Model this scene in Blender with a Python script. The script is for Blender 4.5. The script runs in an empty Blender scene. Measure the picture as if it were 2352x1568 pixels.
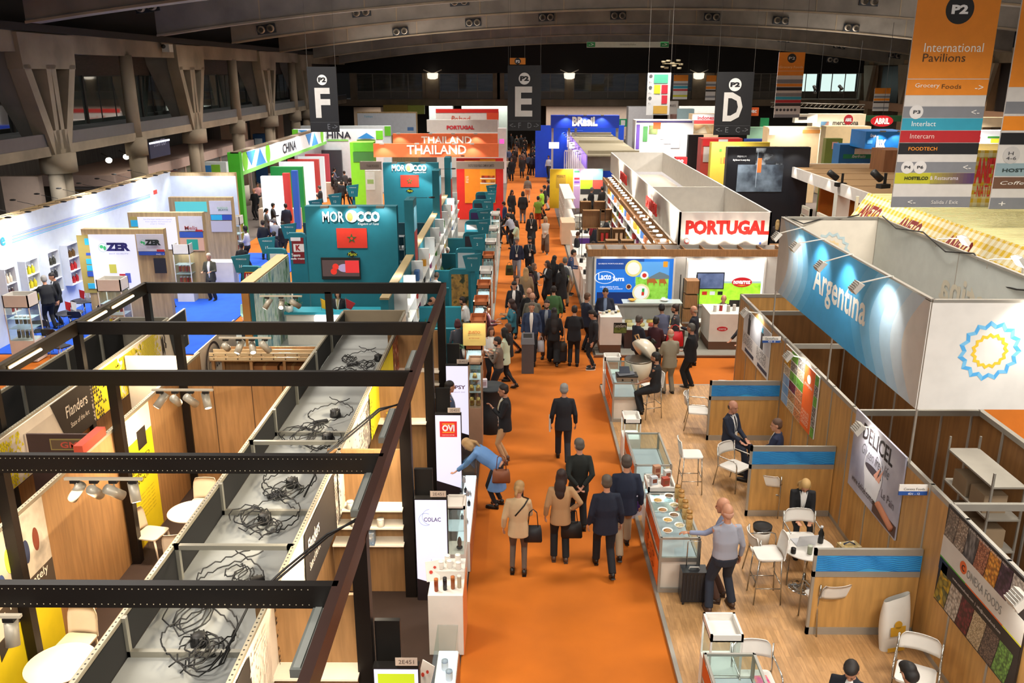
import bpy,math,random
from mathutils import Vector,Matrix
random.seed(7)
S=bpy.context.scene
C=S.collection
PI=math.pi
R=math.radians
# ---------------------------------------------------------------- camera, world, exposure
H=8.0
FPX=2000.0
TP=619/2000.0
PITCH=math.atan(TP);CP=math.cos(PITCH);SP=math.sin(PITCH)
YAW=math.atan(14/2000.0*CP)
cd=bpy.data.cameras.new('camera');cam=bpy.data.objects.new('camera',cd);C.objects.link(cam)
cam.location=(0,0,H);cam.rotation_euler=(PI/2-PITCH,0,YAW)
cd.sensor_width=36;cd.lens=36*FPX/2352;cd.clip_start=.1;cd.clip_end=400
S.camera=cam
S.view_settings.view_transform='Standard';S.view_settings.look='None'
S.view_settings.gamma=1;S.view_settings.exposure=0.0;S.view_settings.use_curve_mapping=False
w=bpy.data.worlds.new('hall_world');S.world=w;w.use_nodes=True
w.node_tree.nodes['Background'].inputs[0].default_value=(.75,.85,1,1)
w.node_tree.nodes['Background'].inputs[1].default_value=.25
S.cycles.max_bounces=5;S.cycles.diffuse_bounces=2;S.cycles.glossy_bounces=2;S.cycles.transmission_bounces=3
S.cycles.transparent_max_bounces=8;S.cycles.caustics_reflective=False;S.cycles.caustics_refractive=False
S.cycles.sample_clamp_indirect=4.0;S.cycles.use_light_tree=True
def area(x,y,z,sx,sy,W,col=(1,.93,.84),rot=(0,0,0),spread=150):
 l=bpy.data.lights.new('area_light','AREA');l.shape='RECTANGLE';l.size=sx;l.size_y=sy
 l.energy=W;l.color=col;l.spread=R(spread)
 o=bpy.data.objects.new('area_light',l);C.objects.link(o);o.location=(x,y,z);o.rotation_euler=rot
 return o
def aim(o,t):
 d=Vector(t)-o.location;o.rotation_euler=d.to_track_quat('-Z','Y').to_euler()
def spot(p,t,W,ang=70,col=(1,.95,.88),blend=.5,rad=.05):
 l=bpy.data.lights.new('spot_lamp','SPOT');l.energy=W;l.color=col;l.spot_size=R(ang);l.spot_blend=blend
 l.shadow_soft_size=rad
 o=bpy.data.objects.new('spot_lamp',l);C.objects.link(o);o.location=p;aim(o,t)
 return o
 # the hall's own high lamps, hung between the roof girders
for yy,zz in((4.8,10.9),(14.8,10.9),(24.8,10.9),(35.5,12.1),(46,12.2),(56,12.2),(66,12.0),(76,12.0)):
 for xx in(-9,8,25):
  area(xx,yy,zz,5,2,800 if yy<30 else 1080,spread=130)
for yy in(18,34,46,60,74):
 for xx in(-6,22):area(xx,yy,8.75,9,4,420,(1,.88,.74),(PI,0,0),170)  # added upward lights without fixtures, to brighten the ceiling girders
for xx in(-5,1,7):
 aim(area(xx,-3,11,5,2,380,(1,.94,.86)),(xx,14,0))  # added soft fill from behind the camera, lifts the faces turned this way
area(8,92.5,4.7,48,3,1800,(1,.97,.92),spread=170)  # added light under the end gallery, brightens the fronts of the far stands
for yy in(30,45,62):area(-15.6,yy,6.4,.5,9,60,(1,.93,.84),(0,R(-100),0),160)  # added strips in front of the left gallery, to brighten it
ORD='first second third fourth fifth sixth seventh eighth ninth tenth eleventh twelfth thirteenth fourteenth fifteenth sixteenth seventeenth eighteenth nineteenth twentieth twenty-first twenty-second'.split()
# ---------------------------------------------------------------- pixel rays of the 2352x1568 photograph
def ray(px,py):
 u=(px-1176)/FPX;v=(py-784)/FPX
 d=(u,CP-v*SP,-SP-v*CP);c,s=math.cos(YAW),math.sin(YAW)
 return(d[0]*c-d[1]*s,d[0]*s+d[1]*c,d[2])
def gz(px,py,z=0.0):
 d=ray(px,py);t=(z-H)/d[2];return Vector((d[0]*t,d[1]*t,z))
def gy(px,py,y):
 d=ray(px,py);t=y/d[1];return Vector((d[0]*t,y,H+d[2]*t))
def gx(px,py,x):
 d=ray(px,py);t=x/d[0];return Vector((x,d[1]*t,H+d[2]*t))
 # ---------------------------------------------------------------- materials
def lin(h):
 if not isinstance(h,str):return h
 o=[]
 for i in(0,2,4):
  c=int(h[i:i+2],16)/255;o.append(c/12.92 if c<=.04045 else((c+.055)/1.055)**2.4)
 return tuple(o)
MC={}
def c(h,rough=.6,metal=0,emit=0,kind='',h2=None,scale=1.0,alpha=1,bump=0):
 """cached procedural material: h = sRGB hex"""
 k=(h,rough,metal,emit,kind,h2,scale,alpha,bump)
 if k in MC:return MC[k]
 m=bpy.data.materials.new((kind or 'paint')+'_'+str(h));m.use_nodes=True;nt=m.node_tree;N=nt.nodes;L=nt.links
 b=N['Principled BSDF'];a=lin(h);b.inputs['Roughness'].default_value=rough;b.inputs['Metallic'].default_value=metal
 b.inputs['Base Color'].default_value=(*a,1)
 if emit:
  b.inputs['Emission Color'].default_value=(*a,1);b.inputs['Emission Strength'].default_value=emit
  b.inputs['Base Color'].default_value=(a[0]*.3,a[1]*.3,a[2]*.3,1)
 if alpha<1:
  b.inputs['Alpha'].default_value=alpha
 src=None
 if kind or not emit:
  tc=N.new('ShaderNodeTexCoord');mp=N.new('ShaderNodeMapping');L.new(tc.outputs['Object'],mp.inputs[0])
  sc={'wood':(9,9,.9),'woody':(9,.9,9),'woodx':(.9,9,9),'plank':(1,1,1)}.get(kind,(1,1,1))
  mp.inputs['Scale'].default_value=[q*scale for q in sc]
  t=N.new('ShaderNodeTexNoise');t.inputs['Scale'].default_value={'wood':3,'woody':3,'woodx':3,'carpet':3,'concrete':.6,'plank':2.2,'speckle':26}.get(kind,4)
  t.inputs['Detail'].default_value={'concrete':6,'wood':4,'woody':4,'woodx':4,'carpet':5}.get(kind,2)
  L.new(mp.outputs[0],t.inputs['Vector'])
  r=N.new('ShaderNodeValToRGB');L.new(t.outputs[0],r.inputs[0])
  b2=lin(h2)if h2 else tuple(q*{'concrete':.62,'wood':.74,'woody':.74,'woodx':.74,'carpet':.86}.get(kind,.94)for q in a)
  r.color_ramp.elements[0].position=.35;r.color_ramp.elements[1].position=.65
  r.color_ramp.elements[0].color=(*b2,1);r.color_ramp.elements[1].color=(*a,1)
  src=r.outputs[0]
  if kind=='plank':
   br=N.new('ShaderNodeTexBrick');mp2=N.new('ShaderNodeMapping');L.new(tc.outputs['Object'],mp2.inputs[0])
   mp2.inputs['Rotation'].default_value=(0,0,PI/2)
   L.new(mp2.outputs[0],br.inputs['Vector']);br.inputs['Scale'].default_value=1
   br.inputs['Brick Width'].default_value=.62;br.inputs['Row Height'].default_value=.075;br.inputs['Mortar Size'].default_value=.0015
   br.inputs['Color1'].default_value=(*a,1);br.inputs['Color2'].default_value=tuple(q*.74 for q in a)+(1,)
   br.inputs['Mortar'].default_value=tuple(q*.55 for q in a)+(1,)
   mx=N.new('ShaderNodeMix');mx.data_type='RGBA';mx.blend_type='MULTIPLY';mx.inputs[0].default_value=.7
   ns=N.new('ShaderNodeMapping');L.new(tc.outputs['Object'],ns.inputs[0]);ns.inputs['Scale'].default_value=(14,2,1)
   L.new(ns.outputs[0],t.inputs['Vector'])
   r.color_ramp.elements[0].color=(.72,.68,.62,1);r.color_ramp.elements[1].color=(1,1,1,1)
   L.new(br.outputs['Color'],mx.inputs[6]);L.new(r.outputs[0],mx.inputs[7]);src=mx.outputs[2]
  elif kind=='check':
   ck=N.new('ShaderNodeTexVoronoi')
  L.new(src,b.inputs['Base Color'])
  if emit:L.new(src,b.inputs['Emission Color'])
  if bump:
   bp=N.new('ShaderNodeBump');bp.inputs['Strength'].default_value=bump;bp.inputs['Distance'].default_value=.02
   L.new(t.outputs[0],bp.inputs['Height']);L.new(bp.outputs[0],b.inputs['Normal'])
 MC[k]=m
 return m
def photo_mat(key,cols,scale=6,emit=0,stretch=(1,1,1),hard=False,rough=.5,tex='voronoi'):
 """printed picture of many small coloured bits"""
 k=('ph',key)
 if k in MC:return MC[k]
 m=bpy.data.materials.new('print_'+key);m.use_nodes=True;nt=m.node_tree;N=nt.nodes;L=nt.links
 b=N['Principled BSDF'];b.inputs['Roughness'].default_value=rough
 tc=N.new('ShaderNodeTexCoord');mp=N.new('ShaderNodeMapping');L.new(tc.outputs['Object'],mp.inputs[0])
 mp.inputs['Scale'].default_value=stretch
 if tex=='voronoi':
  t=N.new('ShaderNodeTexVoronoi');t.inputs['Scale'].default_value=scale;L.new(mp.outputs[0],t.inputs['Vector'])
  sep=N.new('ShaderNodeSeparateColor');L.new(t.outputs['Color'],sep.inputs[0]);fac=sep.outputs[0]
 else:
  t=N.new('ShaderNodeTexNoise');t.inputs['Scale'].default_value=scale;t.inputs['Detail'].default_value=5
  L.new(mp.outputs[0],t.inputs['Vector'])
  mr=N.new('ShaderNodeMapRange');mr.inputs[1].default_value=.3;mr.inputs[2].default_value=.7;L.new(t.outputs[0],mr.inputs[0]);fac=mr.outputs[0]
 r=N.new('ShaderNodeValToRGB');L.new(fac,r.inputs[0]);cr=r.color_ramp
 if hard:cr.interpolation='CONSTANT'
 n=len(cols)
 for i,q in enumerate(cols):
  e=cr.elements[i]if i<2 else cr.elements.new(.5)
  e.position=i/(n if hard else max(1,n-1));e.color=(*lin(q),1)
 out=r.outputs[0]
 if tex=='voronoi' and not hard:
  mx=N.new('ShaderNodeMix');mx.data_type='RGBA';mx.blend_type='MULTIPLY';mx.inputs[0].default_value=.8
  r2=N.new('ShaderNodeValToRGB');r2.color_ramp.elements[0].color=(1,1,1,1);r2.color_ramp.elements[1].color=(.25,.22,.2,1)
  r2.color_ramp.elements[0].position=.25;r2.color_ramp.elements[1].position=.7
  L.new(t.outputs['Distance'],r2.inputs[0]);L.new(out,mx.inputs[6]);L.new(r2.outputs[0],mx.inputs[7]);out=mx.outputs[2]
 L.new(out,b.inputs['Base Color'])
 if emit:L.new(out,b.inputs['Emission Color']);b.inputs['Emission Strength'].default_value=emit
 MC[k]=m
 return m
def gingham():
 k='gingham'
 if k in MC:return MC[k]
 m=bpy.data.materials.new('gingham_cloth');m.use_nodes=True;nt=m.node_tree;N=nt.nodes;L=nt.links
 b=N['Principled BSDF'];b.inputs['Roughness'].default_value=.9
 tc=N.new('ShaderNodeTexCoord');sp=N.new('ShaderNodeSeparateXYZ');L.new(tc.outputs['UV'],sp.inputs[0])
 outs=[]
 for ax in(0,1):
  f=N.new('ShaderNodeMath');f.operation='FRACT';L.new(sp.outputs[ax],f.inputs[0])
  g=N.new('ShaderNodeMath');g.operation='GREATER_THAN';g.inputs[1].default_value=.5;L.new(f.outputs[0],g.inputs[0]);outs.append(g)
 ad=N.new('ShaderNodeMath');ad.operation='ADD';L.new(outs[0].outputs[0],ad.inputs[0]);L.new(outs[1].outputs[0],ad.inputs[1])
 hf=N.new('ShaderNodeMath');hf.operation='MULTIPLY';hf.inputs[1].default_value=.5;L.new(ad.outputs[0],hf.inputs[0])
 r=N.new('ShaderNodeValToRGB');L.new(hf.outputs[0],r.inputs[0]);r.color_ramp.elements[0].color=(*lin('d9d3b8'),1);r.color_ramp.elements[1].color=(*lin('c9a52a'),1)
 L.new(r.outputs[0],b.inputs['Base Color']);MC[k]=m
 return m
GLASS=bpy.data.materials.new('clear_glass');GLASS.use_nodes=True
def _gl():
 N=GLASS.node_tree.nodes;L=GLASS.node_tree.links;N.clear()
 o=N.new('ShaderNodeOutputMaterial');t=N.new('ShaderNodeBsdfTransparent');g=N.new('ShaderNodeBsdfGlossy');mx=N.new('ShaderNodeMixShader')
 t.inputs[0].default_value=(.93,.97,.96,1);g.inputs['Roughness'].default_value=.03
 mx.inputs[0].default_value=.07
 L.new(t.outputs[0],mx.inputs[1]);L.new(g.outputs[0],mx.inputs[2]);L.new(mx.outputs[0],o.inputs[0])
_gl()
# ---------------------------------------------------------------- geometry
class Fr:
 """a flat face in the world: origin, right, up, outward normal"""
 def __init__(s,o,u,v,n):s.o=Vector(o);s.u=Vector(u);s.v=Vector(v);s.n=Vector(n)
 def p(s,a,b,d=0):return s.o+s.u*a+s.v*b+s.n*d
 def px(s,x,y):
  d=Vector(ray(x,y));o=Vector((0,0,H));t=(s.o-o).dot(s.n)/d.dot(s.n);q=o+d*t-s.o
  return q.dot(s.u),q.dot(s.v)
def FY(y,x=0,z=0):return Fr((x,y,z),(1,0,0),(0,0,1),(0,-1,0))
def FXm(x,y=0,z=0):return Fr((x,y,z),(0,-1,0),(0,0,1),(-1,0,0))
def FXp(x,y=0,z=0):return Fr((x,y,z),(0,1,0),(0,0,1),(1,0,0))
def FZ(z,x=0,y=0):return Fr((x,y,z),(1,0,0),(0,1,0),(0,0,1))
def wm(o):
 M=Matrix.Identity(4)
 while o is not None:
  M=Matrix.Translation(o.location)@o.rotation_euler.to_matrix().to_4x4()@M;o=o.parent
 return M
class MB:
 def __init__(s):s.v=[];s.f=[];s.m=[];s.mats=[];s.T=None;s.sm=[];s.uv={}
 def _m(s,m):
  if isinstance(m,str):m=c(m)
  if m not in s.mats:s.mats.append(m)
  return s.mats.index(m)
 def add(s,vs,fs,m,smooth=False):
  o=len(s.v);T=s.T
  for p in vs:
   p=Vector(p);s.v.append(T@p if T else p)
  i=s._m(m)
  for f in fs:s.f.append([o+k for k in f]);s.m.append(i);s.sm.append(smooth)
 def box(s,x0,x1,y0,y1,z0,z1,m):
  s.add([(x0,y0,z0),(x1,y0,z0),(x1,y1,z0),(x0,y1,z0),(x0,y0,z1),(x1,y0,z1),(x1,y1,z1),(x0,y1,z1)],[(0,3,2,1),(4,5,6,7),(0,1,5,4),(1,2,6,5),(2,3,7,6),(3,0,4,7)],m)
 def cbox(s,x,y,z,sx,sy,sz,m):s.box(x-sx/2,x+sx/2,y-sy/2,y+sy/2,z,z+sz,m)
 def hexa(s,p,m):
  s.add(p,[(0,3,2,1),(4,5,6,7),(0,1,5,4),(1,2,6,5),(2,3,7,6),(3,0,4,7)],m)
 def quad(s,p,m):s.add(p,[tuple(range(len(p)))],m)
 def bar(s,a,b,w,h,m,up=(0,0,1)):
  a=Vector(a);b=Vector(b);d=(b-a).normalized();up=Vector(up)
  if abs(d.dot(up))>.99:up=Vector((0,1,0))
  r=d.cross(up).normalized()*w/2;u=r.cross(d).normalized()*h/2
  s.hexa([a-r-u,a+r-u,b+r-u,b-r-u,a-r+u,a+r+u,b+r+u,b-r+u],m)
 def prism(s,F,pts,m,d0=0,d1=.01):
  """outline in the face's own (right, up) coordinates, from depth d0 to d1 along the normal"""
  n=len(pts);a=[F.p(x,y,d0)for x,y in pts];b=[F.p(x,y,d1)for x,y in pts]
  s.add(a+b,[tuple(range(n))[::-1],tuple(range(n,2*n))]+[(i,(i+1)%n,n+(i+1)%n,n+i)for i in range(n)],m)
 def rect(s,F,u0,v0,u1,v1,m,d0=0,d1=.006):s.prism(F,[(u0,v0),(u1,v0),(u1,v1),(u0,v1)],m,d0,d1)
 def disc(s,F,u,v,r,m,d0=0,d1=.006,ry=None,n=24):
  ry=ry or r;s.prism(F,[(u+r*math.cos(2*PI*i/n),v+ry*math.sin(2*PI*i/n))for i in range(n)],m,d0,d1)
 def ring(s,F,u,v,r0,r1,m,d=.008,n=28,a0=0,a1=360,ry=1):
  vs=[];fs=[]
  for i in range(n+1):
   a=R(a0+(a1-a0)*i/n)
   for r in(r0,r1):vs.append(F.p(u+r*math.cos(a),v+r*ry*math.sin(a),d))
  for i in range(n):fs.append((2*i,2*i+1,2*i+3,2*i+2))
  s.add(vs,fs,m)
 def tube(s,pts,r,m,n=8,cap=True,smooth=True):
  pts=[Vector(p)for p in pts];k=len(pts);rs=r if isinstance(r,(list,tuple))else[r]*k
  vs=[];fs=[];pu=None
  for i,p in enumerate(pts):
   d=(pts[min(i+1,k-1)]-pts[max(i-1,0)])
   d=d.normalized()if d.length>1e-9 else Vector((0,0,1))
   if pu is None:pu=Vector((0,0,1))if abs(d.z)<.9 else Vector((0,1,0))
   u=(pu-d*pu.dot(d)).normalized();pu=u;q=d.cross(u)
   for j in range(n):
    a=2*PI*j/n;vs.append(p+(u*math.cos(a)+q*math.sin(a))*rs[i])
  for i in range(k-1):
   for j in range(n):fs.append((i*n+j,i*n+(j+1)%n,(i+1)*n+(j+1)%n,(i+1)*n+j))
  if cap:fs.append(tuple(range(n))[::-1]);fs.append(tuple((k-1)*n+j for j in range(n)))
  s.add(vs,fs,m,smooth)
 def cyl(s,a,b,r,m,n=16,r2=None):s.tube([a,b],[r,r if r2 is None else r2],m,n,smooth=n>8)
 def lathe(s,prof,m,at=(0,0,0),n=20,sx=1,sy=1,smooth=True):
  vs=[];fs=[];x,y,z=at
  for r,h in prof:
   for j in range(n):a=2*PI*j/n;vs.append((x+r*sx*math.cos(a),y+r*sy*math.sin(a),z+h))
  k=len(prof)
  for i in range(k-1):
   for j in range(n):fs.append((i*n+j,i*n+(j+1)%n,(i+1)*n+(j+1)%n,(i+1)*n+j))
  fs.append(tuple(range(n))[::-1]);fs.append(tuple((k-1)*n+j for j in range(n)))
  s.add(vs,fs,m,smooth)
 def ell(s,ce,r,m,n=12,k=8,rot=None):
  ce=Vector(ce);vs=[];fs=[]
  for i in range(k+1):
   t=PI*i/k
   for j in range(n):
    a=2*PI*j/n;q=Vector((r[0]*math.sin(t)*math.cos(a),r[1]*math.sin(t)*math.sin(a),r[2]*math.cos(t)))
    if i in(0,k):q=Vector((1e-5*math.cos(a),1e-5*math.sin(a),r[2]*math.cos(t)))
    vs.append(ce+(rot@q if rot else q))
  for i in range(k):
   for j in range(n):fs.append((i*n+j,(i+1)*n+j,(i+1)*n+(j+1)%n,i*n+(j+1)%n))
  fs.append(tuple(range(n)));fs.append(tuple(k*n+j for j in range(n))[::-1])
  s.add(vs,fs,m,True)
 def grid(s,fn,nu,nv,m,smooth=True,uvs=None):
  vs=[fn(i/nu,j/nv)for j in range(nv+1)for i in range(nu+1)]
  fs=[(j*(nu+1)+i,j*(nu+1)+i+1,(j+1)*(nu+1)+i+1,(j+1)*(nu+1)+i)for j in range(nv)for i in range(nu)]
  s.add(vs,fs,m,smooth)
 def build(s,name,parent=None,w=False,bevel=0,**pr):
  me=bpy.data.meshes.new(name);vs=s.v
  if w and parent is not None:
   Mi=wm(parent).inverted();vs=[Mi@p for p in vs]
  me.from_pydata([tuple(p)for p in vs],[],s.f)
  for m in s.mats:me.materials.append(m)
  me.polygons.foreach_set('material_index',s.m);me.polygons.foreach_set('use_smooth',s.sm)
  o=bpy.data.objects.new(name,me);C.objects.link(o)
  if parent is not None:o.parent=parent
  for k,q in pr.items():o[k]=q
  return o
def thing(name,label,cat,loc=(0,0,0),rz=0,group=None):
 o=bpy.data.objects.new(name,None);C.objects.link(o);o.location=loc;o.rotation_euler=(0,0,rz)
 o.empty_display_size=.1
 o['label']=label;o['category']=cat
 if group:o['group']=group
 return o
def tag(o,label,cat,group=None):
 o['label']=label;o['category']=cat
 if group:o['group']=group
 return o
def one(mb,name,label,cat,group=None,loc=None,rz=0):
 """a thing of one mesh; its origin moves to its base when loc is not given"""
 if loc is None:
  n=len(mb.v);xs=[p.x for p in mb.v];ys=[p.y for p in mb.v];zs=[p.z for p in mb.v]
  b=Vector(((min(xs)+max(xs))/2,(min(ys)+max(ys))/2,min(zs)));mb.v=[p-b for p in mb.v];loc=b
 o=mb.build(name);o.location=loc;o.rotation_euler=(0,0,rz)
 return tag(o,label,cat,group)
def struct(mb,name):return mb.build(name,kind='structure')
def kids(o):return[q for q in CH.get(o.name,[])]
def copy_tree(o,loc,rz=None,label=None,group=None,mats=None):
 def cp(a,par):
  q=a.copy();C.objects.link(q)
  if par is not None:q.parent=par
  for ch in list(a.children):cp(ch,q)
  return q
 r=cp(o,None);r.location=loc
 if rz is not None:r.rotation_euler=(0,0,rz)
 if label:r['label']=label
 if group:r['group']=group
 return r
_lf=[]
def txt(F,s,u,v,w=None,h=None,m='ffffff',parent=None,d=.006,ex=.004,bold=0,shear=0,name='lettering',align='L',sp=1.0):
 """letters on a face; w, h = size of the whole line; (u, v) its lower left corner (align C: lower middle)"""
 if isinstance(m,str):m=c(m)
 cu=bpy.data.curves.new('t','FONT');cu.body=s;cu.size=1;cu.resolution_u=2;cu.offset=bold;cu.shear=shear;cu.space_character=sp
 cu.extrude=0
 ob=bpy.data.objects.new('t',cu);me=bpy.data.meshes.new_from_object(ob);bpy.data.objects.remove(ob);bpy.data.curves.remove(cu)
 if not me.vertices:return None
 xs=[q.co.x for q in me.vertices];ys=[q.co.y for q in me.vertices]
 x0,x1,y0,y1=min(xs),max(xs),min(ys),max(ys)
 if w is None:k=h/(y1-y0);kx=ky=k
 elif h is None:kx=ky=w/(x1-x0)
 else:kx=w/(x1-x0);ky=h/(y1-y0)
 off=-(x1-x0)*kx/2 if align=='C' else 0
 b=MB();P=[((q.co.x-x0)*kx+u+off,(q.co.y-y0)*ky+v)for q in me.vertices]
 fs=[tuple(p.vertices)for p in me.polygons]
 top=[F.p(x,y,d+ex)for x,y in P]
 if ex>.012:
  n=len(P);cnt={}
  for f in fs:
   for i in range(len(f)):
    e=(f[i],f[(i+1)%len(f)]);cnt[e]=1
  side=[(e[1],e[0],e[0]+n,e[1]+n)for e in cnt if(e[1],e[0])not in cnt]
  b.add(top+[F.p(x,y,d)for x,y in P],fs+[q for q in side],m)
 else:b.add(top,fs,m)
 bpy.data.meshes.remove(me)
 return b.build(name,parent,w=parent is not None)
 # ================================================================ people
REM=[]
def rx_(a):return Matrix.Rotation(a,3,'X')
def rz_(a):return Matrix.Rotation(a,3,'Z')
def ik(a,b,l1,l2,pole):
 a=Vector(a);b=Vector(b);d=b-a;L=min(d.length,(l1+l2)*.995);d=d.normalized();b=a+d*L
 x=(l1*l1-l2*l2+L*L)/(2*L);hh=math.sqrt(max(l1*l1-x*x,0));p=Vector(pole);p=(p-d*p.dot(d)).normalized()
 return a+d*x+p*hh,b
def loft(mb,rings,m,n=16):
 vs=[];fs=[]
 for ce,a,b,M in rings:
  for j in range(n):
   t=2*PI*j/n;ct,st=math.cos(t),math.sin(t)
   q=Vector((a*abs(ct)**.85*(1 if ct>0 else-1),b*abs(st)**.9*(1 if st>0 else-1),0));vs.append(Vector(ce)+M@q)
 k=len(rings)
 for i in range(k-1):
  for j in range(n):fs.append((i*n+j,i*n+(j+1)%n,(i+1)*n+(j+1)%n,(i+1)*n+j))
 fs.append(tuple(range(n))[::-1]);fs.append(tuple((k-1)*n+j for j in range(n)))
 mb.add(vs,fs,m,True)
PEOPLE=[]
def person(px,py,h,rz,label,top=('jacket','1b1f2c'),legs=('trousers','1d2029'),skin='c08a6c',hair=('short','2b1f19'),stance='stand',arms=('down','down'),lean=0,nod=8,turn=0,fat=1.0,shirt=None,tie=None,badge=None,glasses=False,shoe='17130f',seat=.47,floor=0.0,bag=None,at=None,group=None,beard=None,phase=1,hipdx=0,strap=None):
 k=h/1.75;la=R(lean);I3=Matrix.Identity(3);ML=rx_(-la)
 zh={'sit':seat+.10,'stool':seat+.10}.get(stance,.92)
 hip=Vector((0,0,zh))
 def T(x,y,z):return hip+ML@Vector((x,y,z-.92))
 # legs
 if stance in('sit','stool'):
  fy,fz=(.50,.08)if stance=='sit' else(.36,.30)
  feet=[Vector((-.13,fy,fz)),Vector((.13,fy+.05,fz))];poles=Vector((0,.6,1))
  if stance=='sit' and seat>.6:feet=[Vector((-.1,.30,.32)),Vector((.1,.34,.30))]
 elif stance=='walk':
  feet=[Vector((-.09,.26*phase,.09)),Vector((.09,-.26*phase,.11))];poles=Vector((0,1,0))
 elif stance=='wide':feet=[Vector((-.2,-.02,.08)),Vector((.2,.06,.08))];poles=Vector((0,1,0))
 else:feet=[Vector((-.105,.02,.08)),Vector((.105,-.03,.08))];poles=Vector((0,1,0))
 hj=[hip+Vector((-.09,0,-.02)),hip+Vector((.09,0,-.02))]
 kn=[]
 for i in(0,1):
  q,f=ik(hj[i],feet[i],.45,.43,poles);kn.append(q);feet[i]=f
  # arms
 sh=[T(-.168*(1+(fat-1)*.5),0,1.395),T(.168*(1+(fat-1)*.5),0,1.395)]
 hands=[];elb=[]
 for i,a in enumerate(arms):
  sx=-1 if i==0 else 1
  off={'down':(.09*sx,.06,-.53),'back':(-.12*sx,-.2,-.45),'bend':(-.02*sx,.33,-.26),'phone':(-.1*sx,.26,-.12),'cross':(-.24*sx,.2,-.24),'hip':(.02*sx,.08,-.42),'reach':(0,.5,-.22),'face':(-.12*sx,.17,.06),'lap':(-.08*sx,.34,-.40),'table':(-.06*sx,.40,-.30),'swing':(.07*sx,.2,-.5),'swingb':(.08*sx,-.2,-.48),'clasp':(-.17*sx,.2,-.4),'up':(.1*sx,.2,.35),'low':(0,.42,-.45)}[a]
  pole={'hip':(sx*1.0,-.5,0),'phone':(sx*.4,-.2,-1),'cross':(sx*.8,0,-.6),'face':(sx*.5,.3,-1),'back':(sx,-.3,0)}.get(a,(sx*.35,-1,-.3))
  tgt=sh[i]+(Vector(off)if a in('down','swing','swingb')else ML@Vector(off)if lean<25 or a in('cross','face')else Vector(off))
  e,w_=ik(sh[i],tgt,.30,.26,pole);elb.append(e);hands.append(w_)
 neck=T(0,0,1.49);MH=rz_(R(turn))@rx_(-la*.6-R(nod))*1.07;hc=neck+ML@Vector((0,.012,.06))+MH@Vector((0,.012,.075))
 top_z=(hc+MH@Vector((0,0,.125))).z*k
 if at is None:
  g=gz(px,py,top_z+floor);tl=rz_(R(rz))@(hc*k);loc=(g.x-tl.x,g.y-tl.y,floor)
 else:loc=(at[0],at[1],floor)
 dist=loc[1];near=dist<20;mid=dist<33
 vox=.0105 if near else(.017 if mid else.032)
 root=thing('person',label,'person',loc,R(rz),group)
 K=lambda v:Vector(v)*k
 sk=c(skin,.55)
 def fin(mb,name,vx,it=4):
  for i,p in enumerate(mb.v):mb.v[i]=p*k
  o=mb.build(name,root);REM.append((o,vx*k,it));return o
  # body: one continuous figure
 b=MB();F=fat
 rings=[(.84,.13,.10,0),(.92,.15*F,.11*F,0),(1.05,.125*F,.095*F,.005),(1.2,.14*F,.105*F,.005),(1.33,.148,.10,0),(1.40,.12,.075,-.005),(1.47,.065,.06,-.005)]
 loft(b,[(T(0,yy,z),a,d,ML)for z,a,d,yy in rings],sk,12)
 b.tube([T(0,-.005,1.42),neck,hc+MH@Vector((0,-.02,-.06))],[.06,.052,.052],sk,10)
 nf=10 if near else 8
 b.ell(hc+MH@Vector((0,-.008,.03)),(.077,.096,.094),sk,nf+4,nf,MH)
 b.ell(hc+MH@Vector((0,.018,-.04)),(.058,.070,.078),sk,nf+2,nf,MH)
 if mid:
  b.ell(hc+MH@Vector((0,.062,-.093)),(.03,.028,.026),sk,8,6,MH)
  b.ell(hc+MH@Vector((0,.096,-.022)),(.013,.022,.028),sk,8,6,MH)
  b.ell(hc+MH@Vector((0,.078,.024)),(.048,.017,.013),sk,8,6,MH)
  b.ell(hc+MH@Vector((0,.083,-.062)),(.024,.013,.011),sk,8,6,MH)
  for s_ in(-1,1):b.ell(hc+MH@Vector((s_*.076,-.004,-.008)),(.013,.022,.033),sk,8,6,MH)
 for i in(0,1):
  b.tube([T((-.08,.08)[i],0,1.40),sh[i],elb[i],elb[i].lerp(hands[i],.5),hands[i]],[.05,.05,.037,.035,.026],sk,8)
  b.tube([hj[i],hj[i].lerp(kn[i],.4),kn[i],kn[i].lerp(feet[i],.35),feet[i]],[.08,.075,.05,.05,.032],sk,8)
  b.ell(feet[i]+Vector((0,.06,-.03)),(.035,.10,.03),sk,8,6)
  d=(hands[i]-elb[i]).normalized();sx=-1 if i==0 else 1
  side=d.cross(Vector((0,1,0))if abs(d.y)<.8 else Vector((0,0,-1))).normalized();nn=side.cross(d).normalized()
  if arms[i]in('down','swing','swingb','back'):side,nn=nn,side
  pc=hands[i]+d*.05
  Mx=Matrix((side,nn,d)).transposed();b.ell(pc,(.04,.017,.052),sk,10,6,Mx)
  if mid:
   cur=nn*(1 if nn.dot(Vector((-sx,.5,-.3)))>0 else-1)
   for q,ln in((-1.5,.062),(-.5,.074),(.5,.07),(1.5,.055)):
    r0=pc+side*q*.02+d*.035
    b.tube([r0,r0+d*ln*.5+cur*.006,r0+d*ln*.85+cur*.026,r0+d*ln*.95+cur*.045],[.0105,.01,.0095,.008]if near else[.014,.013,.012,.011],sk,6)
   sg=1 if side.dot(Vector((0,1,0)))>0 else-1
   t0=hands[i]+d*.025+side*sg*.022;b.tube([t0,t0+side*sg*.028+d*.022,t0+side*sg*.036+d*.05+cur*.012],[.014,.0125,.01],sk,6)
 fin(b,'body',vox,3)
 # hair
 hk,hcol=hair;hm=c(hcol,.65)
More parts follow.
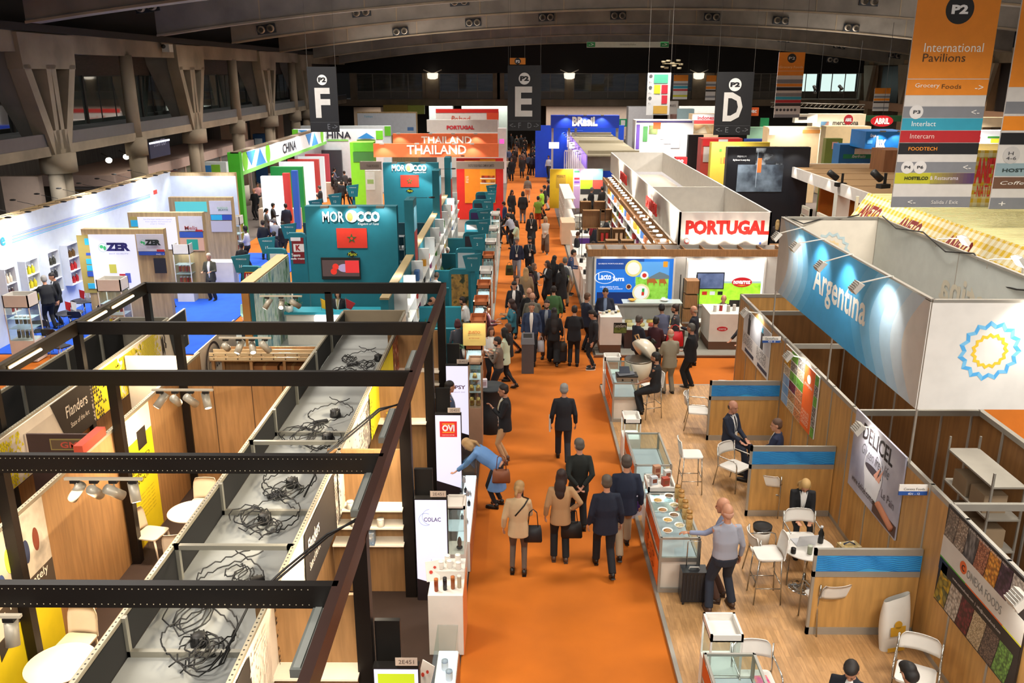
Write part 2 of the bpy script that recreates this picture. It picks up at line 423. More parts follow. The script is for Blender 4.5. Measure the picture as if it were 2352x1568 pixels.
 if hk!='none':
  b=MB()
  def he(x,y,z,a,d,e):b.ell(hc+MH@Vector((x,y,z)),(a,d,e),hm,12,10,MH)
  if hk=='bald':he(0,-.035,-.008,.081,.073,.042);he(0,-.05,-.03,.06,.06,.05)
  elif hk=='cap':he(0,-.01,.052,.088,.106,.075);b.ell(hc+MH@Vector((0,.1,.05)),(.06,.06,.012),hm,10,6,MH)
  elif hk=='hood':he(0,-.02,.02,.095,.105,.12);he(0,-.02,-.1,.1,.09,.07)
  else:
   he(0,-.016,.048,.083,.098,.083);he(0,-.034,.0,.084,.075,.085)
   if hk=='full':he(0,.02,.085,.07,.075,.05);he(0,-.05,-.02,.082,.07,.08)
   if hk in('long','bob','pony','curly'):
    he(0,-.045,-.05,.088,.065,.09)
    for s_ in(-1,1):he(s_*.068,.005,-.05,.03,.055,.1)
   if hk=='long':he(0,-.075,-.16,.1,.05,.16);he(0,-.085,-.27,.085,.04,.1)
   if hk=='curly':he(0,-.07,-.12,.13,.085,.14);he(0,-.085,-.24,.12,.07,.12);he(0,-.02,.05,.1,.105,.09)
   if hk=='verylong':he(0,-.075,-.16,.11,.055,.18);he(0,-.095,-.34,.11,.05,.2);he(0,-.1,-.48,.09,.045,.14)
   if hk=='bun':he(0,-.105,.0,.042,.036,.04);b.tube([hc+MH@Vector((0,-.11,-.0)),hc+MH@Vector((0,-.125,-.09)),hc+MH@Vector((0,-.105,-.15))],[.03,.03,.012],hm,8)
   if hk=='pony':b.tube([hc+MH@Vector((0,-.1,.0)),hc+MH@Vector((0,-.15,-.1)),hc+MH@Vector((0,-.12,-.22))],[.032,.035,.015],hm,8)
  fin(b,'hair',.013 if near else.02,2)
 if beard:
  b=MB();b.ell(hc+MH@Vector((0,.03,-.075)),(.058,.068,.05),c(beard,.8),10,8,MH);fin(b,'beard',.016,1)
 if near and hk!='hood' and glasses is False:
  b=MB()
  for s_ in(-1,1):b.ell(hc+MH@Vector((s_*.03,.089,.004)),(.011,.006,.006),c('241a16',.3),8,6,MH)
  for i,p in enumerate(b.v):b.v[i]=p*k
  b.build('eyes',root)
 if glasses:
  b=MB()
  for s_ in(-1,1):
   b.tube([hc+MH@Vector((s_*.032+.026*math.cos(t*PI/6),.103,.003+.018*math.sin(t*PI/6)))for t in range(13)],.004,c('15120f',.4),5)
   b.tube([hc+MH@Vector((s_*.056,.1,.006)),hc+MH@Vector((s_*.082,.0,.008))],.003,c('15120f',.4),5)
  for i,p in enumerate(b.v):b.v[i]=p*k
  b.build('glasses',root)
  # trousers or skirt
 lk,lc=legs;lm=c(lc,.85)
 b=MB()
 if stance in('sit','stool'):loft(b,[(hip+Vector((0,0,-.1)),.16*F,.12*F,I3),(hip,.172*F,.13*F,I3),(T(0,0,1.04),.15*F,.118*F,ML)],lm,14)
 else:loft(b,[(hip+Vector((0,0,-.12)),.15*F,.115,I3),(hip,.17*F,.125*F,I3),(T(0,0,1.04),.125*F,.1*F,ML)],lm,14)
 if lk=='skirt':
  loft(b,[(hip+Vector((0,0,-.0)),.17,.13,I3),(hip+Vector((0,0,-.4)),.2,.19,I3),(hip+Vector((0,0,-.8)),.25,.27,I3)],lm,16)
 else:
  th,kr,hr={'wide':(.1,.105,.115),'slim':(.085,.058,.046),'shorts':(.1,.085,.08)}.get(lk,(.094,.072,.066))
  for i in(0,1):
   e=feet[i]+Vector((0,-.005,.01 if lk!='slim' else.04))
   if lk=='shorts':b.tube([hj[i],hj[i].lerp(kn[i],.5),kn[i]],[th*1.02,th,kr],lm,10)
   else:b.tube([hj[i],hj[i].lerp(kn[i],.35),kn[i],kn[i].lerp(e,.5),e],[th*1.02,th,kr,(kr+hr)/2,hr],lm,10)
 fin(b,'skirt' if lk=='skirt' else 'trousers',.016 if near else(.022 if mid else.034),4)
 # shoes
 sm_=c('1a1a1c' if shoe=='sneak' else shoe,.45)
 for i in(0,1):
  b=MB();f=feet[i];ti=0
  if stance=='walk' and(i==0)!=(phase>0):ti=.45
  M=rx_(-ti);q=lambda x,y,z:f+M@Vector((x,y,z))
  b.ell(q(0,.065,-.04),(.046,.135,.042),sm_,12,8,M);b.ell(q(0,-.02,-.01),(.042,.058,.055),sm_,10,8,M)
  vs=[q(x,y,z)for z in(-.082,-.058)for x,y in((-.032,-.07),(.032,-.07),(.046,.06),(.036,.18),(0,.205),(-.036,.18),(-.046,.06))]
  b.add(vs,[tuple(range(7))[::-1],tuple(range(7,14))]+[(j,(j+1)%7,7+(j+1)%7,7+j)for j in range(7)],c('e8e4dc',.6)if shoe=='sneak' else sm_)
  for j,p in enumerate(b.v):b.v[j]=p*k
  b.build('shoe',root)
  # upper clothes
 tk,tc=top;tm=c(tc,.85);b=MB()
 bot={'jacket':.76,'coat':.52,'longcoat':.4,'shirt':.93,'tee':.90,'sweater':.88,'dress':.35,'vest':.84,'tunic':.72}[tk]
 if stance in('sit','stool'):bot=max(bot,.90)
 g={'jacket':1.0,'coat':1.04,'longcoat':1.05,'sweater':.98,'vest':1.02}.get(tk,.93)
 FT=F*g
 prof=[(.92,.178*FT,.135*FT,0),(1.06,.16*FT,.13*FT,.008),(1.2,.178*FT,.138*FT,.008),(1.31,.180*g,.128*g,.002),(1.385,.150*g,.105*g,-.005),(1.44,.094*g,.08*g,-.008),(1.48,.062,.062,-.008)]
 if bot<.9:prof=[(bot,(.185 if bot>.6 else.21)*FT,(.145 if bot>.6 else.19)*FT,0)]+prof
 else:prof[0]=(bot,prof[0][1],prof[0][2],0)
 loft(b,[((T(0,yy,z),a,d,ML)if z>=.92 or lean<5 else(hip+Vector((0,.02,z-.92)),a,d,I3))for z,a,d,yy in prof],tm,18)
 for i in(0,1):
  wr=elb[i].lerp(hands[i],.93)
  sr=g*(1.0 if tk in('jacket','coat','longcoat','sweater')else.9)
  pts,rs=[T((-.06,.06)[i],0,1.405),sh[i]+ML@Vector((0,0,-.004)),sh[i].lerp(elb[i],.4)],[.05*sr,.066*sr,.06*sr]
  if tk in('tee','vest','dress')and tk!='dress':b.tube(pts+[sh[i].lerp(elb[i],.7)],rs+[.06*sr],tm,10)
  else:b.tube(pts+[elb[i],elb[i].lerp(hands[i],.5),wr],rs+[.053*sr,.048*sr,.043*sr],tm,10)
 fin(b,tk if tk not in('tee','longcoat')else{'tee':'tee_shirt','longcoat':'coat'}[tk],.0145 if near else(.02 if mid else.034),3)
 # shirt front, tie, badge: laid on the chest
 def chest(u,z,o):
  z_,a,d,yy=min(prof,key=lambda q:abs(q[0]-z));lo=max([q for q in prof if q[0]<=z],default=prof[0],key=lambda q:q[0]);hi=min([q for q in prof if q[0]>=z],default=prof[-1],key=lambda q:q[0])
  t=0 if hi[0]==lo[0]else(z-lo[0])/(hi[0]-lo[0]);a=lo[1]+(hi[1]-lo[1])*t;d=lo[2]+(hi[2]-lo[2])*t;yy=lo[3]+(hi[3]-lo[3])*t
  cs=max(-1,min(1,u/a));return T(u,yy+d*math.sqrt(max(0,1-cs*cs))**.9*.985+o,z)*k
 def patch(name,fw,z0,z1,o,m,nz=8):
  b=MB();nu=4
  for side_ in(0,1):
   pass
  vs=[];fs=[]
  for j in range(nz+1):
   z=z0+(z1-z0)*j/nz;ww=fw(j/nz)
   for i in range(nu+1):vs.append(chest(ww*(i/nu*2-1),z,o))
  for j in range(nz):
   for i in range(nu):a=j*(nu+1)+i;fs.append((a,a+1,a+nu+2,a+nu+1))
  n=len(vs);vs+=[v+(ML@Vector((0,-.02,0)))for v in vs]
  rim=[i for i in range(nu+1)]+[j*(nu+1)+nu for j in range(1,nz+1)]+[nz*(nu+1)+i for i in range(nu-1,-1,-1)]+[j*(nu+1)for j in range(nz-1,0,-1)]
  fs+=[(rim[i],rim[i]+n,rim[(i+1)%len(rim)]+n,rim[(i+1)%len(rim)])for i in range(len(rim))]
  b.add(vs,fs,m,True);return b.build(name,root)
 if shirt:patch('shirt_front',lambda t:(.012+.055*t)if t<.8 else.056-.1*(t-.8),bot+.12 if tk=='jacket' else 1.0,1.465,.007,c(shirt,.8))
 if tie:patch('tie',lambda t:.026-.012*t,1.06,1.44,.013,c(tie,.6))
 if badge:
  o=patch('lanyard',lambda t:.004+.05*t,1.13,1.45,.004 if not shirt else.009,c(badge,.7))if False else None
  b=MB()
  for s_ in(-1,1):b.tube([chest(s_*.065,1.455,.006),chest(s_*.05,1.38,.014),chest(s_*.025,1.25,.016),chest(0,1.14,.016)],.006,c(badge,.7),5)
  b.build('lanyard',root)
  b=MB();q=[chest(x,z,.02)for x,z in((-.04,1.02),(.04,1.02),(.04,1.13),(-.04,1.13))]
  q2=[p+ML@Vector((0,.006,0))for p in q];b.hexa(q+q2,c('eeeae0',.5));b.build('badge',root)
 if strap:
  b=MB();b.tube([T(.05*1,.10,1.44)*k,T(.17,.0,1.455)*k,T(.1,-.12,1.38)*k,T(-.05,-.15,1.2)*k],.012,c(strap),6);b.build('strap',root)
 MW=Matrix.Translation(loc)@Matrix.Rotation(R(rz),4,'Z')
 PEOPLE.append(root)
 return root,[MW@(hd*k+(hd-e).normalized()*.06)for hd,e in zip(hands,elb)],MW,T,k
def finish_people():
 if not REM:return
 for o,vx,it in REM:
  m=o.modifiers.new('r','REMESH');m.mode='VOXEL';m.voxel_size=vx;m.use_smooth_shade=True
  m=o.modifiers.new('s','SMOOTH');m.factor=.5;m.iterations=it
 dg=bpy.context.evaluated_depsgraph_get();res=[]
 for o,vx,it in REM:res.append((o,bpy.data.meshes.new_from_object(o.evaluated_get(dg))))
 for o,me in res:
  if len(me.polygons):
   mt=o.data.materials[0];old=o.data;me.materials.clear();me.materials.append(mt);me.name=o.name;o.modifiers.clear();o.data=me;bpy.data.meshes.remove(old)
   me.polygons.foreach_set('material_index',[0]*len(me.polygons));me.polygons.foreach_set('use_smooth',[True]*len(me.polygons))
  else:o.modifiers.clear()
 REM.clear()
 # ---- bags and things people carry (things of their own)
def hand_bag(p,label,col='171412',w_=.34,h_=.26,d_=.12,drop=.22,cat='bag',rz=0,band=None):
 r=thing('hand_bag',label,cat,(p.x,p.y,p.z-drop-h_),rz)
 b=MB();m=c(col,.6)
 vs=[]
 for z,s_ in((0,.9),(.03,1),(h_*.6,.96),(h_,.82)):
  for x,y in((-1,-1),(1,-1),(1,1),(-1,1)):vs.append((x*w_/2*s_,y*d_/2*(s_ if z<h_ else.35),z))
 b.add(vs,[(3,2,1,0),(12,13,14,15)]+[(4*i+j,4*i+(j+1)%4,4*i+4+(j+1)%4,4*i+4+j)for i in range(3)for j in range(4)],m,True)
 b.build('pouch',r)
 if band:
  q=MB();q.box(-w_*.3,w_*.3,-d_/2-.004,-d_/2,h_*.3,h_*.7,c(band));q.build('printed_label',r)
 b=MB()
 for s_ in(-1,1):b.tube([(-w_*.28,s_*.02,h_-.02),(-w_*.2,s_*.01,h_+drop*.8),(0,0,h_+drop),(w_*.2,s_*.01,h_+drop*.8),(w_*.28,s_*.02,h_-.02)],.008,m,6)
 b.build('handle',r);return r
 # ================================================================ hall structure
XL,XR,YE=-17.2,34.0,90.0
XC=8.4
CONC=c('85807a',.9,kind='concrete');CONC2=c('9a8c78',.9,kind='concrete');DARK=c('1c1816',.8)
def z0(y):return 11.3 if y<=51 else 11.3-.028*(y-51)
def zrib(x,y):return z0(y)-.003*(x-XC)**2
b=MB();b.box(-60,80,-6,190,-.3,-.012,c('6b6058',.9));struct(b,'floor')
b=MB();OC=c('c4680a',.92,kind='carpet',scale=.35)
b.box(-.8,2.24,-6,150,-.012,0,OC);b.box(-17,-.8,21.9,25.2,-.012,0,OC);b.box(2.24,9,21.8,24.4,-.012,0,OC);b.box(-13.2,-6.8,25.2,60,-.012,0,OC);b.box(-15,-9.4,4,21.9,-.012,0,OC)
b.box(8.4,18,40,44,-.012,0,OC);b.box(12,26,28,34,-.012,0,OC)
struct(b,'floor_aisle_carpet')
# roof shell
b=MB()
def shell(u,v):x=XL-1.5+u*(XR-XL+3);y=-4+v*96;return(x,y,zrib(x,y)+2.2)
b.grid(shell,24,12,CONC);struct(b,'ceiling')
b=MB()
for i,ry in enumerate((9.8,19.8,29.8,40.5,51,61,71,81)):
 n=28;xs=[XL+1.3+(XR-XL-2.6)*k/n for k in range(n+1)]
 vs=[]
 for x in xs:
  z=zrib(x,ry);vs+=[(x,ry,z),(x,ry+.9,z-.0),(x,ry+.9,z+2.3),(x,ry,z+2.3)]
 fs=[(4*k+a,4*k+(a+1)%4,4*k+4+(a+1)%4,4*k+4+a)for k in range(n)for a in range(4)]+[(3,2,1,0),(4*n,4*n+1,4*n+2,4*n+3)]
 g=MB();g.add(vs,fs,CONC)
 # pale lower lip of the girder
 vs=[]
 for x in xs:
  z=zrib(x,ry);vs+=[(x,ry-.06,z-.04),(x,ry+.02,z-.04),(x,ry+.02,z+.04),(x,ry-.06,z+.04)]
 g.add(vs,fs,CONC2)
 for x in(XL+1.3+4.6*j for j in range(1,11)):g.box(x-.03,x+.03,ry-.02,ry,zrib(x,ry)+.05,zrib(x,ry)+2.2,CONC2)
 struct(g,'ceiling_girder_%d'%(i+1))
 # end wall with its gallery
b=MB()
for px,k in((805,0),(975,1),(1300,1),(1640,1),(1985,0)):pass
def ex(px):return gy(px,200,YE).x
b.box(-60,80,YE,YE+.6,7.88,14,DARK)
b.box(-40,ex(2000),YE-.2,YE+3,4.76,5.39,CONC2)
for px in(812,978,1140,1150,1305,1475,1650,1985):x=ex(px);b.box(x-.35,x+.35,YE,YE+.6,5.39,7.9,CONC2)
for a,d in((978,1008),(1300,1318),(1590,1640)):b.box(ex(a),ex(d),YE-.05,YE+.5,5.39,7.9,CONC2)
b.box(-60,80,YE+14,YE+14.3,0,9,c('4b443c',.8));b.box(-60,80,YE+3,YE+14,5.0,5.2,DARK)
struct(b,'wall_far')
wn=0
for a,d in((816,978),(1010,1140),(1156,1300),(1318,1475),(1480,1590),(1725,1790),(1790,1880),(1880,1970)):
 wn+=1;b=MB();x0,x1=ex(a),ex(d);n=max(3,int((x1-x0)/1.5));mf=c('8f8b82',.5)
 for i in range(n+1):x=x0+(x1-x0)*i/n;b.box(x-.04,x+.04,YE+.05,YE+.13,5.45,7.85,mf)
 for z in(5.45,6.1,7.8):b.box(x0,x1,YE+.05,YE+.13,z,z+.06,mf)
 b.box(x0,x1,YE+.08,YE+.1,5.45,6.1,c('6f6d66',.5))
 if a>=1790:b.box(x0+.3,x1-.2,YE+.2,YE+.25,5.5,7.8,c('dff5ef',.5,emit=1.15))
 else:
  b.box(x0,x1,YE+.5,YE+.55,5.4,7.88,photo_mat('gallery',['231f1b','3c362f','2a2723','55504a'],1.0,stretch=(.5,1,6),tex='noise'))
 b.quad([(x0,YE+.06,6.1),(x1,YE+.06,6.1),(x1,YE+.06,7.85),(x0,YE+.06,7.85)],GLASS)
 struct(b,'window_%d'%wn)
for px,yy in((995,'l'),(1307,'l'),(1602,'l')):
 x=ex(px);r=thing('uplight','white lit bracket lamp on the gallery pillar '+{995:'between the F and E banners',1307:'beside the E banner',1602:'beside the D banner'}[px],'lamp',(x,YE-.3,7.3))
 b=MB();b.lathe([(.25,0),(.5,.1),(.55,.55),(.5,.6)],c('fff3dc',.5,emit=1.2),n=14);b.build('lamp_shade',r)
 b=MB();b.bar((-.9,0,.9),(0,0,.5),.08,.08,'cfc6b4');b.bar((.9,0,.9),(0,0,.5),.08,.08,'cfc6b4');b.build('arm',r)
 # left wall: gallery with glazing
b=MB();b.box(XL-.5,XL+.1,-4,YE,8.66,9.35,CONC2)
b.box(XL-2.2,XL-1.2,-4,YE,9.5,13,DARK);b.box(XL-1.6,XL-1.4,-4,YE,7.85,9.6,c('4d443d',.8,kind='woody'))
b.box(XL-8,XL+.15,-4,YE,5.05,5.4,CONC2);b.box(XL+.0,XL+.12,-4,YE,5.4,5.85,c('6b6a6c',.4,.4))
b.box(XL-5.2,XL-5,-4,YE,0,5.05,c('6c655e',.8,kind='wood',scale=.2));b.box(XL-1.3,XL+.35,-4,YE,9.35,9.6,c('1b1714',.8))
b.box(XL-9,XL-8.8,-4,YE,5.4,9.4,c('2f2b29',.7))
struct(b,'wall_left')
b=MB();mf=c('2a2826',.5)
for i in range(63):
 y=-2+i*1.46;b.box(XL-1.55,XL-1.5,y-.02,y+.02,5.85,7.85,mf)
 if i%4==0:b.box(XL-1.6,XL-1.45,y-.07,y+.07,5.85,7.9,mf)
b.box(XL-1.56,XL-1.5,-4,YE,7.8,7.88,mf)
b.box(XL-1.9,XL-1.86,-4,YE,5.85,7.86,c('39413f',.25))
struct(b,'window_9')
gm=bpy.data.materials.new('gallery_glass');gm.use_nodes=True
p_=gm.node_tree.nodes['Principled BSDF'];p_.inputs['Base Color'].default_value=(.05,.065,.062,1);p_.inputs['Roughness'].default_value=.035;p_.inputs['Specular IOR Level'].default_value=1.0;p_.inputs['Coat Weight'].default_value=1.0;p_.inputs['IOR'].default_value=2.2
b=MB();b.box(XL-1.54,XL-1.52,-4,YE,5.85,7.84,gm);struct(b,'window_10')
# the forked concrete piers of the left wall, one built, then copies
def pier(name):
 r=thing(name,'forked W-shaped concrete pier of the left gallery','pier')
 g=MB();F=FXp(0)
 top,bt,t=9.3,5.05,.55
 # outline in (y, z): broad top 3.0 m, foot 1.1 m
 def yl(z):f=(z-bt)/(8.7-bt);return-.55-.95*max(0,min(1,f))
 def strip(y0a,y0b,z0_,y1a,y1b,z1_,d0=-.3,d1=.25):g.prism(F,[(y0a,z0_),(y0b,z0_),(y1b,z1_),(y1a,z1_)],CONC2,d0,d1)
 g.prism(F,[(-1.85,8.1),(1.85,8.1),(1.95,9.3),(-1.95,9.3)],CONC2,-.3,.25)
 strip(-.6,-.15,bt,-1.85,-1.4,8.25);strip(.15,.6,bt,1.4,1.85,8.25)
 strip(-.32,-.1,bt+.2,-.34,0,8.25);strip(.1,.32,bt+.2,0,.34,8.25);strip(-.55,.0,bt,-.5,.0,bt+.9);strip(0,.55,bt,0,.5,bt+.9)
 g.build('fork',r)
 g=MB();g.hexa([(-.6,-.55,bt),(.2,-.55,bt),(.2,-.3,bt),(-.6,-.3,bt),(-1.5,-1.9,8.7),(.2,-1.9,8.7),(.2,-1.6,8.7),(-1.5,-1.6,8.7)],CONC);g.build('strut',r)
 g=MB();g.lathe([(.62,4.4),(.62,5.1)],CONC2,n=20,sy=1.15);g.build('collar',r)
 for s_ in(-1,1):
  g=MB();g.cyl((0,s_*.32,1.2),(0,s_*.32,4.45),.27,CONC2);g.cyl((0,s_*.32,0),(0,s_*.32,1.25),.275,c('b9b3a6',.7));g.build('column',r)
 return r
pr=None
for px,lb in((108,'nearest'),(435,'second'),(612,'third'),(700,'fourth')):
 y=gx(px,200,XL).y
 if pr is None:pr=pier('forked_pier');o=pr
 else:o=copy_tree(pr,(0,0,0))
 o.location=(XL,y,0);o['label']='forked concrete gallery pier on twin columns, '+{'nearest':'the largest, above the white striped stand wall','second':'next beyond the hanging navy sign','third':'slim one before the F banner','fourth':'farthest, half behind the F banner'}[lb];o['group']='forked piers of the gallery'
rc=None
for px,lb in((300,'round grey concrete column left of the navy hanging sign'),(540,'round grey concrete column between the second and third forked piers'),(675,'thin round concrete column close to the F banner')):
 y=gx(px,230,XL).y
 if rc is None:
  rc=thing('round_column',lb,'column');g=MB();g.cyl((0,0,1.25),(0,0,5.2),.38,CONC2,20);g.build('shaft',rc)
  g=MB();g.cyl((0,0,5.1),(0,0,8.7),.3,CONC2,20,.27);g.cyl((0,0,4.4),(0,0,5.1),.48,CONC2,20);g.build('upper_shaft',rc)
  g=MB();g.cyl((0,0,0),(0,0,1.25),.385,c('b9b3a6',.7),20);g.build('painted_foot',rc);o=rc
 else:o=copy_tree(rc,(0,0,0),0,lb)
 o.location=(XL,y,0);o['group']='round columns of the gallery'
 # right wall, seen far behind the signs
b=MB();b.box(XR,XR+.5,20,YE,8.6,9.6,CONC2);b.box(XR-.2,XR+.5,20,YE,4.6,5.3,c('b58a6a',.8));b.box(XR+.5,XR+.7,20,YE,0,9.6,c('6b5c4c',.85,kind='concrete'))
for y in(88,80,72,66,60):b.box(XR-.1,XR+.5,y-.5,y+.5,0,9,c('b0906e',.85));b.prism(FXm(XR-.02,y,0),[(-.2,5.3),(.2,5.3),(1.2,8.6),(-1.2,8.6)],c('a08f7a',.85),0,.3)
for y in(84,76,69,63):b.box(XR+.3,XR+.45,y-2,y+2,5.3,8.5,c('241c1a',.5))
struct(b,'wall_right')
# twin air nozzles on the girders
NZ=[(338,15),(612,67),(755,98),(830,28),(920,72),(1087,52),(1055,3),(1255,40),(1420,36),(1635,39),(1793,47),(1955,64),(1995,3),(2055,127),(1928,105),(1912,138),(1800,90),(2280,118)]
nz=None
for i,(px,py)in enumerate(NZ):
 for ry in(29.8,40.5,51,61,71,81):
  q=gy(px,py,ry-.02);zr=zrib(q.x,ry)
  if zr+.15<q.z<zr+2.1:break
 if nz is None:
  nz=thing('air_nozzle_pair','','air nozzle');g=MB();g.box(-.52,.52,-.06,0,-.24,.24,c('1d2530',.6));g.build('back_plate',nz)
  for s_ in(-.26,.26):
   g=MB();F=FY(-.06);g.tube([(s_,-.06,0),(s_,-.2,0),(s_,-.3,-.02)],[.2,.2,.17],c('b5ada0',.5),18,cap=False);g.disc(F,s_,0,.2,c('b5ada0',.5),0,.02)
   g.disc(FY(-.24),s_,-.01,.1,c('241f1b',.7),0,.02);g.build('nozzle',nz)
  o=nz
 else:o=copy_tree(nz,(0,0,0))
 o.location=q;o.rotation_euler=(0,math.atan(.006*(q.x-XC)),0)
 side='left' if px<1176 else 'right'
 o['label']='pair of round air nozzles on a roof girder, %s from the left'%('first second third fourth fifth sixth seventh eighth ninth tenth eleventh twelfth thirteenth fourteenth fifteenth sixteenth seventeenth eighteenth'.split()[sorted(x for x,_ in NZ).index(px)]);o['group']='air nozzle pairs on the roof girders'
 # ================================================================ furniture builders
STEEL=c('b9b6ae',.25,.9);CHROME=c('d6d4cf',.12,1.0);ALU=c('a8a49b',.4,.6);WHT=c('e6e1d8',.5);BLK=c('15120f',.55)
OAK=c('b98d5e',.6,kind='wood',scale=1.2);OAKD=c('a97a4c',.6,kind='wood',scale=1.2);MAPLE=c('c08c4a',.55,kind='wood',scale=.5)
def shell_back(w0,z0_,z1,y0,m,curve=.06,t=.02,tilt=.05,n=8):
 b=MB();vs=[];fs=[]
 for j in range(6):
  for side in(0,1):
   for i in range(n+1):
    u=i/n*2-1;z=z0_+(z1-z0_)*j/5;rr=1-.18*max(0,j/5-.75)*4*abs(u)**6
    vs.append((u*w0/2*rr,y0-tilt*j/5+curve*(1-u*u)*-1-side*t,z))
 W=n+1
 for j in range(5):
  for side in(0,1):
   for i in range(n):
    a=(2*j+side)*W+i;q=a+2*W;fs.append((a,a+1,q+1,q)if side else(a+1,a,q,q+1))
  for i in(0,n):a=2*j*W+i;fs.append((a,a+W,a+3*W,a+2*W)if i else(a+W,a,a+2*W,a+3*W))
 for j in(0,5):
  for i in range(n):a=2*j*W+i;fs.append((a,a+1,a+W+1,a+W))
 b.add(vs,fs,m,True);return b
def seat_pad(sx,sy,z,m,t=.03,r=.06,y=0):
 b=MB();pts=[]
 for cx,cy,a0 in((1,1,0),(-1,1,90),(-1,-1,180),(1,-1,270)):
  for k in range(4):a=R(a0+30*k);pts.append((cx*(sx/2-r)+r*math.cos(a),cy*(sy/2-r)+r*math.sin(a)))
 b.prism(FZ(z,0,y),pts,m,-t,0);return b
def armchair(label,loc,rz,group='white armchairs with steel frames'):
 """white stackable armchair with steel tube frame; faces local +Y"""
 r=thing('armchair',label,'chair',loc,rz,group)
 shell_back(.5,.62,.84,-.24,WHT,tilt=.04).build('backrest',r);seat_pad(.48,.46,.45,WHT).build('seat',r)
 for s_ in(-1,1):
  b=MB();x=s_*.27;b.tube([(x,-.26,.82),(x,-.25,.66),(x,-.08,.66),(x,.14,.66),(x,.21,.63),(x,.23,.55),(x,.24,.0)],.012,STEEL,8);b.build('arm_leg',r)
  b=MB();b.tube([(x*.98,-.25,.84),(x*.98,-.22,.45),(x*1.02,-.30,0)],.012,STEEL,8);b.build('leg',r)
 b=MB();b.tube([(-.27,.2,.43),(.27,.2,.43)],.01,STEEL,6);b.tube([(-.26,-.22,.43),(.26,-.22,.43)],.01,STEEL,6);b.build('seat_frame',r)
 return r
def stool(label,loc,rz,group='white bar stools with backs'):
 r=thing('bar_stool',label,'stool',loc,rz,group)
 shell_back(.4,.78,1.12,-.19,WHT,curve=.03,tilt=.05).build('backrest',r);seat_pad(.4,.4,.8,WHT,.025).build('seat',r)
 for sx in(-1,1):
  for sy in(-1,1):
   b=MB();b.tube([(sx*.17,sy*.17,.78),(sx*.2,sy*.21,0)],.011,STEEL,8);b.build('leg',r)
 b=MB();q=.187
 for a,d in(((-q,-q),(q,-q)),((q,-q),(q,q)),((q,q),(-q,q)),((-q,q),(-q,-q))):
  z=.28 if a[1]!=d[1]else.36
  b.tube([(a[0],a[1],z),(d[0],d[1],z)],.009,STEEL,6)
 b.build('footrest',r);return r
def tub_chair(label,loc,rz,m=WHT,group='white shell chairs',legs='c9a06c'):
 r=thing('shell_chair',label,'chair',loc,rz,group)
 b=MB()
 def fn(u,v):
  x=(u*2-1);t=v
  if t<.5:s_=t*2;return(x*.23*(1-.1*(1-s_)),.22-s_*.4,.45+.06*abs(x)**3-.03*(1-s_)*(1-s_))
  s_=(t-.5)*2;return(x*(.23-.05*s_**3),-.18-.08*s_+.09*abs(x)**2.5*(1-s_*.6),.45+.37*s_)
 b.grid(fn,8,12,m);b.build('shell',r)
 for sx in(-1,1):
  for sy in(-1,1):b=MB();b.tube([(sx*.12,sy*.12,.44),(sx*.22,sy*.22,0)],.012,c(legs,.6),6);b.build('leg',r)
 return r
def mono_chair(label,loc,rz,col='efdcc0',group='cream moulded chairs in the wood-walled booths'):
 """one-piece plastic chair with a straight curved back, as in the wooden booth"""
 m=c(col,.45);r=thing('plastic_chair',label,'chair',loc,rz,group)
 shell_back(.44,.43,.84,-.2,m,curve=.035,tilt=.06,t=.016).build('backrest',r);seat_pad(.45,.44,.455,m,.022).build('seat',r)
 for sx in(-1,1):
  for sy in(-1,1):b=MB();b.tube([(sx*.19,sy*.18,.44),(sx*.215,sy*.235,0)],[.019,.012],m,8);b.build('leg',r)
 return r
def black_chair(label,loc,rz,group='black chairs on the blue carpet'):
 r=thing('black_chair',label,'chair',loc,rz,group);m=c('17171a',.5)
 shell_back(.42,.62,.84,-.2,m,curve=.03).build('backrest',r);seat_pad(.42,.42,.46,m,.03).build('seat',r)
 for sx in(-1,1):
  b=MB();b.tube([(sx*.2,-.2,.8),(sx*.2,-.19,.45),(sx*.2,.2,.45),(sx*.2,.22,0)],.01,STEEL,6);b.tube([(sx*.2,-.19,.45),(sx*.2,-.24,0)],.01,STEEL,6);b.build('leg_frame',r)
 return r
def round_table(label,loc,r_=.42,h=.74,m=WHT,group=None,name='round_table'):
 r=thing(name,label,'table',loc,0,group)
 b=MB();b.lathe([(r_-.01,0),(r_,.006),(r_,.02),(r_-.006,.026)],m,(0,0,h-.026),40);b.build('tabletop',r)
 b=MB();b.lathe([(.03,0),(.03,h-.06)],CHROME,(0,0,.03),16);b.build('pedestal',r)
 b=MB();b.lathe([(.24,0),(.24,.008),(.16,.02),(.06,.045),(.03,.08)],CHROME,n=32);b.build('base',r)
 return r
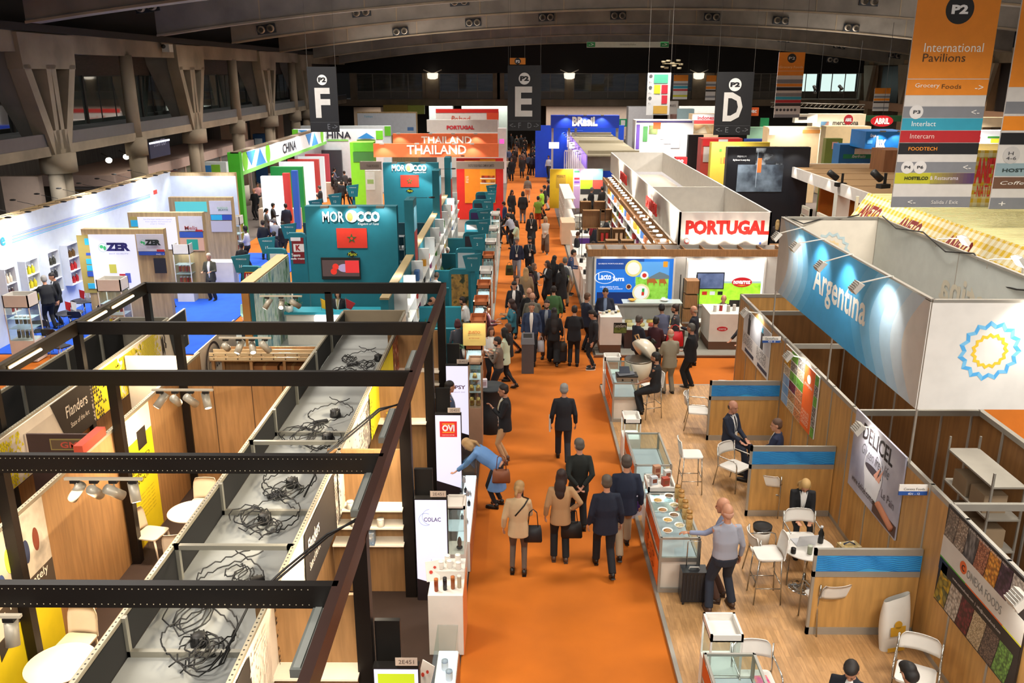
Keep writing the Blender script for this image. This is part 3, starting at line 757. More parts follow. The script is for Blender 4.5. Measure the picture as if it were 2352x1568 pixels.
def case(label,x0,x1,y0,y1,h=.98,glass0=.62,art='f0762a',cat='display case',name='display_case',lit=True,side_art=True,logo=None):
 """counter with glazed upper part; local origin at base centre"""
 cx,cy=(x0+x1)/2,(y0+y1)/2;r=thing(name,label,cat,(cx,cy,.05));a,d=(x1-x0)/2,(y1-y0)/2
 b=MB();b.box(-a+.02,a-.02,-d+.02,d-.02,.05,glass0-.04,c('d9cfbf',.5));b.build('cabinet',r)
 b=MB()
 for sx in(-1,1):
  for sy in(-1,1):b.box(sx*a-.02,sx*a+.02,sy*d-.02,sy*d+.02,0,h,ALU)
 for z in(0,glass0-.06,h-.03):
  t=.07 if z<h-.1 else.03
  for sy in(-1,1):b.box(-a,a,sy*d-.018,sy*d+.018,z,z+t,ALU)
  for sx in(-1,1):b.box(sx*a-.018,sx*a+.018,-d,d,z,z+t,ALU)
 b.build('frame',r)
 b=MB();b.box(-a+.03,a-.03,-d+.03,d-.03,glass0,glass0+.01,c('e8f2f2',.5,emit=.35)if lit else 'dcdcd6');b.build('display_floor',r)
 b=MB();b.box(-a+.01,a-.01,-d+.01,d-.01,h-.008,h,GLASS)
 for sx in(-1,1):b.box(sx*a-.003,sx*a+.003,-d+.02,d-.02,glass0,h-.03,GLASS)
 for sy in(-1,1):b.box(-a+.02,a-.02,sy*d-.003,sy*d+.003,glass0,h-.03,GLASS)
 b.build('glazing',r)
 if side_art:
  b=MB();F=FXm(-a-.019,0,0);b.rect(F,-d+.03,.1,d-.03,glass0-.08,c(art,.5),0,.004);b.rect(F,-d+.03,glass0+.05,d-.03,h-.05,c('c8551c',.5),0,.004);b.build('printed_front',r)
  for i,v in enumerate((.2,.3,.4)):txt(Fr(r.location+Vector((-a-.025,0,0)),(0,-1,0),(0,0,1),(-1,0,0)),'ARGENTINA' if i==1 else '~ ~ ~',0,v,None,.05,'8a3a14',r,align='C')
 return r
def lightbox_kiosk(label,x0,x1,y,top,base=0,depth=.12,face='e9e4f8',emit=1.0):
 """slim black pylon with a glowing front; front face towards the camera end"""
 r=thing('lightbox_pylon',label,'sign',((x0+x1)/2,y+depth/2,base));a=(x1-x0)/2;d=depth/2
 b=MB();b.box(-a-.012,a+.012,-d+.004,d,0,top,BLK);b.build('housing',r)
 b=MB();b.box(-a,a,-d-.004,-d+.004,.25,top-.02,c(face,.5,emit=emit));b.build('light_panel',r)
 b=MB();b.prism(FY(-d-.004),[(-a,.0),(a,.0),(a,.26),(-a,.42)],c('2a2026',.5),0,.006);b.build('dark_foot_panel',r)
 b=MB();b.box(.02,a+.012,-d-.01,-d+.02,top,top+.04,BLK);b.box(.0,a,-d-.012,-d-.008,top+.04,top+.14,c('d8c6b4',.5));b.build('number_plate',r)
 W=Fr(r.location+Vector((0,-d-.012,0)),(1,0,0),(0,0,1),(0,-1,0))
 txt(W,'2E451',a*.5,top+.065,a*.7,.05,'6a5a52',r,align='C',d=.001,ex=.002)
 return r,Fr(r.location+Vector((0,-d-.004,0)),(1,0,0),(0,0,1),(0,-1,0)),a
def flood(label,p,tip,W=60,ang=95,group='white floodlights on arms'):
 """floodlight on an arm: p = where the arm clips on, tip = the lamp's place"""
 p=Vector(p);tip=Vector(tip);r=thing('floodlight',label,'lamp',p,0,group)
 d=(p-tip);L=d.copy();L.z=0;L.normalize();sd=Vector((-L.y,L.x,0));t=tip-p;g=c('cfcac0',.4)
 b=MB();b.tube([(0,0,-.1),(0,0,.05),t*.15+Vector((0,0,.05)),t+Vector((0,0,.02))],.012,g,6);b.build('arm',r)
 b=MB();n=(L+Vector((0,0,-.8))).normalized();f=sd.cross(n).normalized()
 P=lambda a,q,e:t+sd*a+f*q+n*e
 b.hexa([P(-.11,-.08,.0),P(.11,-.08,.0),P(.11,.08,.0),P(-.11,.08,.0),P(-.13,-.1,.07),P(.13,-.1,.07),P(.13,.1,.07),P(-.13,.1,.07)],g)
 for k in range(5):b.bar(P(-.1,-.07+.035*k,-.012),P(.1,-.07+.035*k,-.012),.008,.02,g)
 b.build('lamp_head',r)
 b=MB();b.quad([P(-.12,-.09,.072),P(.12,-.09,.072),P(.12,.09,.072),P(-.12,.09,.072)],c('fff6e4',.5,emit=14));b.build('lens',r)
 o=spot(p+t+n*.09,p+t+n*2,W,ang);return r
def clip_spot(label,p,tip,group,W=0,tgt=None,m='1a1817'):
 p=Vector(p);t=Vector(tip)-p;r=thing('arm_spotlight',label,'lamp',p,0,group);q=c(m,.5)
 b=MB();b.tube([(0,0,-.05),(0,0,.04),t*.8],.008,q,5);b.build('arm',r)
 b=MB();b.ell(t,(.11,.07,.03),q,10,6);b.build('lamp_head',r)
 if W:spot(p+t+Vector((0,0,-.04)),tgt,W,110)
 return r
def track_light(label,x0,x1,y,z,dirs,group='grey track spotlights under the black beams',W=110,lit=None):
 """pale ceiling track with cylinder spotlights; each head a part"""
 r=thing('spotlight_track',label,'lamp',((x0+x1)/2,y,z),0,group);a=(x1-x0)/2
 b=MB();b.box(-a,a,-.02,.02,-.03,0,c('cbbfa9',.4));b.build('track',r)
 n=len(dirs)
 for i,dv in enumerate(dirs):
  x=-a+(i+.5)*2*a/n;dv=Vector(dv).normalized();q=Vector((x,0,-.2));g=c('b3aa98',.4,.2)
  b=MB();b.box(x-.05,x+.05,-.03,.03,-.07,-.03,BLK);b.tube([(x,0,-.06),(x,0,-.13)],.012,g,6)
  b.tube([q-dv*.14,q+dv*.12],.062,g,14);o=b.build('lamp_head',r)
  bb=MB();e=q+dv*.122;u=dv.orthogonal().normalized();v=dv.cross(u)
  bb.quad([e+(u*math.cos(k*PI/6)+v*math.sin(k*PI/6))*.05 for k in range(12)],c('ffe9c4',.5,emit=20));bb.build('lens',o)
  if lit is None or i in lit:spot(Vector(r.location)+q+dv*.14,Vector(r.location)+q+dv*3,W,85,(1,.80,.55))
 return r
def bottle(loc,label,m,cap='e8e4da',h=.24,r=.035,group=None,cat='bottle',neck=True,name='bottle'):
 o=thing(name,label,cat,loc,0,group);b=MB()
 if neck:b.lathe([(r*.9,0),(r,.01),(r,h*.6),(r*.45,h*.78),(r*.4,h*.92)],m,n=14)
 else:b.lathe([(r*.92,0),(r,.008),(r,h*.8),(r*.95,h*.84)],m,n=16)
 b.build('bottle_body' if neck else 'jar_body',o)
 b=MB();rr=r*.5 if neck else r*.98;b.lathe([(rr,0),(rr,h*(.1 if neck else.15))],c(cap,.4),(0,0,h*(.9 if neck else.84)),14);b.build('cap',o);return o
def box_(name,label,cat,x,y,z,sx,sy,sz,m,rz=0,group=None,top=None):
 b=MB();b.box(-sx/2,sx/2,-sy/2,sy/2,0,sz,m)
 if top:b.box(-sx*.35,sx*.35,-sy/2-.002,-sy/2,sz*.25,sz*.75,top)
 return one(b,name,label,cat,group,(x,y,z),rz)
def plant(loc,label,h=.8,group='green potted plants',pot='e6e2d8',n=16,spread=.35,seed=1,z0_=0):
 rnd=random.Random(seed);o=thing('potted_plant',label,'plant',loc,0,group)
 b=MB();b.lathe([(.1,0),(.13,.22),(.115,.22),(.11,.19)],c(pot,.5),n=14);b.build('pot',o)
 b=MB();g=c('2f5a2c',.6,h2='4d7d3a')
 for i in range(n):
  a=rnd.random()*2*PI;L=h*(.6+.5*rnd.random());sp=spread*(.4+.8*rnd.random());w_=.022+.018*rnd.random();vs=[];fs=[]
  for k in range(6):
   t=k/5;rr=sp*t**1.3;z=.2+(L-.2)*(t-.45*t*t*1.1);ww=w_*math.sin(PI*min(.97,t*.85+.12));x,y=rr*math.cos(a),rr*math.sin(a)
   vs+=[(x-ww*math.sin(a),y+ww*math.cos(a),z),(x,y,z-.006),(x+ww*math.sin(a),y-ww*math.cos(a),z)]
  for k in range(5):fs+=[(3*k,3*k+1,3*k+4,3*k+3),(3*k+1,3*k+2,3*k+5,3*k+4)]
  b.add(vs,fs,g,True)
 b.build('leaves',o);return o
 # ================================================================ black-framed stand with wooden booths
ZF=3.5;BX0,BX1=-8.35,-1.65;BY=[18.9,15.7,12.9,9.77,6.95,4.0]
STL=c('17120f',.45,.2);GALV=c('9b988c',.45,.6);BLKB=c('0b0b0a',.9);CREAM=c('f1e2cc',.6);YEL=c('f2dc1e',.6)
WOODW=c('a67c4e',.6,kind='wood',scale=.55);BROWN=c('3a2a22',.95,kind='carpet');WBOARD=c('989a96',.6)
b=MB();b.box(-9.4,-.8,2.5,21.9,0,.03,BROWN);struct(b,'floor_brown_carpet')
fr=thing('steel_frame','black steel roof frame of beams and posts over the wooden booths','frame',(-5,12,0))
def holes(g,F,u0,u1,v,st=.06,r=.006):
 k=int((u1-u0)/st)
 for i in range(k):g.disc(F,u0+(i+.5)*st,v,r,c('c9bca0',.5),0,.001,n=6)
for i,y in enumerate(BY):
 g=MB();g.box(BX0,BX1,y,y+.09,ZF-.24,ZF,STL)
 if i>=3:
  F=FY(y);holes(g,F,BX0+1.0,BX1-.2,ZF-.04);holes(g,F,BX0+1,BX1-.2,ZF-.2)
 g.build('cross_beam',fr,w=True)
for x,m in((BX0,c('2a2013',.5)),(BX1,c('3a211a',.45))):
 g=MB();g.box(x-.05,x+.05,3.5,19.0,ZF-.24,ZF,m);g.build('side_rail',fr,w=True)
for x,y in[(-1.68,18.4),(-1.68,15.56),(-1.68,12.0),(-1.68,8.15),(-1.68,5),(-8.35,18.9),(-8.35,12.9),(-8.35,15.7),(-8.35,9.77),(-6.45,15.75),(-6.45,12.95),(-6.45,9.8),(-4.25,18.9)]:
 g=MB();s_=.07 if x<-2 else.085;g.box(x-s_,x+s_,y,y+2*s_,.03,ZF-.2,STL);g.build('post',fr,w=True)
def lrange(a,d,z):return gz(*a,z).y,gz(*d,z).y
# glowing tubes on the left rail, unlit channels on the right rail
tl=None
for a,d,lb in(((305,670),(258,698),'warm glowing tube on the left black rail, farthest of three'),((243,706),(192,737),'warm glowing tube on the left black rail, middle of three'),((93,793),(21,835),'warm glowing tube on the left black rail, nearest of three')):
 y1,y0=gx(*a,BX0+.08).y,gx(*d,BX0+.08).y;z=gx(*a,BX0+.08).z
 r=thing('tube_light',lb,'lamp',(BX0+.08,(y0+y1)/2,ZF-.1),0,'tube lights on the left rail')
 L=(y1-y0)/2;g=MB();g.tube([(0,-L,0),(0,L,0)],.022,c('ffe9bd',.5,emit=9),8);g.build('tube',r);g=MB();g.box(-.03,-.012,-L-.03,L+.03,-.03,.03,c('6e5a34',.5));g.build('mount',r)
 area(BX0+.14,(y0+y1)/2,ZF-.1,.05,L*2,7,(1,.85,.6),(0,-PI/2*.6,0),150)
for n_,(a,d)in enumerate((((955,808),(938,850)),((912,942),(884,1010)),((860,1088),(824,1178)),((760,1383),(696,1545)))):
 y1,y0=gz(*a,ZF-.26).y,gz(*d,ZF-.26).y
 r=thing('channel_light','grey metal channel lamp under the right rail, '+('farthest','third from the front','second from the front','nearest')[n_]+' one','lamp',(-1.83,(y0+y1)/2,ZF-.26),0,'channel lamps on the right rail')
 L=(y1-y0)/2;g=MB();g.box(-.055,.055,-L,L,-.05,.03,c('8f948e',.4,.3));g.box(-.03,.03,-L+.02,L-.02,.03,.04,c('b5bab4',.4,.3));g.build('housing',r)
 area(-1.9,(y0+y1)/2,ZF-.33,.06,L*2,75,(1,.84,.62),(0,R(35),0),150)
 # raceway walls: pairs of walls with a ceiling trough of cables between
def profile(g,x,y0,y1,z,w_=.05):
 g.box(x-w_/2,x+w_/2,y0,y1,z-.05,z,c('a8a08c',.45,.5));F=FZ(z);k=int((y1-y0)/.075)
 for i in range(k):g.disc(F,x,y0+(i+.5)*.075,.012,c('2a2722',.6),0,.0015,n=6)
def trough(name,label,x0,x1,y0,y1,zt,zb):
 r=thing(name,label,'wall',((x0+x1)/2,(y0+y1)/2,0))
 g=MB();profile(g,x0,y0,y1,zt);profile(g,x1,y0,y1,zt)
 for i,y in enumerate(BY):
  if y0<y<y1:
   g.box(x0,x1,y-.42,y-.36,zt-.06,zt,GALV);g.box(x0+.02,x0+.08,y-.42,y-.36,zb,zt,GALV);g.box(x1-.08,x1-.02,y-.42,y-.36,zb,zt,GALV);g.box(x0,x1,y-1.9,y-1.84,zb,zb+.07,GALV)
   g.box(x0+.02,x0+.07,y-1.9,y-1.84,zb,zt,GALV)
 g.build('galvanised_profiles',r,w=True)
 g=MB();g.box(x0+.02,x0+.035,y0,y1,zb,zt-.05,BLKB);g.box(x1-.035,x1-.02,y0,y1,zb,zt-.05,BLKB);g.build('black_lining',r,w=True)
 return r
tr=trough('raceway','raceway of galvanised profiles with a white board full of black cables',-4.2,-2.72,3.2,20.2,2.5,2.02)
g=MB();g.box(-4.16,-2.76,3.2,20.2,1.98,2.02,WBOARD);g.build('ceiling_board',tr,w=True)
g=MB();g.box(-4.26,-4.2,3.2,15.7,0.03,2.46,WOODW);g.build('wood_wall',tr,w=True)
g=MB();g.box(-2.98,-2.92,3.2,20.2,0.03,1.98,WOODW);g.build('wood_back',tr,w=True)
g=MB();g.hexa([(-4.2,20.2,1.6),(-2.7,20.2,1.6),(-2.7,20.26,1.6),(-4.2,20.26,1.6),(-4.2,20.2,2.52),(-2.7,20.2,2.52),(-2.7,20.26,2.52),(-4.2,20.26,2.52)],c('8a7a62',.6));g.build('end_board',tr,w=True)
def tris(g,F,u0,u1,v0,v1,m,dens,s_=.055,d=.004,seed=3,up=True):
 rnd=random.Random(seed);nu=int((u1-u0)/s_);nv=int((v1-v0)/s_)
 for i in range(nu):
  for j in range(nv):
   k=rnd.random()
   if k<dens((i+.5)/nu,(j+.5)/nv):
    a=u0+i*s_;e=v0+j*s_;q=s_*.98
    p=[(a,e),(a+q,e),(a+q/2,e+q)]if up else[(a,e+q),(a+q/2,e),(a+q,e+q)]
    g.add([F.p(x,y,d)for x,y in p],[(0,1,2)],m)
def lion(g,F,u,v,s_,m):
 for k in range(5):
  a=-.1+k*.07;g.tube([F.p(u+s_*(a-.05+.1*math.sin(t*1.4+k)),v+s_*(.5-t*.45-k*.03),.006)for t in(0,.5,1,1.5,2)],[.002,s_*.028,s_*.035,s_*.022,.002],m,5)
 g.tube([F.p(u+s_*.2,v+s_*.5,.006),F.p(u+s_*.28,v+s_*.3,.006),F.p(u+s_*.22,v+s_*.1,.006),F.p(u+s_*.33,v,.006),F.p(u+s_*.28,v-s_*.2,.006)],s_*.025,m,5)
FR=FXp(-2.68)
fs=thing('fascia','long printed fascia in black, cream and yellow triangles above the aisle shelves','sign',(-2.7,11.7,1.55))
g=MB();g.box(-2.72,-2.69,3.2,20.2,1.54,2.46,CREAM);g.build('fascia_board',fs,w=True)
Yt=lambda px,py:gz(px,py,2.46).y
yb=[20.2,Yt(900,790),Yt(870,850),Yt(844,905),Yt(780,1042),Yt(757,1083),Yt(701,1227),Yt(650,1340),Yt(627,1382),3.2]
g=MB();BK=c('2b241e',.6)
g.rect(FR,yb[3],1.55,yb[1],2.45,YEL,.0105,.013)
g.rect(FR,yb[6],1.55,yb[5],2.45,BK,.0105,.013);g.rect(FR,yb[9],1.55,yb[8]-.9,2.45,BK,.0105,.013)
g.rect(FR,yb[2]+.9,1.55,yb[1]+1.6,2.45,photo_mat('fascia_food',['e8d6bd','b5502a','5a2a1c','e8d6bd','c98a5a'],5,tex='noise'),.0105,.012)
g.rect(FR,yb[4]-.35,1.6,yb[4]+.55,2.3,photo_mat('fascia_bread',['f1e2cc','f1e2cc','c9803a','f1e2cc'],3.2,tex='noise'),.0105,.012)
tris(g,FR,yb[3]-.25,yb[3]+.35,1.55,2.44,BK,lambda a,e:1-a,d=.015,seed=1)
tris(g,FR,yb[4]-.0,yb[3]-.1,1.55,2.44,BK,lambda a,e:.85*a**2,d=.015,seed=2)
tris(g,FR,yb[5]-.1,yb[5]+.5,1.55,2.44,BK,lambda a,e:1-a,d=.015,seed=4)
tris(g,FR,yb[6]-.0,yb[6]+.0,1.55,2.44,CREAM,lambda a,e:a,d=.016)
tris(g,FR,yb[8]-1.0,yb[8]-.2,1.55,2.44,CREAM,lambda a,e:a,d=.016,seed=6)
tris(g,FR,yb[8]-2.3,yb[8]-1.5,1.55,2.44,CREAM,lambda a,e:1-a,d=.016,seed=7)
tris(g,FR,yb[8]-1.3,yb[8]-.9,1.55,2.44,BK,lambda a,e:1-a,d=.0145,seed=8)
g.prism(FR,[(yb[6]-.0,1.55),(yb[6]+.0,2.45),(yb[6]-.12,1.55)],BK,.011,.0145)
lion(g,FR,yb[7]+.2,1.95,.45,c('33291f',.6));tris(g,FR,yb[7]-.35,yb[7]-.1,1.6,2.4,BK,lambda a,e:.5,d=.015,seed=9)
g.build('printed_pattern',fs,w=True)
yl_=yb[6]
txt(FR,'Flanders',yl_+.12,2.1,.62,.2,'f4ead8',fs,d=.015,bold=.01);txt(FR,'State of the Art',yl_+.12,1.86,.6,.12,'f4ead8',fs,d=.015)
# cables in the trough
def wire(pts,name='cable',label=None,r_=.009,cat='cable',group='black cables in the raceway'):
 g=MB();g.tube(pts,r_,c('121110',.5),5,smooth=True);return one(g,name,label,cat,group)
rnd=random.Random(5)
bays=[(-3.4,17.4,'farthest bay of'),(-3.4,14.2,'third bay from the front of'),(-3.45,11.4,'second bay from the front of'),(-3.5,8.7,'the broad front bay of'),(-3.5,5.9,'the nearest bay of')]
for bi,(cx,cy,nm)in enumerate(bays):
 for k in range(7 if bi>1 else 5):
  pts=[];ox,oy=cx+rnd.uniform(-.35,.2),cy+rnd.uniform(-1.0,1.0)
  lo=k%3==0
  N_=46;a=rnd.random()*6;rr=rnd.uniform(.1,.28)
  for i in range(N_):
   t=i/N_;a+=.55+rnd.uniform(-.3,.3)
   if lo:x=cx-.5+1.0*(.5+.4*math.sin(t*7+k));y=cy-1.1+t*2.4
   else:x=ox+rr*math.cos(a)*(.6+.4*t)+.1*math.sin(5*t);y=oy+rr*math.sin(a)*1.2+.2*(t-.5)
   x=min(-2.84,max(-4.08,x));y=min(20,max(3.4,y));pts.append((x,y,2.035+.05*abs(math.sin(i*1.3+k))+.01*k))
  wire(pts,label=('long black cable running along %s the raceway' if lo else 'black cable coiled in a tangle on %s the raceway')%nm)
 for k in range(2):
  x,y=cx+rnd.uniform(-.1,.45),cy+(-.6+1.1*k)
  r=thing('transformer','ribbed black round transformer on %s the raceway, %s'%(nm,('nearer','farther')[k]),'transformer',(x,y,2.02),0,'round black transformers among the cables')
  g=MB();g.lathe([(.1,0),(.1,.05),(.085,.07),(.085,.11),(.07,.13)],c('1b1a19',.5),n=16);g.build('case',r);g=MB()
  for j in range(10):a=j*PI/5;g.bar((.084*math.cos(a),.084*math.sin(a),.03),(.084*math.cos(a),.084*math.sin(a),.13),.012,.012,'0f0f0f',up=(1,0,0))
  g.build('cooling_ribs',r)
 box_('power_strip','flat black power strip on %s the raceway'%nm,'power strip',cx-.1,cy+.15,2.03,.26,.08,.05,c('141414',.5),.5,'power strips among the cables')
for i,(y,lb)in enumerate(((12.3,'thick pair of black cables drooping from the rail post to the raceway, farther'),(8.55,'thick pair of black cables drooping from the rail post to the raceway, nearer'))):
 g=MB()
 for q in(0,.05):g.tube([(-1.75,y+q,3.2 if i==0 else 3.3),(-2.1,y+q,3.12-q),(-2.6,y-.1,2.72-q),(-2.9,y-.35,2.5),(-3.1,y-.9,2.1)],.014,c('121110',.5),6)
 one(g,'cable',lb,'cable','drooping cables')
 # left trough with the yellow printed fascia
tr2=trough('raceway','empty raceway of galvanised profiles lined in black, beside the blue carpet',-9.35,-8.2,8.4,19.6,2.5,1.5)
g=MB();g.box(-9.35,-8.2,19.6,19.66,1.5,2.5,c('6a655a',.6));g.box(-9.3,-8.25,8.4,19.6,1.46,1.5,c('2c2a28',.7));g.build('end_board',tr2,w=True)
FL=FXp(-8.14)
f2=thing('fascia','long cream fascia with yellow triangle pattern above the left wooden booths','sign',(-8.16,14,1.55))
g=MB();g.box(-8.2,-8.15,8.0,20.6,1.55,2.46,CREAM);g.build('fascia_board',f2,w=True);g=MB()
for u0,u1 in((8.2,9.5),(10.0,11.5),(11.7,12.9),(16.9,17.6),(17.9,18.6)):
 tris(g,FL,u0-.35,u1+.35,1.57,2.44,YEL,lambda a,e:min(1,3.2*min(a,1-a)**1.1+.05),.07,.003,int(u0*7));tris(g,FL,u0-.3,u1+.3,1.57,2.44,YEL,lambda a,e:min(1,3.2*min(a,1-a)**1.1),.07,.003,int(u0*9),False)
ua,ub=Yt(225,850),Yt(342,760)
def LY(px,py):return gx(px,py,-8.14).y
g.rect(FL,15.6,1.57,16.75,2.44,c('e8d51e',.6),0,.003);g.prism(FL,[(14.1,2.45),(15.5,2.45),(15.5,1.56),(14.5,1.56)],BK,0,.006)
tris(g,FL,15.4,16.2,1.56,2.44,BK,lambda a,e:1-a,.075,.007,4)
g.prism(FL,[(19.35,2.45),(20.5,2.45),(20.5,1.56),(19.6,1.56)],BK,0,.006);lion(g,FL,19.0,2.0,.5,c('33291f',.6));g.build('printed_pattern',f2,w=True)
txt(FL,'Flanders',14.55,2.02,.8,.22,'f4ead8',f2,d=.006,bold=.01);txt(FL,'State of the Art',14.65,1.8,.7,.1,'f4ead8',f2,d=.006)
txt(FL,'Flanders',19.72,2.05,.62,.22,'f4ead8',f2,d=.006,bold=.01);txt(FL,'State of the Art',19.74,1.84,.6,.1,'f4ead8',f2,d=.006)
b=MB();b.box(-8.42,-8.36,8,19.6,.03,1.5,WOODW);one(b,'timber_wall','wood panel wall under the yellow triangle fascia','wall')
# middle wall with posters
mw_=thing('partition','tall wood partition with galvanised top, yellow posters facing the cream tables','wall',(-6.55,10,0))
g=MB();g.box(-6.58,-6.54,4.0,17.0,.03,2.46,WOODW);g.build('wood_panel',mw_,w=True)
g=MB();profile(g,-6.56,4.0,17.0,2.5,.06);g.build('galvanised_profile',mw_,w=True)
FM=FXp(-6.54)
def mrange(y0,y1):return y0,y1
g=MB();g.rect(FM,13.1,.06,14.35,2.44,YEL,0,.006);g.rect(FM,13.1,1.98,14.35,2.44,CREAM,.006,.008);g.rect(FM,13.75,1.75,14.1,2.1,BK,.008,.01);g.build('yellow_poster',mw_,w=True)
for v,s_ in((1.55,'SHARED'),(1.43,'IDEAS FOR'),(1.31,'DISTINCTIVE'),(1.19,'FLAVOURS')):txt(FM,s_,13.25,v,.9,.08,'4a4210',mw_,d=.008)
for k in range(7):txt(FM,'taste and tradition of the region',13.3,.95-k*.07,.85,.03,'8a7a20',mw_,d=.008)
g=MB();g.rect(FM,9.1,.06,10.75,1.1,YEL,0,.006);g.rect(FM,9.1,1.1,10.75,2.44,photo_mat('tulips',['8a8478','cfc4b0','b5a892','4a4038','d8cdb8'],1.1,tex='noise'),0,.006)
g.rect(FM,9.1,1.1,10.75,1.5,c('4a3f33',.6),.006,.008);g.rect(FM,9.15,1.12,9.55,1.42,CREAM,.008,.01);g.prism(FM,[(9.3,.85),(9.75,1.05),(9.75,1.1),(9.3,1.1)],BK,.006,.01)
for u,v,m in((10.45,1.95,'7a3a24'),(10.2,1.9,'2b3550'),(9.6,1.75,'30406a'),(9.35,1.65,'a24a3a'),(9.95,2.15,'d8662a'),(9.8,2.0,'c8d24a')):g.disc(FM,u,v,.07,m,.006,.012,ry=.17)
g.build('photo_poster',mw_,w=True)
txt(FM,'and',9.65,1.58,.2,.08,'f4ead8',mw_,d=.012);txt(FM,'Passionately',9.65,1.34,.95,.16,'f4ead8',mw_,d=.012,bold=.01);txt(FM,'reliable',9.85,1.18,.6,.14,'f4ead8',mw_,d=.012,bold=.01)
b=MB();b.box(-6.5,-4.27,15.8,15.86,.03,2.46,WOODW)
for x in(-5.9,-5.15,-4.55):b.box(x,x+.012,15.79,15.8,.03,2.46,c('4a3220',.7))
one(b,'timber_wall','frontal wood panel wall behind the round cream table','wall')
# table groups
round_table('round cream table with chrome pedestal in front of the yellow poster',(-5.62,13.45,.03),.40,m=c('f3e2c8',.4))
mono_chair('cream chair behind the far round table, facing us',(-5.75,14.25,.03),PI)
mono_chair('cream chair on the poster side of the far round table',(-6.25,13.2,.03),-PI/2-.2)
mono_chair('cream chair with its back to us at the far round table',(-5.6,12.75,.03),.25)
round_table('round cream table with chrome pedestal at the near booth corner',(-5.85,9.4,.03),.43,m=c('f3e2c8',.4))
mono_chair('cream chair behind the near round table',(-6.1,10.2,.03),PI-.1)
mono_chair('cream chair half hidden behind the raceway by the near table',(-5.05,9.6,.03),PI/2)
area(-5.4,13.2,3.1,.3,.3,120,(1,.8,.56),spread=170);area(-5.4,9.4,3.1,.3,.3,100,(1,.8,.56),spread=170)
area(-7.4,10.2,3.1,.3,.6,70,(1,.8,.56),spread=170);area(-7.4,16.5,3.1,.3,.6,70,(1,.8,.56),spread=170)
def TRK(px0,px1,py,y,lb,dirs,lit=None,W=130):
 a,d=gy(px0,py,y),gy(px1,py,y);return track_light(lb,a.x,d.x,y-.08,ZF-.26,dirs,lit=lit,W=W)
TRK(598,695,668,18.9,'spotlight track under the farthest black beam, over the receptionist',[(-.5,-.3,-.8),(.1,-.9,-.45),(.6,.5,-.6)],(1,))
TRK(505,625,765,15.7,'spotlight track under the second farthest beam, above the grey crates',[(-.1,.9,-.5),(-.3,-.6,-.8),(.25,-.7,-.6),(.4,.5,-.8)],(1,2))
TRK(352,492,879,12.9,'spotlight track under the middle beam, in front of the wood wall',[(-.5,-.45,-.7),(-.05,.9,-.7),(.35,.7,-.8),(.3,-.5,-.8)],(0,3))
TRK(152,330,1071,9.77,'spotlight track under the second nearest beam, above the tulip photo',[(-.6,.1,-.8),(0,.9,-.8),(.5,.6,-.7),(.25,-.4,-.9)],(3,))
TRK(-120,52,1364,6.95,'spotlight track at the end of the nearest black beam',[(-.4,.4,-.8),(0,.2,-1),(.1,-.3,-.9)],(2,))
# storage behind the wood wall: crates, shelf, ladder, boxes
b=MB()
for x in(-6.4,-5.6,-4.9,-4.35):
 b.box(x-.03,x+.03,17.3,17.36,.03,2.2,OAKD);b.box(x-.03,x+.03,17.9,17.96,.03,2.2,OAKD)
for z in(.4,1.0,1.62,2.2):b.box(-6.45,-4.3,17.28,17.98,z,z+.03,OAK)
b.box(-6.45,-4.3,17.98,18.02,.03,2.3,WOODW);one(b,'storage_shelf','open wooden storage shelf unit behind the black beams','shelf')
for x,sx,lb in((-5.35,.55,'brown cardboard carton on the storage shelf beside the crates'),(-4.75,.55,'brown cardboard carton on the storage shelf next to the raceway')):
 b=MB();b.box(-sx/2,sx/2,-.25,.25,0,.42,c('9c6436',.7));b.box(-.03,.03,-.252,.252,.0,.422,c('b98a55',.5))
 for q in(-.12,.02):b.box(q,q+.07,-.254,-.25,.25,.31,c('e0d8cc',.6))
 one(b,'cardboard_box',lb,'box','cartons on the storage shelf',(x,17.62,1.65))
b=MB()
for z,y in((.0,0),(.0,.25)):
 for q in(0,.09):b.box(-1.2,1.0,y+q*.2,y+q*.2+.03,z+q,z+q+.07,c('c2a983',.4,.3))
for k in range(9):
 x=-1.1+k*.25;b.cyl((x,0,.04),(x,.28,.04),.014,c('c2a983',.4,.3),8)
 for q in(0,.09):b.disc(FY(0),x,.035+q,.014,c('33261c',.6),0,.004,n=8)
one(b,'ladder','folded aluminium ladder lying on top of the storage shelf','ladder',None,(-5.25,17.25,2.23))
cr=None
for i,(z,lb)in enumerate(((1.35,'lower grey plastic crate of the stack by the storage shelf'),(1.75,'upper grey plastic crate of the stack, with crumpled film inside'))):
 r=thing('plastic_crate',lb,'crate',(-6.08,16.45,z),0,'stacked grey crates');g=MB();m=c('8e8478',.5)
 for a in((-.3,.3,-.22,-.2),(-.3,.3,.2,.22),(-.3,-.28,-.2,.2),(.28,.3,-.2,.2)):g.box(*a,0,.38,m)
 g.box(-.3,.3,-.22,.22,0,.02,m);g.box(-.31,.31,-.235,-.22,.33,.38,m);g.box(.3,.315,-.2,.2,.33,.38,m)
 for x in(-.29,-.1,.08,.27):g.box(x,x+.02,-.235,-.22,0,.35,m)
 g.build('crate_body',r);g=MB();g.box(-.09,.09,-.238,-.234,.2,.26,c('201c18',.8)if i==0 else c('cfc6a8',.6));g.build('hand_hole' if i==0 else 'paper_label',r)
 g=MB();g.box(-.2,.14,-.238,-.234,.04,.15,c('e8dcc8',.6));g.build('paper_label',r)
b=MB();b.box(-6.5,-5.7,16.2,16.7,.03,1.33,OAK);one(b,'cupboard','wooden cupboard carrying the grey crates','cupboard')
o=box_('plastic_film','crumpled white plastic film in the upper grey crate','film',-6.1,16.45,1.8,.3,.2,.3,photo_mat('film',['f2ece0','8a8278','d8d0c4'],9,tex='noise'))
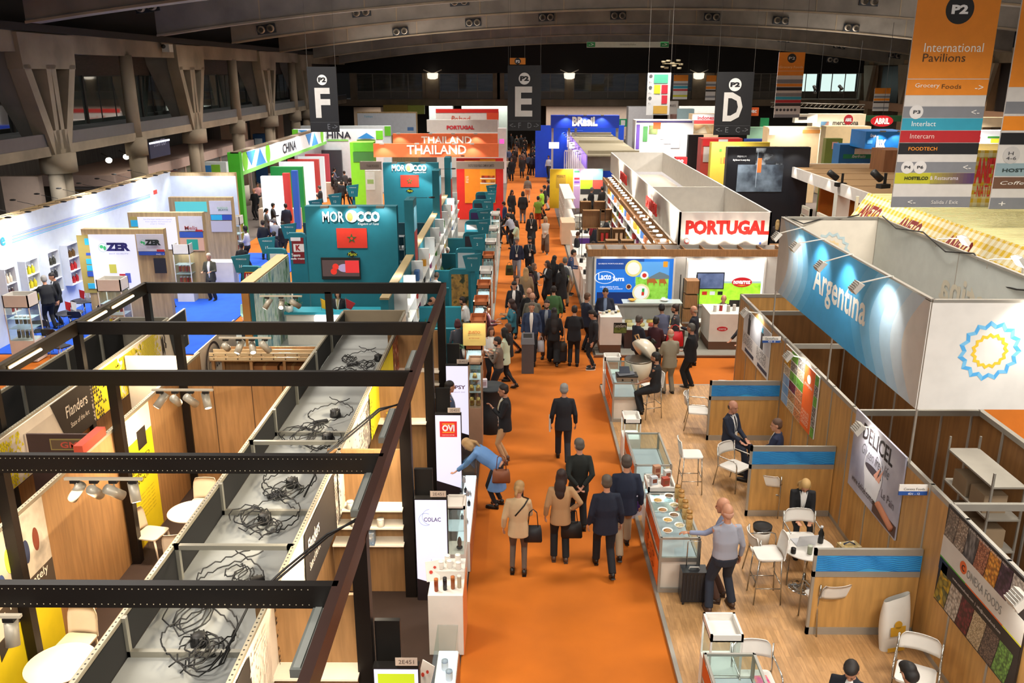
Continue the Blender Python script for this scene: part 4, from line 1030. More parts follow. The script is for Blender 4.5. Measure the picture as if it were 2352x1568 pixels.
b=MB();b.box(-8.1,-6.62,17.0,17.05,.03,2.4,c('e9dcc8',.6));cw=thing('printed_wall','cream printed wall with a round brown script logo behind the crates','wall',(-7.3,17,.03));b.build('board',cw,w=True)
Fc=FXp(-6.62)
b=MB();b.box(-6.66,-6.63,17.0,19.6,.03,2.46,c('e9dcc8',.6));b.build('side_board',cw,w=True)
b=MB();b.ring(Fc,17.95,1.95,.42,.47,c('3a201c',.6),a0=-10,a1=300);b.build('ring_logo',cw,w=True);txt(Fc,'Curfood',17.62,1.8,.85,.28,'3a201c',cw,shear=.3,d=.012,bold=.01)
b=MB();b.box(-8.1,-6.62,13.2,13.24,.03,2.3,c('3a2623',.7));gs=thing('dark_partition','dark brown partition with a small gold GMP sign','wall',(-7.4,13.2,.03));b.build('board',gs,w=True)
b=MB();b.rect(FY(13.2),-7.72,2.02,-7.0,2.22,c('8a7a4a',.5),0,.01);b.rect(FY(13.2),-7.7,2.04,-7.02,2.2,c('5a4634',.6),.01,.012);b.build('sign_plate',gs,w=True)
txt(FY(13.2),'GMP',-7.55,2.06,.4,.11,'b5483a',gs,d=.012,bold=.02);txt(FY(13.2),'Gingerbread',-7.9,1.7,.9,.16,'4f3a36',gs,d=.002)
box_('red_toolbox','red long box lying on top of the middle partition','box',-6.57,12.3,2.52,.14,.75,.14,c('a33a26',.5),0)
# aisle side: cross walls with shelves, lit pylons, counters
KY=[(18.4,1.8),(15.56,1.8),(12.0,1.8),(8.15,1.8)]
names=['farthest','third','second','nearest']
for i,(y,zt)in enumerate(KY):
 cwt=thing('cross_wall','wood cross wall with a black post at the aisle, '+['behind the TIPSY pylon','behind the OVI pylon','behind the COLAC pylon','behind the nearest Flanders pylon'][i],'wall',(-2.3,y+.2,.03),0,'wood cross walls of the aisle booths')
 g=MB();g.box(-2.9,-1.72,y+.17,y+.22,.03,2.5,WOODW);g.build('wood_panel',cwt,w=True)
 g=MB();g.box(-1.78,-1.7,y+.1,y+.16,.03,2.5,c('b98d5e',.6));g.build('edge_strip',cwt,w=True)
 g=MB();g.box(-1.58,-1.3,y+.13,y+.19,.03,2.2,BLK);g.build('black_board',cwt,w=True)
 for k,z in enumerate((1.0,1.3,1.6)if i!=1 else(1.55,)):
  g=MB();g.box(-2.85,-1.75,y-.12,y+.17,z,z+.025,c('f3e6d0',.5));one(g,'wall_shelf','white %sshelf on the cross wall %s'%(('lowest ','middle ','upper ')[k]if i!=1 else '',['behind the TIPSY pylon','behind the OVI pylon','behind the COLAC pylon','behind the nearest Flanders pylon'][i]),'shelf','white wall shelves')
for x,lab in((-2.45,'tall printed snack tub on the shelf above the OVI pylon'),(-2.12,'wide glass jar of pickles on the shelf above the OVI pylon')):
 bottle((x,15.52,1.576),lab,photo_mat('jar1',['e8d9a0','d8862a','3f7a3a','d9d2b0'],18),'d8b24a',.2,.07,None,'jar',False,'jar')
for k,(x,z)in enumerate(((-2.5,1.326),(-2.3,1.326),(-2.55,1.626),(-2.32,1.026),(-2.1,1.326))):
 bottle((x,11.95,z),'white cream tub on the shelves behind the COLAC pylon',c('efe4cf',.4),'f5ecd8',.13,.055,'white tubs on the COLAC shelves','jar',False,'tub')
box_('plastic_bag','crinkled clear bag of white goods on the lowest shelf behind the COLAC pylon','bag',-2.35,11.95,1.03,.3,.16,.2,photo_mat('bagfilm',['f2efe8','9a9a98','dcd8d0','6f8fae'],11,tex='noise'))
pk=[('TIPSY',17.95,'lit white pylon reading TIPSY'),('OVI',15.35,'lit white pylon with a red OVI sign'),('COLAC',11.93,'lit white pylon reading COLAC'),('FL',8.0,'lit white pylon with a lime green Flanders panel')]
for k,(nm,y,lb)in enumerate(pk):
 r,F,a=lightbox_kiosk(lb+' beside the orange aisle',-1.56,-1.08,y,1.8 if k else 1.9)
 if nm=='TIPSY':txt(F,'TIPSY',0,1.35,.36,.09,'8a6a82',r,align='C',bold=.03,d=.002);txt(F,'FOOD . ABSOLUTE . DRINKS',0,1.27,.34,.02,'a07a98',r,align='C',d=.002)
 if nm=='OVI':
  g=MB();g.rect(F,-.16,1.34,.17,1.66,c('e8322c',.5,emit=.8),.001,.004);g.rect(F,-.11,1.6,.12,1.615,c('f2b32a',.5,emit=.8),.004,.006);g.rect(F,-.11,1.43,.12,1.445,c('f2b32a',.5,emit=.8),.004,.006);g.build('red_sign',r,w=True)
  txt(F,'OVI',0.005,1.455,.24,.14,'ffffff',r,align='C',bold=.05,d=.005);txt(F,'YOUR FOOD PARTNER',0,1.37,.24,.022,'ffffff',r,align='C',d=.005)
 if nm=='COLAC':
  txt(F,'COLAC',0.02,1.42,.26,.07,'4a3a72',r,align='C',bold=.012,d=.002);g=MB();g.ring(F,-.08,1.46,.1,.108,c('a9c2ee',.5),a0=60,a1=300);g.ring(F,0,1.5,.13,.137,c('a9c2ee',.5),a0=100,a1=260);g.build('swirl_logo',r,w=True)
  g=MB();lion(g,F,-.0,.7,.12,c('2a2026',.5));g.build('lion_logo',r,w=True);txt(F,'Flanders',.02,.48,.18,.04,'e8e0e8',r,d=.01)
 if nm=='FL':
  g=MB();g.rect(F,-.2,1.3,.2,1.73,c('cfe02a',.5,emit=.85),.001,.004);lion(g,F,-.14,1.52,.1,c('2a2a1a',.5));g.build('lime_panel',r,w=True)
  txt(F,'Flanders',-.04,1.53,.2,.045,'2a3010',r,d=.005,bold=.01);txt(F,'State of the Art',-.04,1.47,.2,.03,'5a6420',r,d=.005)
  # white plinth with tubs and spice bottles
r=thing('display_plinth','white stepped plinth holding spice bottles and white tubs beside the aisle','counter',(-1.0,10.9,.03));g=MB();g.box(-.25,.24,-.32,.1,0,.97,WHT);g.build('plinth_body',r);g=MB();g.box(-.25,.24,.1,.45,0,1.1,WHT);g.build('upper_step',r)
g=MB();g.box(.241,.25,-.32,.45,0,.95,c('e8854a',.5));g.build('orange_side',r)
for k,(x,m,cp_)in enumerate(((-.14,'8a3a1a','b5662a'),(-.02,'1c1a1c','151515'),(.09,'8a4a22','b5662a'),(.18,'b5a58a','e0dccf'))):
 bottle((-1.0+x,10.7+.03*k,1.0),['glass spice bottle with orange cap, first on the white plinth','glass bottle with black seasoning and black cap on the white plinth','glass bottle of brown spice with orange cap, third on the white plinth','pale glass bottle nearest the aisle on the white plinth'][k],c(m,.2),cp_,.2,.03,'spice bottles on the white plinth',neck=False)
for k,(x,y)in enumerate(((-.1,11.08),(.02,11.1),(.15,11.06),(-.02,11.24),(.13,11.26))):
 bottle((-1.0+x,y,1.13),'white lidded tub on the upper step of the white plinth',c('efe9de',.4),'f7f3ea',.12,.042,'white tubs on the plinth','jar',False,'tub')
for x,y,z,rz,lb in((-1.2,10.95,1.0,.3,'leaning printed card behind the spice bottles'),(-1.12,8.7,1.0,-.7,'small white leaflet card with red pictures above the near glass case')):
 g=MB();g.hexa([(-.1,0,0),(.1,0,0),(.1,.01,0),(-.1,.01,0),(-.1,.1,.27),(.1,.1,.27),(.1,.11,.27),(-.1,.11,.27)],'efe8e0');F=Fr((0,.03,.1),(1,0,0),(0,.35,.94),(0,-.94,.35));g.disc(F,-.03,.03,.025,'c8402e',.008,.012);g.disc(F,.03,.09,.02,'c8402e',.008,.012);one(g,'leaflet_card',lb,'card',None,(x,y,z),rz)
def glasscase(label,x0,x1,y0,y1,h,items,cat='display case'):
 r=thing('glass_case',label,cat,((x0+x1)/2,(y0+y1)/2,.03));a,d=(x1-x0)/2,(y1-y0)/2
 g=MB();g.box(-a,a,-d,d,0,h-.42,WHT);g.build('cabinet',r);g=MB();g.box(-a+.01,a-.01,-d+.01,d-.01,h-.42,h-.4,c('f2f6ff',.5,emit=1.3));g.build('lit_floor',r)
 g=MB();g.box(-a,a,-d,d,h-.012,h,GLASS);g.box(a-.006,a,-d,d,h-.4,h,GLASS);g.box(-a,-a+.006,-d,d,h-.4,h,GLASS);g.box(-a,a,-d,-d+.006,h-.4,h,GLASS);g.build('glazing',r)
 g=MB();g.box(a,a+.012,-d,d,0,h-.45,c('b5683a',.5,kind='wood'));g.build('side_panel',r)
 return r
glasscase('glass counter case with glowing floor beside the OVI pylon',-1.0,-.78,12.75,15.2,.98,0)
glasscase('glass case with white tubs at the near end of the counter',-1.05,-.78,7.6,9.9,.98,0)
for k,(x,y)in enumerate(((-.93,9.5),(-.86,9.3),(-.92,8.95),(-.87,8.75),(-.93,8.5))):bottle((x,y,.62),'white tub glowing inside the near glass case',c('f6f6fa',.4),'fbfbff' if k>1 else 'b9c2d8',.14,.045,'white tubs in the near glass case','jar',False,'tub')
# TIPSY case: tall glazed cabinet with snack bags
def vitrine(label,cx,cy,sx,sy,h,base,lamp=True,m=WHT,name='glass_vitrine',z0_=.03,shelves=(.35,.65),head=.28):
 r=thing(name,label,'display case',(cx,cy,z0_));a,d=sx/2,sy/2
 g=MB();g.box(-a,a,-d,d,0,base,m);g.build('plinth',r)
 g=MB()
 for q in((-a,-a+.03,-d,d),(a-.03,a,-d,d),(-a,a,-d,-d+.03),(-a,a,d-.03,d)):g.box(*q,h-head,h,m)
 g.box(-a,a,-d,d,h-head,h-head+.02,m);g.build('header_box',r)
 g=MB()
 for s1 in(-1,1):
  for s2 in(-1,1):g.box(s1*a-(.025 if s1>0 else 0),s1*a+(.025 if s1<0 else 0),s2*d-(.025 if s2>0 else 0),s2*d+(.025 if s2<0 else 0),base,h-head,m)
 g.build('corner_posts',r)
 g=MB();
 for s1 in(-1,1):g.box(s1*(a-.01)-.002,s1*(a-.01)+.002,-d+.02,d-.02,base,h-head,GLASS);g.box(-a+.02,a-.02,s1*(d-.01)-.002,s1*(d-.01)+.002,base,h-head,GLASS)
 for t in shelves:z=base+(h-head-base)*t;g.box(-a+.02,a-.02,-d+.02,d-.02,z,z+.008,c('cfe4ea',.1,alpha=.45))
 g.build('glazing',r)
 if lamp:
  g=MB();g.box(-a+.06,a-.06,-d+.06,d-.06,h-head-.012,h-head,c('ffffff',.5,emit=7));g.build('lamp_panel',r)
 return r
vitrine('tall wood-edged vitrine with snack bags next to the TIPSY pylon',-.92,18.0,.3,.5,2.0,.95,m=c('a9866c',.5),head=.06)
for k,(x,z)in enumerate(((-1.0,.99),(-.86,.99),(-1.0,1.28),(-.86,1.28),(-.93,1.55))):
 g=MB();g.lathe([(.05,0),(.055,.1),(.03,.19)],c('c9a85a',.3,.5),n=8,sy=.5);g.box(-.035,.035,-.03,-.027,.05,.12,c('8a5a2a'));one(g,'snack_bag','gold and white snack bag standing in the TIPSY vitrine','bag','snack bags in the TIPSY vitrine',(x,17.9,z))
vitrine('small white vitrine with a grey tray on top, in front of the red rucksack',-.98,12.5,.32,.42,1.45,.6,m=c('e6ddd2',.5),shelves=(.5,),head=.05)
g=MB();g.ell((0,0,.1),(.035,.035,.1),c('6a4a35',.5));g.lathe([(.05,0),(.05,.02)],BLK);one(g,'pastry_figure','dark slim confectionery figure in the small white vitrine','figure',None,(-.93,12.45,.66))
r=thing('rucksack','red rucksack with a light scarf on the floor by the COLAC pylon','bag',(-1.62,13.15,.03));g=MB();g.ell((0,0,.24),(.17,.13,.24),c('b3202a',.7),14,10);g.build('bag_body',r);g=MB();g.ell((0,-.12,.18),(.12,.06,.12),c('8e1a22',.7));g.build('front_pocket',r);g=MB();g.tube([(-.1,-.15,.28),(.1,-.15,.28)],.01,'d8d0c8');g.build('zip',r)
g=MB();g.ell((0,0,.07),(.14,.12,.09),photo_mat('scarf',['e8d8c4','c9a98a','f0e6d8'],14,tex='noise'));one(g,'scarf','crumpled beige scarf lying on the red rucksack','scarf',None,(-1.62,13.15,.48))
for k in range(9):
 bottle((-.95+.09*(k%2),13.1+.17*k,.62 if k%3 else.99),'small silver and glass product on the lit counter case by the OVI pylon',c(['c9ccd4','e9e9f2','3a3a44'][k%3],.15,.6),'dfe2ea',.12,.028,'small products in the lit counter case')
 # ================================================================ wooden-floor stand with the blue and white fabric sign
AX=5.83
PANEL=c('cb9a58',.5,kind='wood',scale=.4);ALP=c('a9a499',.4,.4)
b=MB();b.box(2.26,AX,3,21.8,0,.05,c('d2a26c',.45,kind='plank'));struct(b,'floor_wood_platform')
b=MB();b.box(2.2,2.26,3,21.86,0,.055,ALP);b.box(2.2,AX,21.8,21.86,0,.055,ALP);struct(b,'trim_1')
wl=thing('stand_wall','long wood-panel stand wall with aluminium rails carrying the food posters','wall',(AX+.03,13,.05))
g=MB();g.box(AX+.005,AX+.055,5,22.2,.05,2.38,PANEL);g.build('wood_panels',wl,w=True)
g=MB();g.box(AX,AX+.06,5,22.2,2.37,2.45,ALP);g.box(AX,AX+.06,5,22.2,.05,.13,ALP)
for i in range(18):y=22.17-i*1.0;g.box(AX-.004,AX+.064,y-.02,y+.02,.05,2.45,ALP)
g.build('aluminium_rails',wl,w=True)
rw=thing('storage_room','open-topped storage room of wood panels behind the poster wall','room',(7,15,0))
g=MB();g.box(7.95,8.0,5,22.2,.02,2.38,c('8f6233',.6,kind='wood',scale=.4));g.box(AX+.06,8.0,22.15,22.2,.02,2.38,PANEL);g.box(AX+.07,AX+.1,5,22.1,.02,2.36,c('8f6233',.6,kind='wood',scale=.4));g.box(AX+.1,7.95,5,22.1,.0,.02,c('4a3a2c'));g.build('wood_panels',rw,w=True)
g=MB();g.box(7.93,8.02,5,22.2,2.36,2.45,ALP);g.box(AX,8.0,22.14,22.2,2.36,2.45,ALP)
for y in(20.48,17.8,14.0,10.6):g.box(AX+.05,7.95,y-.03,y+.03,2.35,2.45,ALP)
for i in range(17):y=21.2-i;g.box(7.925,8.01,y-.02,y+.02,.02,2.4,ALP)
for y in(20.48,14.0):g.box(AX+.1,7.95,y-.02,y+.02,.02,2.35,c('8f6233',.6,kind='wood',scale=.4))if y>20 else None
g.build('aluminium_rails',rw,w=True)
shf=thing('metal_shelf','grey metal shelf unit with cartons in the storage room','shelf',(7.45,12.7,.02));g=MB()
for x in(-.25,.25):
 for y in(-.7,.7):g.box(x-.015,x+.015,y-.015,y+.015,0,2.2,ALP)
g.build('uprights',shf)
for z in(.3,.85,1.4,1.95):g=MB();g.box(-.26,.26,-.72,.72,z,z+.03,c('9a9488',.5));g.build('shelf_board',shf)  # white boards darkened in colour, standing in for the shade inside the room
for k,(y,z)in enumerate(((-.4,.88),(.2,.88),(-.3,1.43),(.3,.33),(.25,1.43))):box_('carton','plain beige carton on the metal storage shelf','box',7.4,12.7+y,z+.02,.36,.42,.3,c('9a8468',.7),0,'cartons on the metal shelf')
for i,y in enumerate((18.18,14.66,11.07)):
 x0,x1=4.27,AX-.01;lb=('far','middle','near')[i]
 r=thing('partition','%s low partition of wood and a blue wavy-line strip in aluminium frame'%lb,'partition',((x0+x1)/2,y,.05),0,'low wavy-strip partitions')
 g=MB();g.box(x0+.03,x1,y,y+.03,.16,1.06,PANEL);g.build('wood_panel',r,w=True)
 g=MB()
 for z0_,z1_ in((.05,.17),(1.02,1.11),(1.37,1.47)):g.box(x0,x1,y-.01,y+.04,z0_,z1_,ALP)
 g.box(x0,x0+.04,y-.01,y+.04,.05,1.47,ALP);g.build('frame',r,w=True)
 g=MB();g.box(x0+.04,x1,y-.004,y+.02,1.11,1.37,c('3aa0dc',.5));F=FY(y-.005)
 for k in range(9):
  pts=[]
  for j in range(46):
   t=j/45;u=x0+.05+t*(x1-x0-.06);v=1.13+k*.032+.07*math.exp(-((t-.5)/.2)**2)*(1-k*.06)-.035+.012*math.sin(13*t+k*.4)+.01*math.sin(29*t)
   if v>1.365 or v<1.115:v=max(1.116,min(1.364,v))
   pts.append(F.p(u,v,.003))
  g.tube(pts,.0055,c('1c70b5',.5),4,cap=False)
 g.build('wavy_strip',r,w=True)
FA=FXm(AX)
def poster(label,tl,br,mat_or,name='poster',parts=None,d=.03):
 u0,v1=FA.px(*tl);u1,v0=FA.px(*br);r=thing(name,label,'poster',FA.p((u0+u1)/2,v0,.01));g=MB();g.rect(FA,u0,v0,u1,v1,mat_or,.004,d);g.build('print',r,w=True)
 return r,u0,v0,u1,v1
GR=photo_mat('greyfade',['8d929c','c9ccd2','e9eaec'],.7,tex='noise')
r,u0,v0,u1,v1=poster('grey and white poster with two dark bottles near the far end of the wall',(1714,705),(1764,873),c('e6e4e2',.5))
g=MB();W_=u1-u0;hh=v1-v0;g.rect(FA,u0,v0+hh*.48,u1,v1,GR,.031,.033)
for k in(0,1):
 x=u0+W_*(.14+.5*k);g.rect(FA,x+.12,v0+hh*.5,x+.32,v0+hh*.85,'33302f',.033,.04);g.rect(FA,x+.16,v0+hh*.85,x+.26,v0+hh*.95,['33302f','3a9ec0'][k],.033,.04);g.rect(FA,x,v0+hh*.06,x+W_*.34,v0+hh*.14,'2c3a52',.033,.038)
g.build('picture',r,w=True)
for k,s_ in enumerate(('LA PASION','ES NUESTRO','ORIGEN')):txt(FA,s_,u0+.1,v0+hh*(.38-.09*k),W_*.36,.09,'5a5e66',r,d=.034)
for k,s_ in enumerate(('EL SABOR','DEL CAMPO','AL MUNDO')):txt(FA,s_,u0+W_*.58,v0+hh*(.38-.09*k),W_*.34,.09,'5a5e66',r,d=.034)
r,u0,v0,u1,v1=poster('poster collage of beans and fields with an orange band',(1809,789),(1870,1009),c('e9e6e0',.5));W_=u1-u0;hh=v1-v0
PM=[photo_mat('peanut',['c98a4a','e0b27a','a5622e'],30),photo_mat('seeds',['3a3634','8d8a86','d8d4cc'],34),photo_mat('lawn',['3f7a2a','6aa83a','2c5a20'],8,tex='noise'),photo_mat('redbean',['6a1622','8e2a34','4a1018'],30),photo_mat('sky',['b8cfe4','8fb0d4','6f94c4'],2,tex='noise'),photo_mat('cream',['e8dcc4','cfc0a0','f2eada'],34),photo_mat('corn',['e8a82a','f0c040','d88a1a'],26),photo_mat('orangebean',['e08a52','f0a878','d07238'],34)]
g=MB();cells=[(0,5,0),(1,5,2),(2,5,1),(0,4,6),(1,4,1),(2,4,5),(0,3,5),(1,3,2),(2,3,2),(0,2,4),(1,2,3),(2,2,7),(0,1,4),(1,1,0),(2,1,7),(0,0,4),(1,0,5),(2,0,7)]
for i,j,k in cells:g.rect(FA,u0+W_*.205*i+.01,v0+hh*j/6+.01,u0+W_*.205*(i+1)-.01,v0+hh*(j+1)/6-.01,PM[k],.031,.034)
g.rect(FA,u0+W_*.62,v0,u0+W_*.9,v1,'e8641e',.031,.036);g.disc(FA,u0+W_*.76,v0+hh*.82,.11,'f4e8dc',.036,.04,.09)
for j in range(6):g.rect(FA,u0+W_*.91,v0+hh*j/6,u1,v0+hh*(j+1)/6-.01,PM[(2,1,1,2,1,2)[j]],.031,.034)
g.build('picture',r,w=True);txt(FA,'greenpeas',u0+W_*.65,v0+hh*.68,W_*.22,.07,'f4e8dc',r,d=.037)
for k in range(4):txt(FA,['PEANUTS','PULSES','POPCORN','SEEDS'][k],u0+W_*.65,v0+hh*(.25-.06*k),W_*.2,.06,'f8d8c0',r,d=.037)
r,u0,v0,u1,v1=poster('large grey DELICEL poster with a white pot and pink cones',(1972,938),(2058,1241),photo_mat('marble',['cfcfd8','b9b8c6','dcdce2','8f8ea2'],1.2,tex='noise'));W_=u1-u0;hh=v1-v0
txt(FA,'DELICEL',u0+W_*.2,v1-hh*.26,W_*.6,hh*.2,'2b2426',r,d=.032,bold=.02);txt(FA,'Gluten free life',u0+W_*.22,v1-hh*.44,W_*.55,hh*.14,'6b6a72',r,d=.032,shear=.4)
txt(FA,'www.delicel.com.ar',u0+W_*.1,v0+hh*.12,W_*.5,hh*.09,'2b2426',r,d=.05,bold=.01);txt(FA,'Le Pain',u0+W_*.68,v0+hh*.3,W_*.24,hh*.1,'5a5056',r,d=.032)
g=MB();g.prism(FA,[(u0+W_*.3,v0+hh*.48),(u0+W_*.66,v0+hh*.48),(u0+W_*.6,v0+hh*.16),(u0+W_*.36,v0+hh*.16)],'e9e8ec',.031,.036);g.ring(FA,u0+W_*.48,v0+hh*.48,W_*.17,W_*.185,'e9e8ec',.038);g.disc(FA,u0+W_*.48,v0+hh*.48,W_*.165,'4a4048',.036,.037,.07)
for k in(0,1):g.prism(FA,[(u0+W_*(.5+.06*k),v0+hh*(.45-.02*k)),(u0+W_*(.56+.06*k),v0+hh*.42),(u0+W_*(.62+.05*k),v0+hh*.62)],'e2a58e',.037,.04)
g.rect(FA,u0+W_*.55,v0+.03,u1,v0+hh*.16,'5a4038',.031,.035);g.tube([FA.p(u0+W_*.66,v0+hh*.2,.05),FA.p(u0+W_*.95,v0+hh*.1,.05)],.05,'c07a56',10);g.build('picture',r,w=True)
u0,v1=FA.px(2185,1156);u1=FA.px(2350,1491)[0];v0=FA.px(2151,1373)[1]
r=thing('poster','big CONEXA FOODS poster with curved bands of beans and seeds','poster',FA.p((u0+u1)/2,v0,.01));g=MB();g.rect(FA,u0,v0,u1,v1,'2a2422',.004,.03);g.build('print',r,w=True);W_=u1-u0;hh=v1-v0
g=MB();g.rect(FA,u0,v0+hh*.47,u1,v0+hh*.68,'d8d2c8',.031,.036);g.rect(FA,u0,v0+hh*.455,u0+W_*.35,v0+hh*.47,'5aa83a',.031,.036);g.rect(FA,u0+W_*.35,v0+hh*.455,u0+W_*.8,v0+hh*.47,'e0682a',.031,.036);g.rect(FA,u0+W_*.8,v0+hh*.455,u1,v0+hh*.47,'d8d22a',.031,.036);g.rect(FA,u0,v0+hh*.33,u0+W_*.18,v0+hh*.45,'14263c',.031,.034)
def band(k,n,va,vb,m,bow=.05):
 a=u0+W_*.92*k/n;e=u0+W_*.92*(k+1)/n-.015;nn=6;L_=[(a+bow*math.sin(PI*.5*t/nn),va+(vb-va)*t/nn)for t in range(nn+1)];R_=[(e+bow*math.sin(PI*.5*t/nn),va+(vb-va)*t/nn)for t in range(nn,-1,-1)];g.prism(FA,L_+R_,m,.031,.034)
T1=[photo_mat('chick',['9a8878','6f6156','b5a896'],30),photo_mat('pinto',['b09a84','8a7462','cfc0ac'],36),photo_mat('sunseed',['4a4644','8d8884','2c2a28'],26,stretch=(1,1,.3)),photo_mat('lentil',['c07a52','a5603c','d89870'],46),photo_mat('maize',['e8922a','f4b040','d07818'],22),photo_mat('purple',['4a3444','6a4a60','2c1c28'],18),photo_mat('whitebean',['e4e0da','c9c0b4','f4f2ee'],22)]
T2=[photo_mat('sunflower',['d8a81a','e8c02a','3a3a1a','2a4a3a'],10),photo_mat('white2',['d8d0c0','b9a898','e8e2d6'],20),photo_mat('kidney',['5a1420','7a2430','3e0c16'],20),photo_mat('sesame',['c9b08a','d8c4a0','b5986e'],60),photo_mat('chia',['4a3a34','8a7264','2a1f1c'],60),photo_mat('peas',['5a8a3a','7aaa4a','3f6a2a'],26)]
for k,m in enumerate(T1):band(k,7,v0+hh*.68,v0+hh*.97,m)
for k,m in enumerate(T2):band(k,6,v0+.02,v0+hh*(.42-.0*k),m,.08)
g.rect(FA,u0+W_*.12,v0+hh*.33,u1,v0+hh*.453,'241e1c',.034,.036);g.disc(FA,u0+W_*.3,v0+hh*.58,.085,'e0682a',.036,.04);g.build('picture',r,w=True)
txt(FA,'C',u0+W_*.285,v0+hh*.55,None,hh*.06,'2a2422',r,d=.041,bold=.02);txt(FA,'ONEXA FOODS',u0+W_*.35,v0+hh*.53,W_*.42,hh*.08,'8a8680',r,d=.037);txt(FA,'www.conexafoods.com  |  info@conexafoods.com',u0+W_*.2,v0+hh*.37,W_*.6,hh*.035,'e8e2da',r,d=.037);txt(FA,'PULSES, DRIED BEANS, GRAINS AND FRESH',u0+W_*.3,v1-.07,W_*.45,.035,'e8e2da',r,d=.031)
for tl,br,lb,s1,s2 in(((1752,773),(1793,787),'small white and blue stand number plate beside the bottle poster','Santaflesa','4D0 - 8'),((2067,1113),(2132,1137),'small white and blue stand number plate reading Conexa Foods','Conexa Foods','4D1 - 12')):
 y=gx((tl[0]+br[0])/2+8,tl[1],AX-.15).y;a,d=gy(*tl,y),gy(*br,y);r=thing('number_plate',lb,'sign',((a.x+d.x)/2,y,d.z));F=FY(y);m_=(d.z*.62+a.z*.38)
 g=MB();g.rect(F,a.x,m_-(m_-d.z)*.0,d.x,a.z,'eeeae2',-.02,0);g.build('plate',r,w=True);g=MB();g.rect(F,a.x,d.z,d.x,m_,'27529c',-.02,.002);g.build('blue_band',r,w=True);g=MB();g.box(d.x-.02,AX+.01,y-.01,y+.01,d.z,d.z+.03,ALP);g.build('bracket',r,w=True)
 txt(F,s1,(a.x+d.x)/2,m_+.02,(d.x-a.x)*.7,None,'4a4a4a',r,align='C',d=.002);txt(F,s2,(a.x+d.x)/2,d.z+.01,(d.x-a.x)*.4,None,'ffffff',r,align='C',d=.004)
for(cx_,cy_),(tx,ty),lb in(((1745,722),(1718,716),'white lamp on an arm above the bottle poster'),((1850,826),(1820,815),'white lamp on an arm above the bean collage poster'),((2010,985),(1983,980),'white lamp on an arm above the DELICEL poster')):
 q=gx(cx_,cy_,AX-.02);q.z=2.42;t=gy(tx,ty,q.y);flood(lb,q,(t.x-.12,q.y,t.z),40,110,'poster lamps of the wood-panel wall')
q=gx(2330,1370,AX-.45);flood('grey ribbed floodlight in front of the CONEXA poster',(AX,q.y,2.42),(q.x,q.y,q.z),50,110,'poster lamps of the wood-panel wall')
# fabric ring sign
AY0,AY1,AZ0,AZ1,AXR=11.9,19.2,3.3,4.92,7.95
fs=thing('fabric_sign','large rectangular fabric ring sign reading Argentina on posts above the wall','sign',(6.9,15.5,AZ0));FAB=c('e9e6df',.8)
g=MB();g.box(AX-.02,AX,AY0,AY1,AZ0,AZ1,FAB);g.box(AX,AXR,AY0-.02,AY0,AZ0,AZ1,FAB);g.box(AX,AXR,AY1,AY1+.02,AZ0,AZ1,c('e2d9c8',.8));g.box(AXR,AXR+.02,AY0,AY1,AZ0,AZ1,c('d5dbd5',.8));g.build('fabric',fs,w=True)
g=MB();F=FXm(AX-.02)
shades=['d4e6f2','bcdcf2','9fd0f0','7fc3ec','5bb4e8','45aae4']
for k,sh_ in enumerate(shades):
 n=10;a=.25+k*.33;e=7.28-(.15+k*.42);L_=[(-AY1+a+.55*math.sin(PI*t/n)*(1),AZ0+(AZ1-AZ0)*t/n)for t in range(n+1)];R_=[(-AY0-(AY1-AY0-e)-.55*math.sin(PI*t/n),AZ0+(AZ1-AZ0)*t/n)for t in range(n,-1,-1)]
 g.prism(F,L_+R_,sh_,.0006*k,.0006*(k+1))
g.build('blue_gradient_print',fs,w=True)
a,_=F.px(1868,660);e,_=F.px(1990,720);_,va=F.px(1868,690);txt(F,'Argentina',a,3.75,e-a,.72,'f8f6ee',fs,d=.005,bold=.02)
Fi=Fr((AXR-.002,0,0),(0,1,0),(0,0,1),(-1,0,0));g=MB()
txt(Fi,'Argentina',12.6,3.75,3.4,.75,'dcd6c2',fs,d=.003,bold=.02)
Fg=FY(AY0-.02);cu,cv=Fg.px(2273,806)
def sun(F,u,v,s_,ms,my,tgt,name,ky=1):
 g=MB();n=15
 for k in range(n):
  for h_ in(0,1):
   a0=2*PI*(k+h_*.5)/n;a1=2*PI*(k+.5+h_*.5)/n;ra,rb=(1.08,.93)if h_==0 else(.93,1.08)
   for r0,r1,m,q in((.84,1.0,ms[h_],1),(.48,.6,my,.6)):
    f=lambda r_,a,w_:F.p(u+s_*r_*(1+(w_-1))*math.cos(a),v+s_*ky*r_*w_*math.sin(a),.004)
    g.add([f(r0,a0,ra),f(r1,a0,ra),f(r1,a1,rb),f(r0,a1,rb)],[(0,1,2,3)],m)
 g.build(name,tgt,w=True)
sun(Fg,cu,cv,.42,('58b4f2','7fcaf6'),'f4cb3c',fs,'sun_emblem')
Fb=FY(AY1-.002);cu,cv=Fb.px(1905,578);sun(Fb,cu,cv,.42,('b5cbd0','bfd2d4'),'ecd2a0',fs,'reversed_sun_emblem')
g=MB()
for x,y in((AX,AY0),(AXR,AY0),(AX,AY1),(AXR,AY1),(AX,15.5),(AXR,15.5)):
 g.cyl((x+.01,y,2.4),(x+.01,y,AZ1),.018,ALP,8)
for x in(AX,AXR):g.box(x-.02,x+.04,AY0,AY1,AZ1-.01,AZ1+.03,ALP)
for y in(AY0,AY1):g.box(AX,AXR,y-.03,y+.03,AZ1-.01,AZ1+.03,ALP)
g.build('frame',fs,w=True)
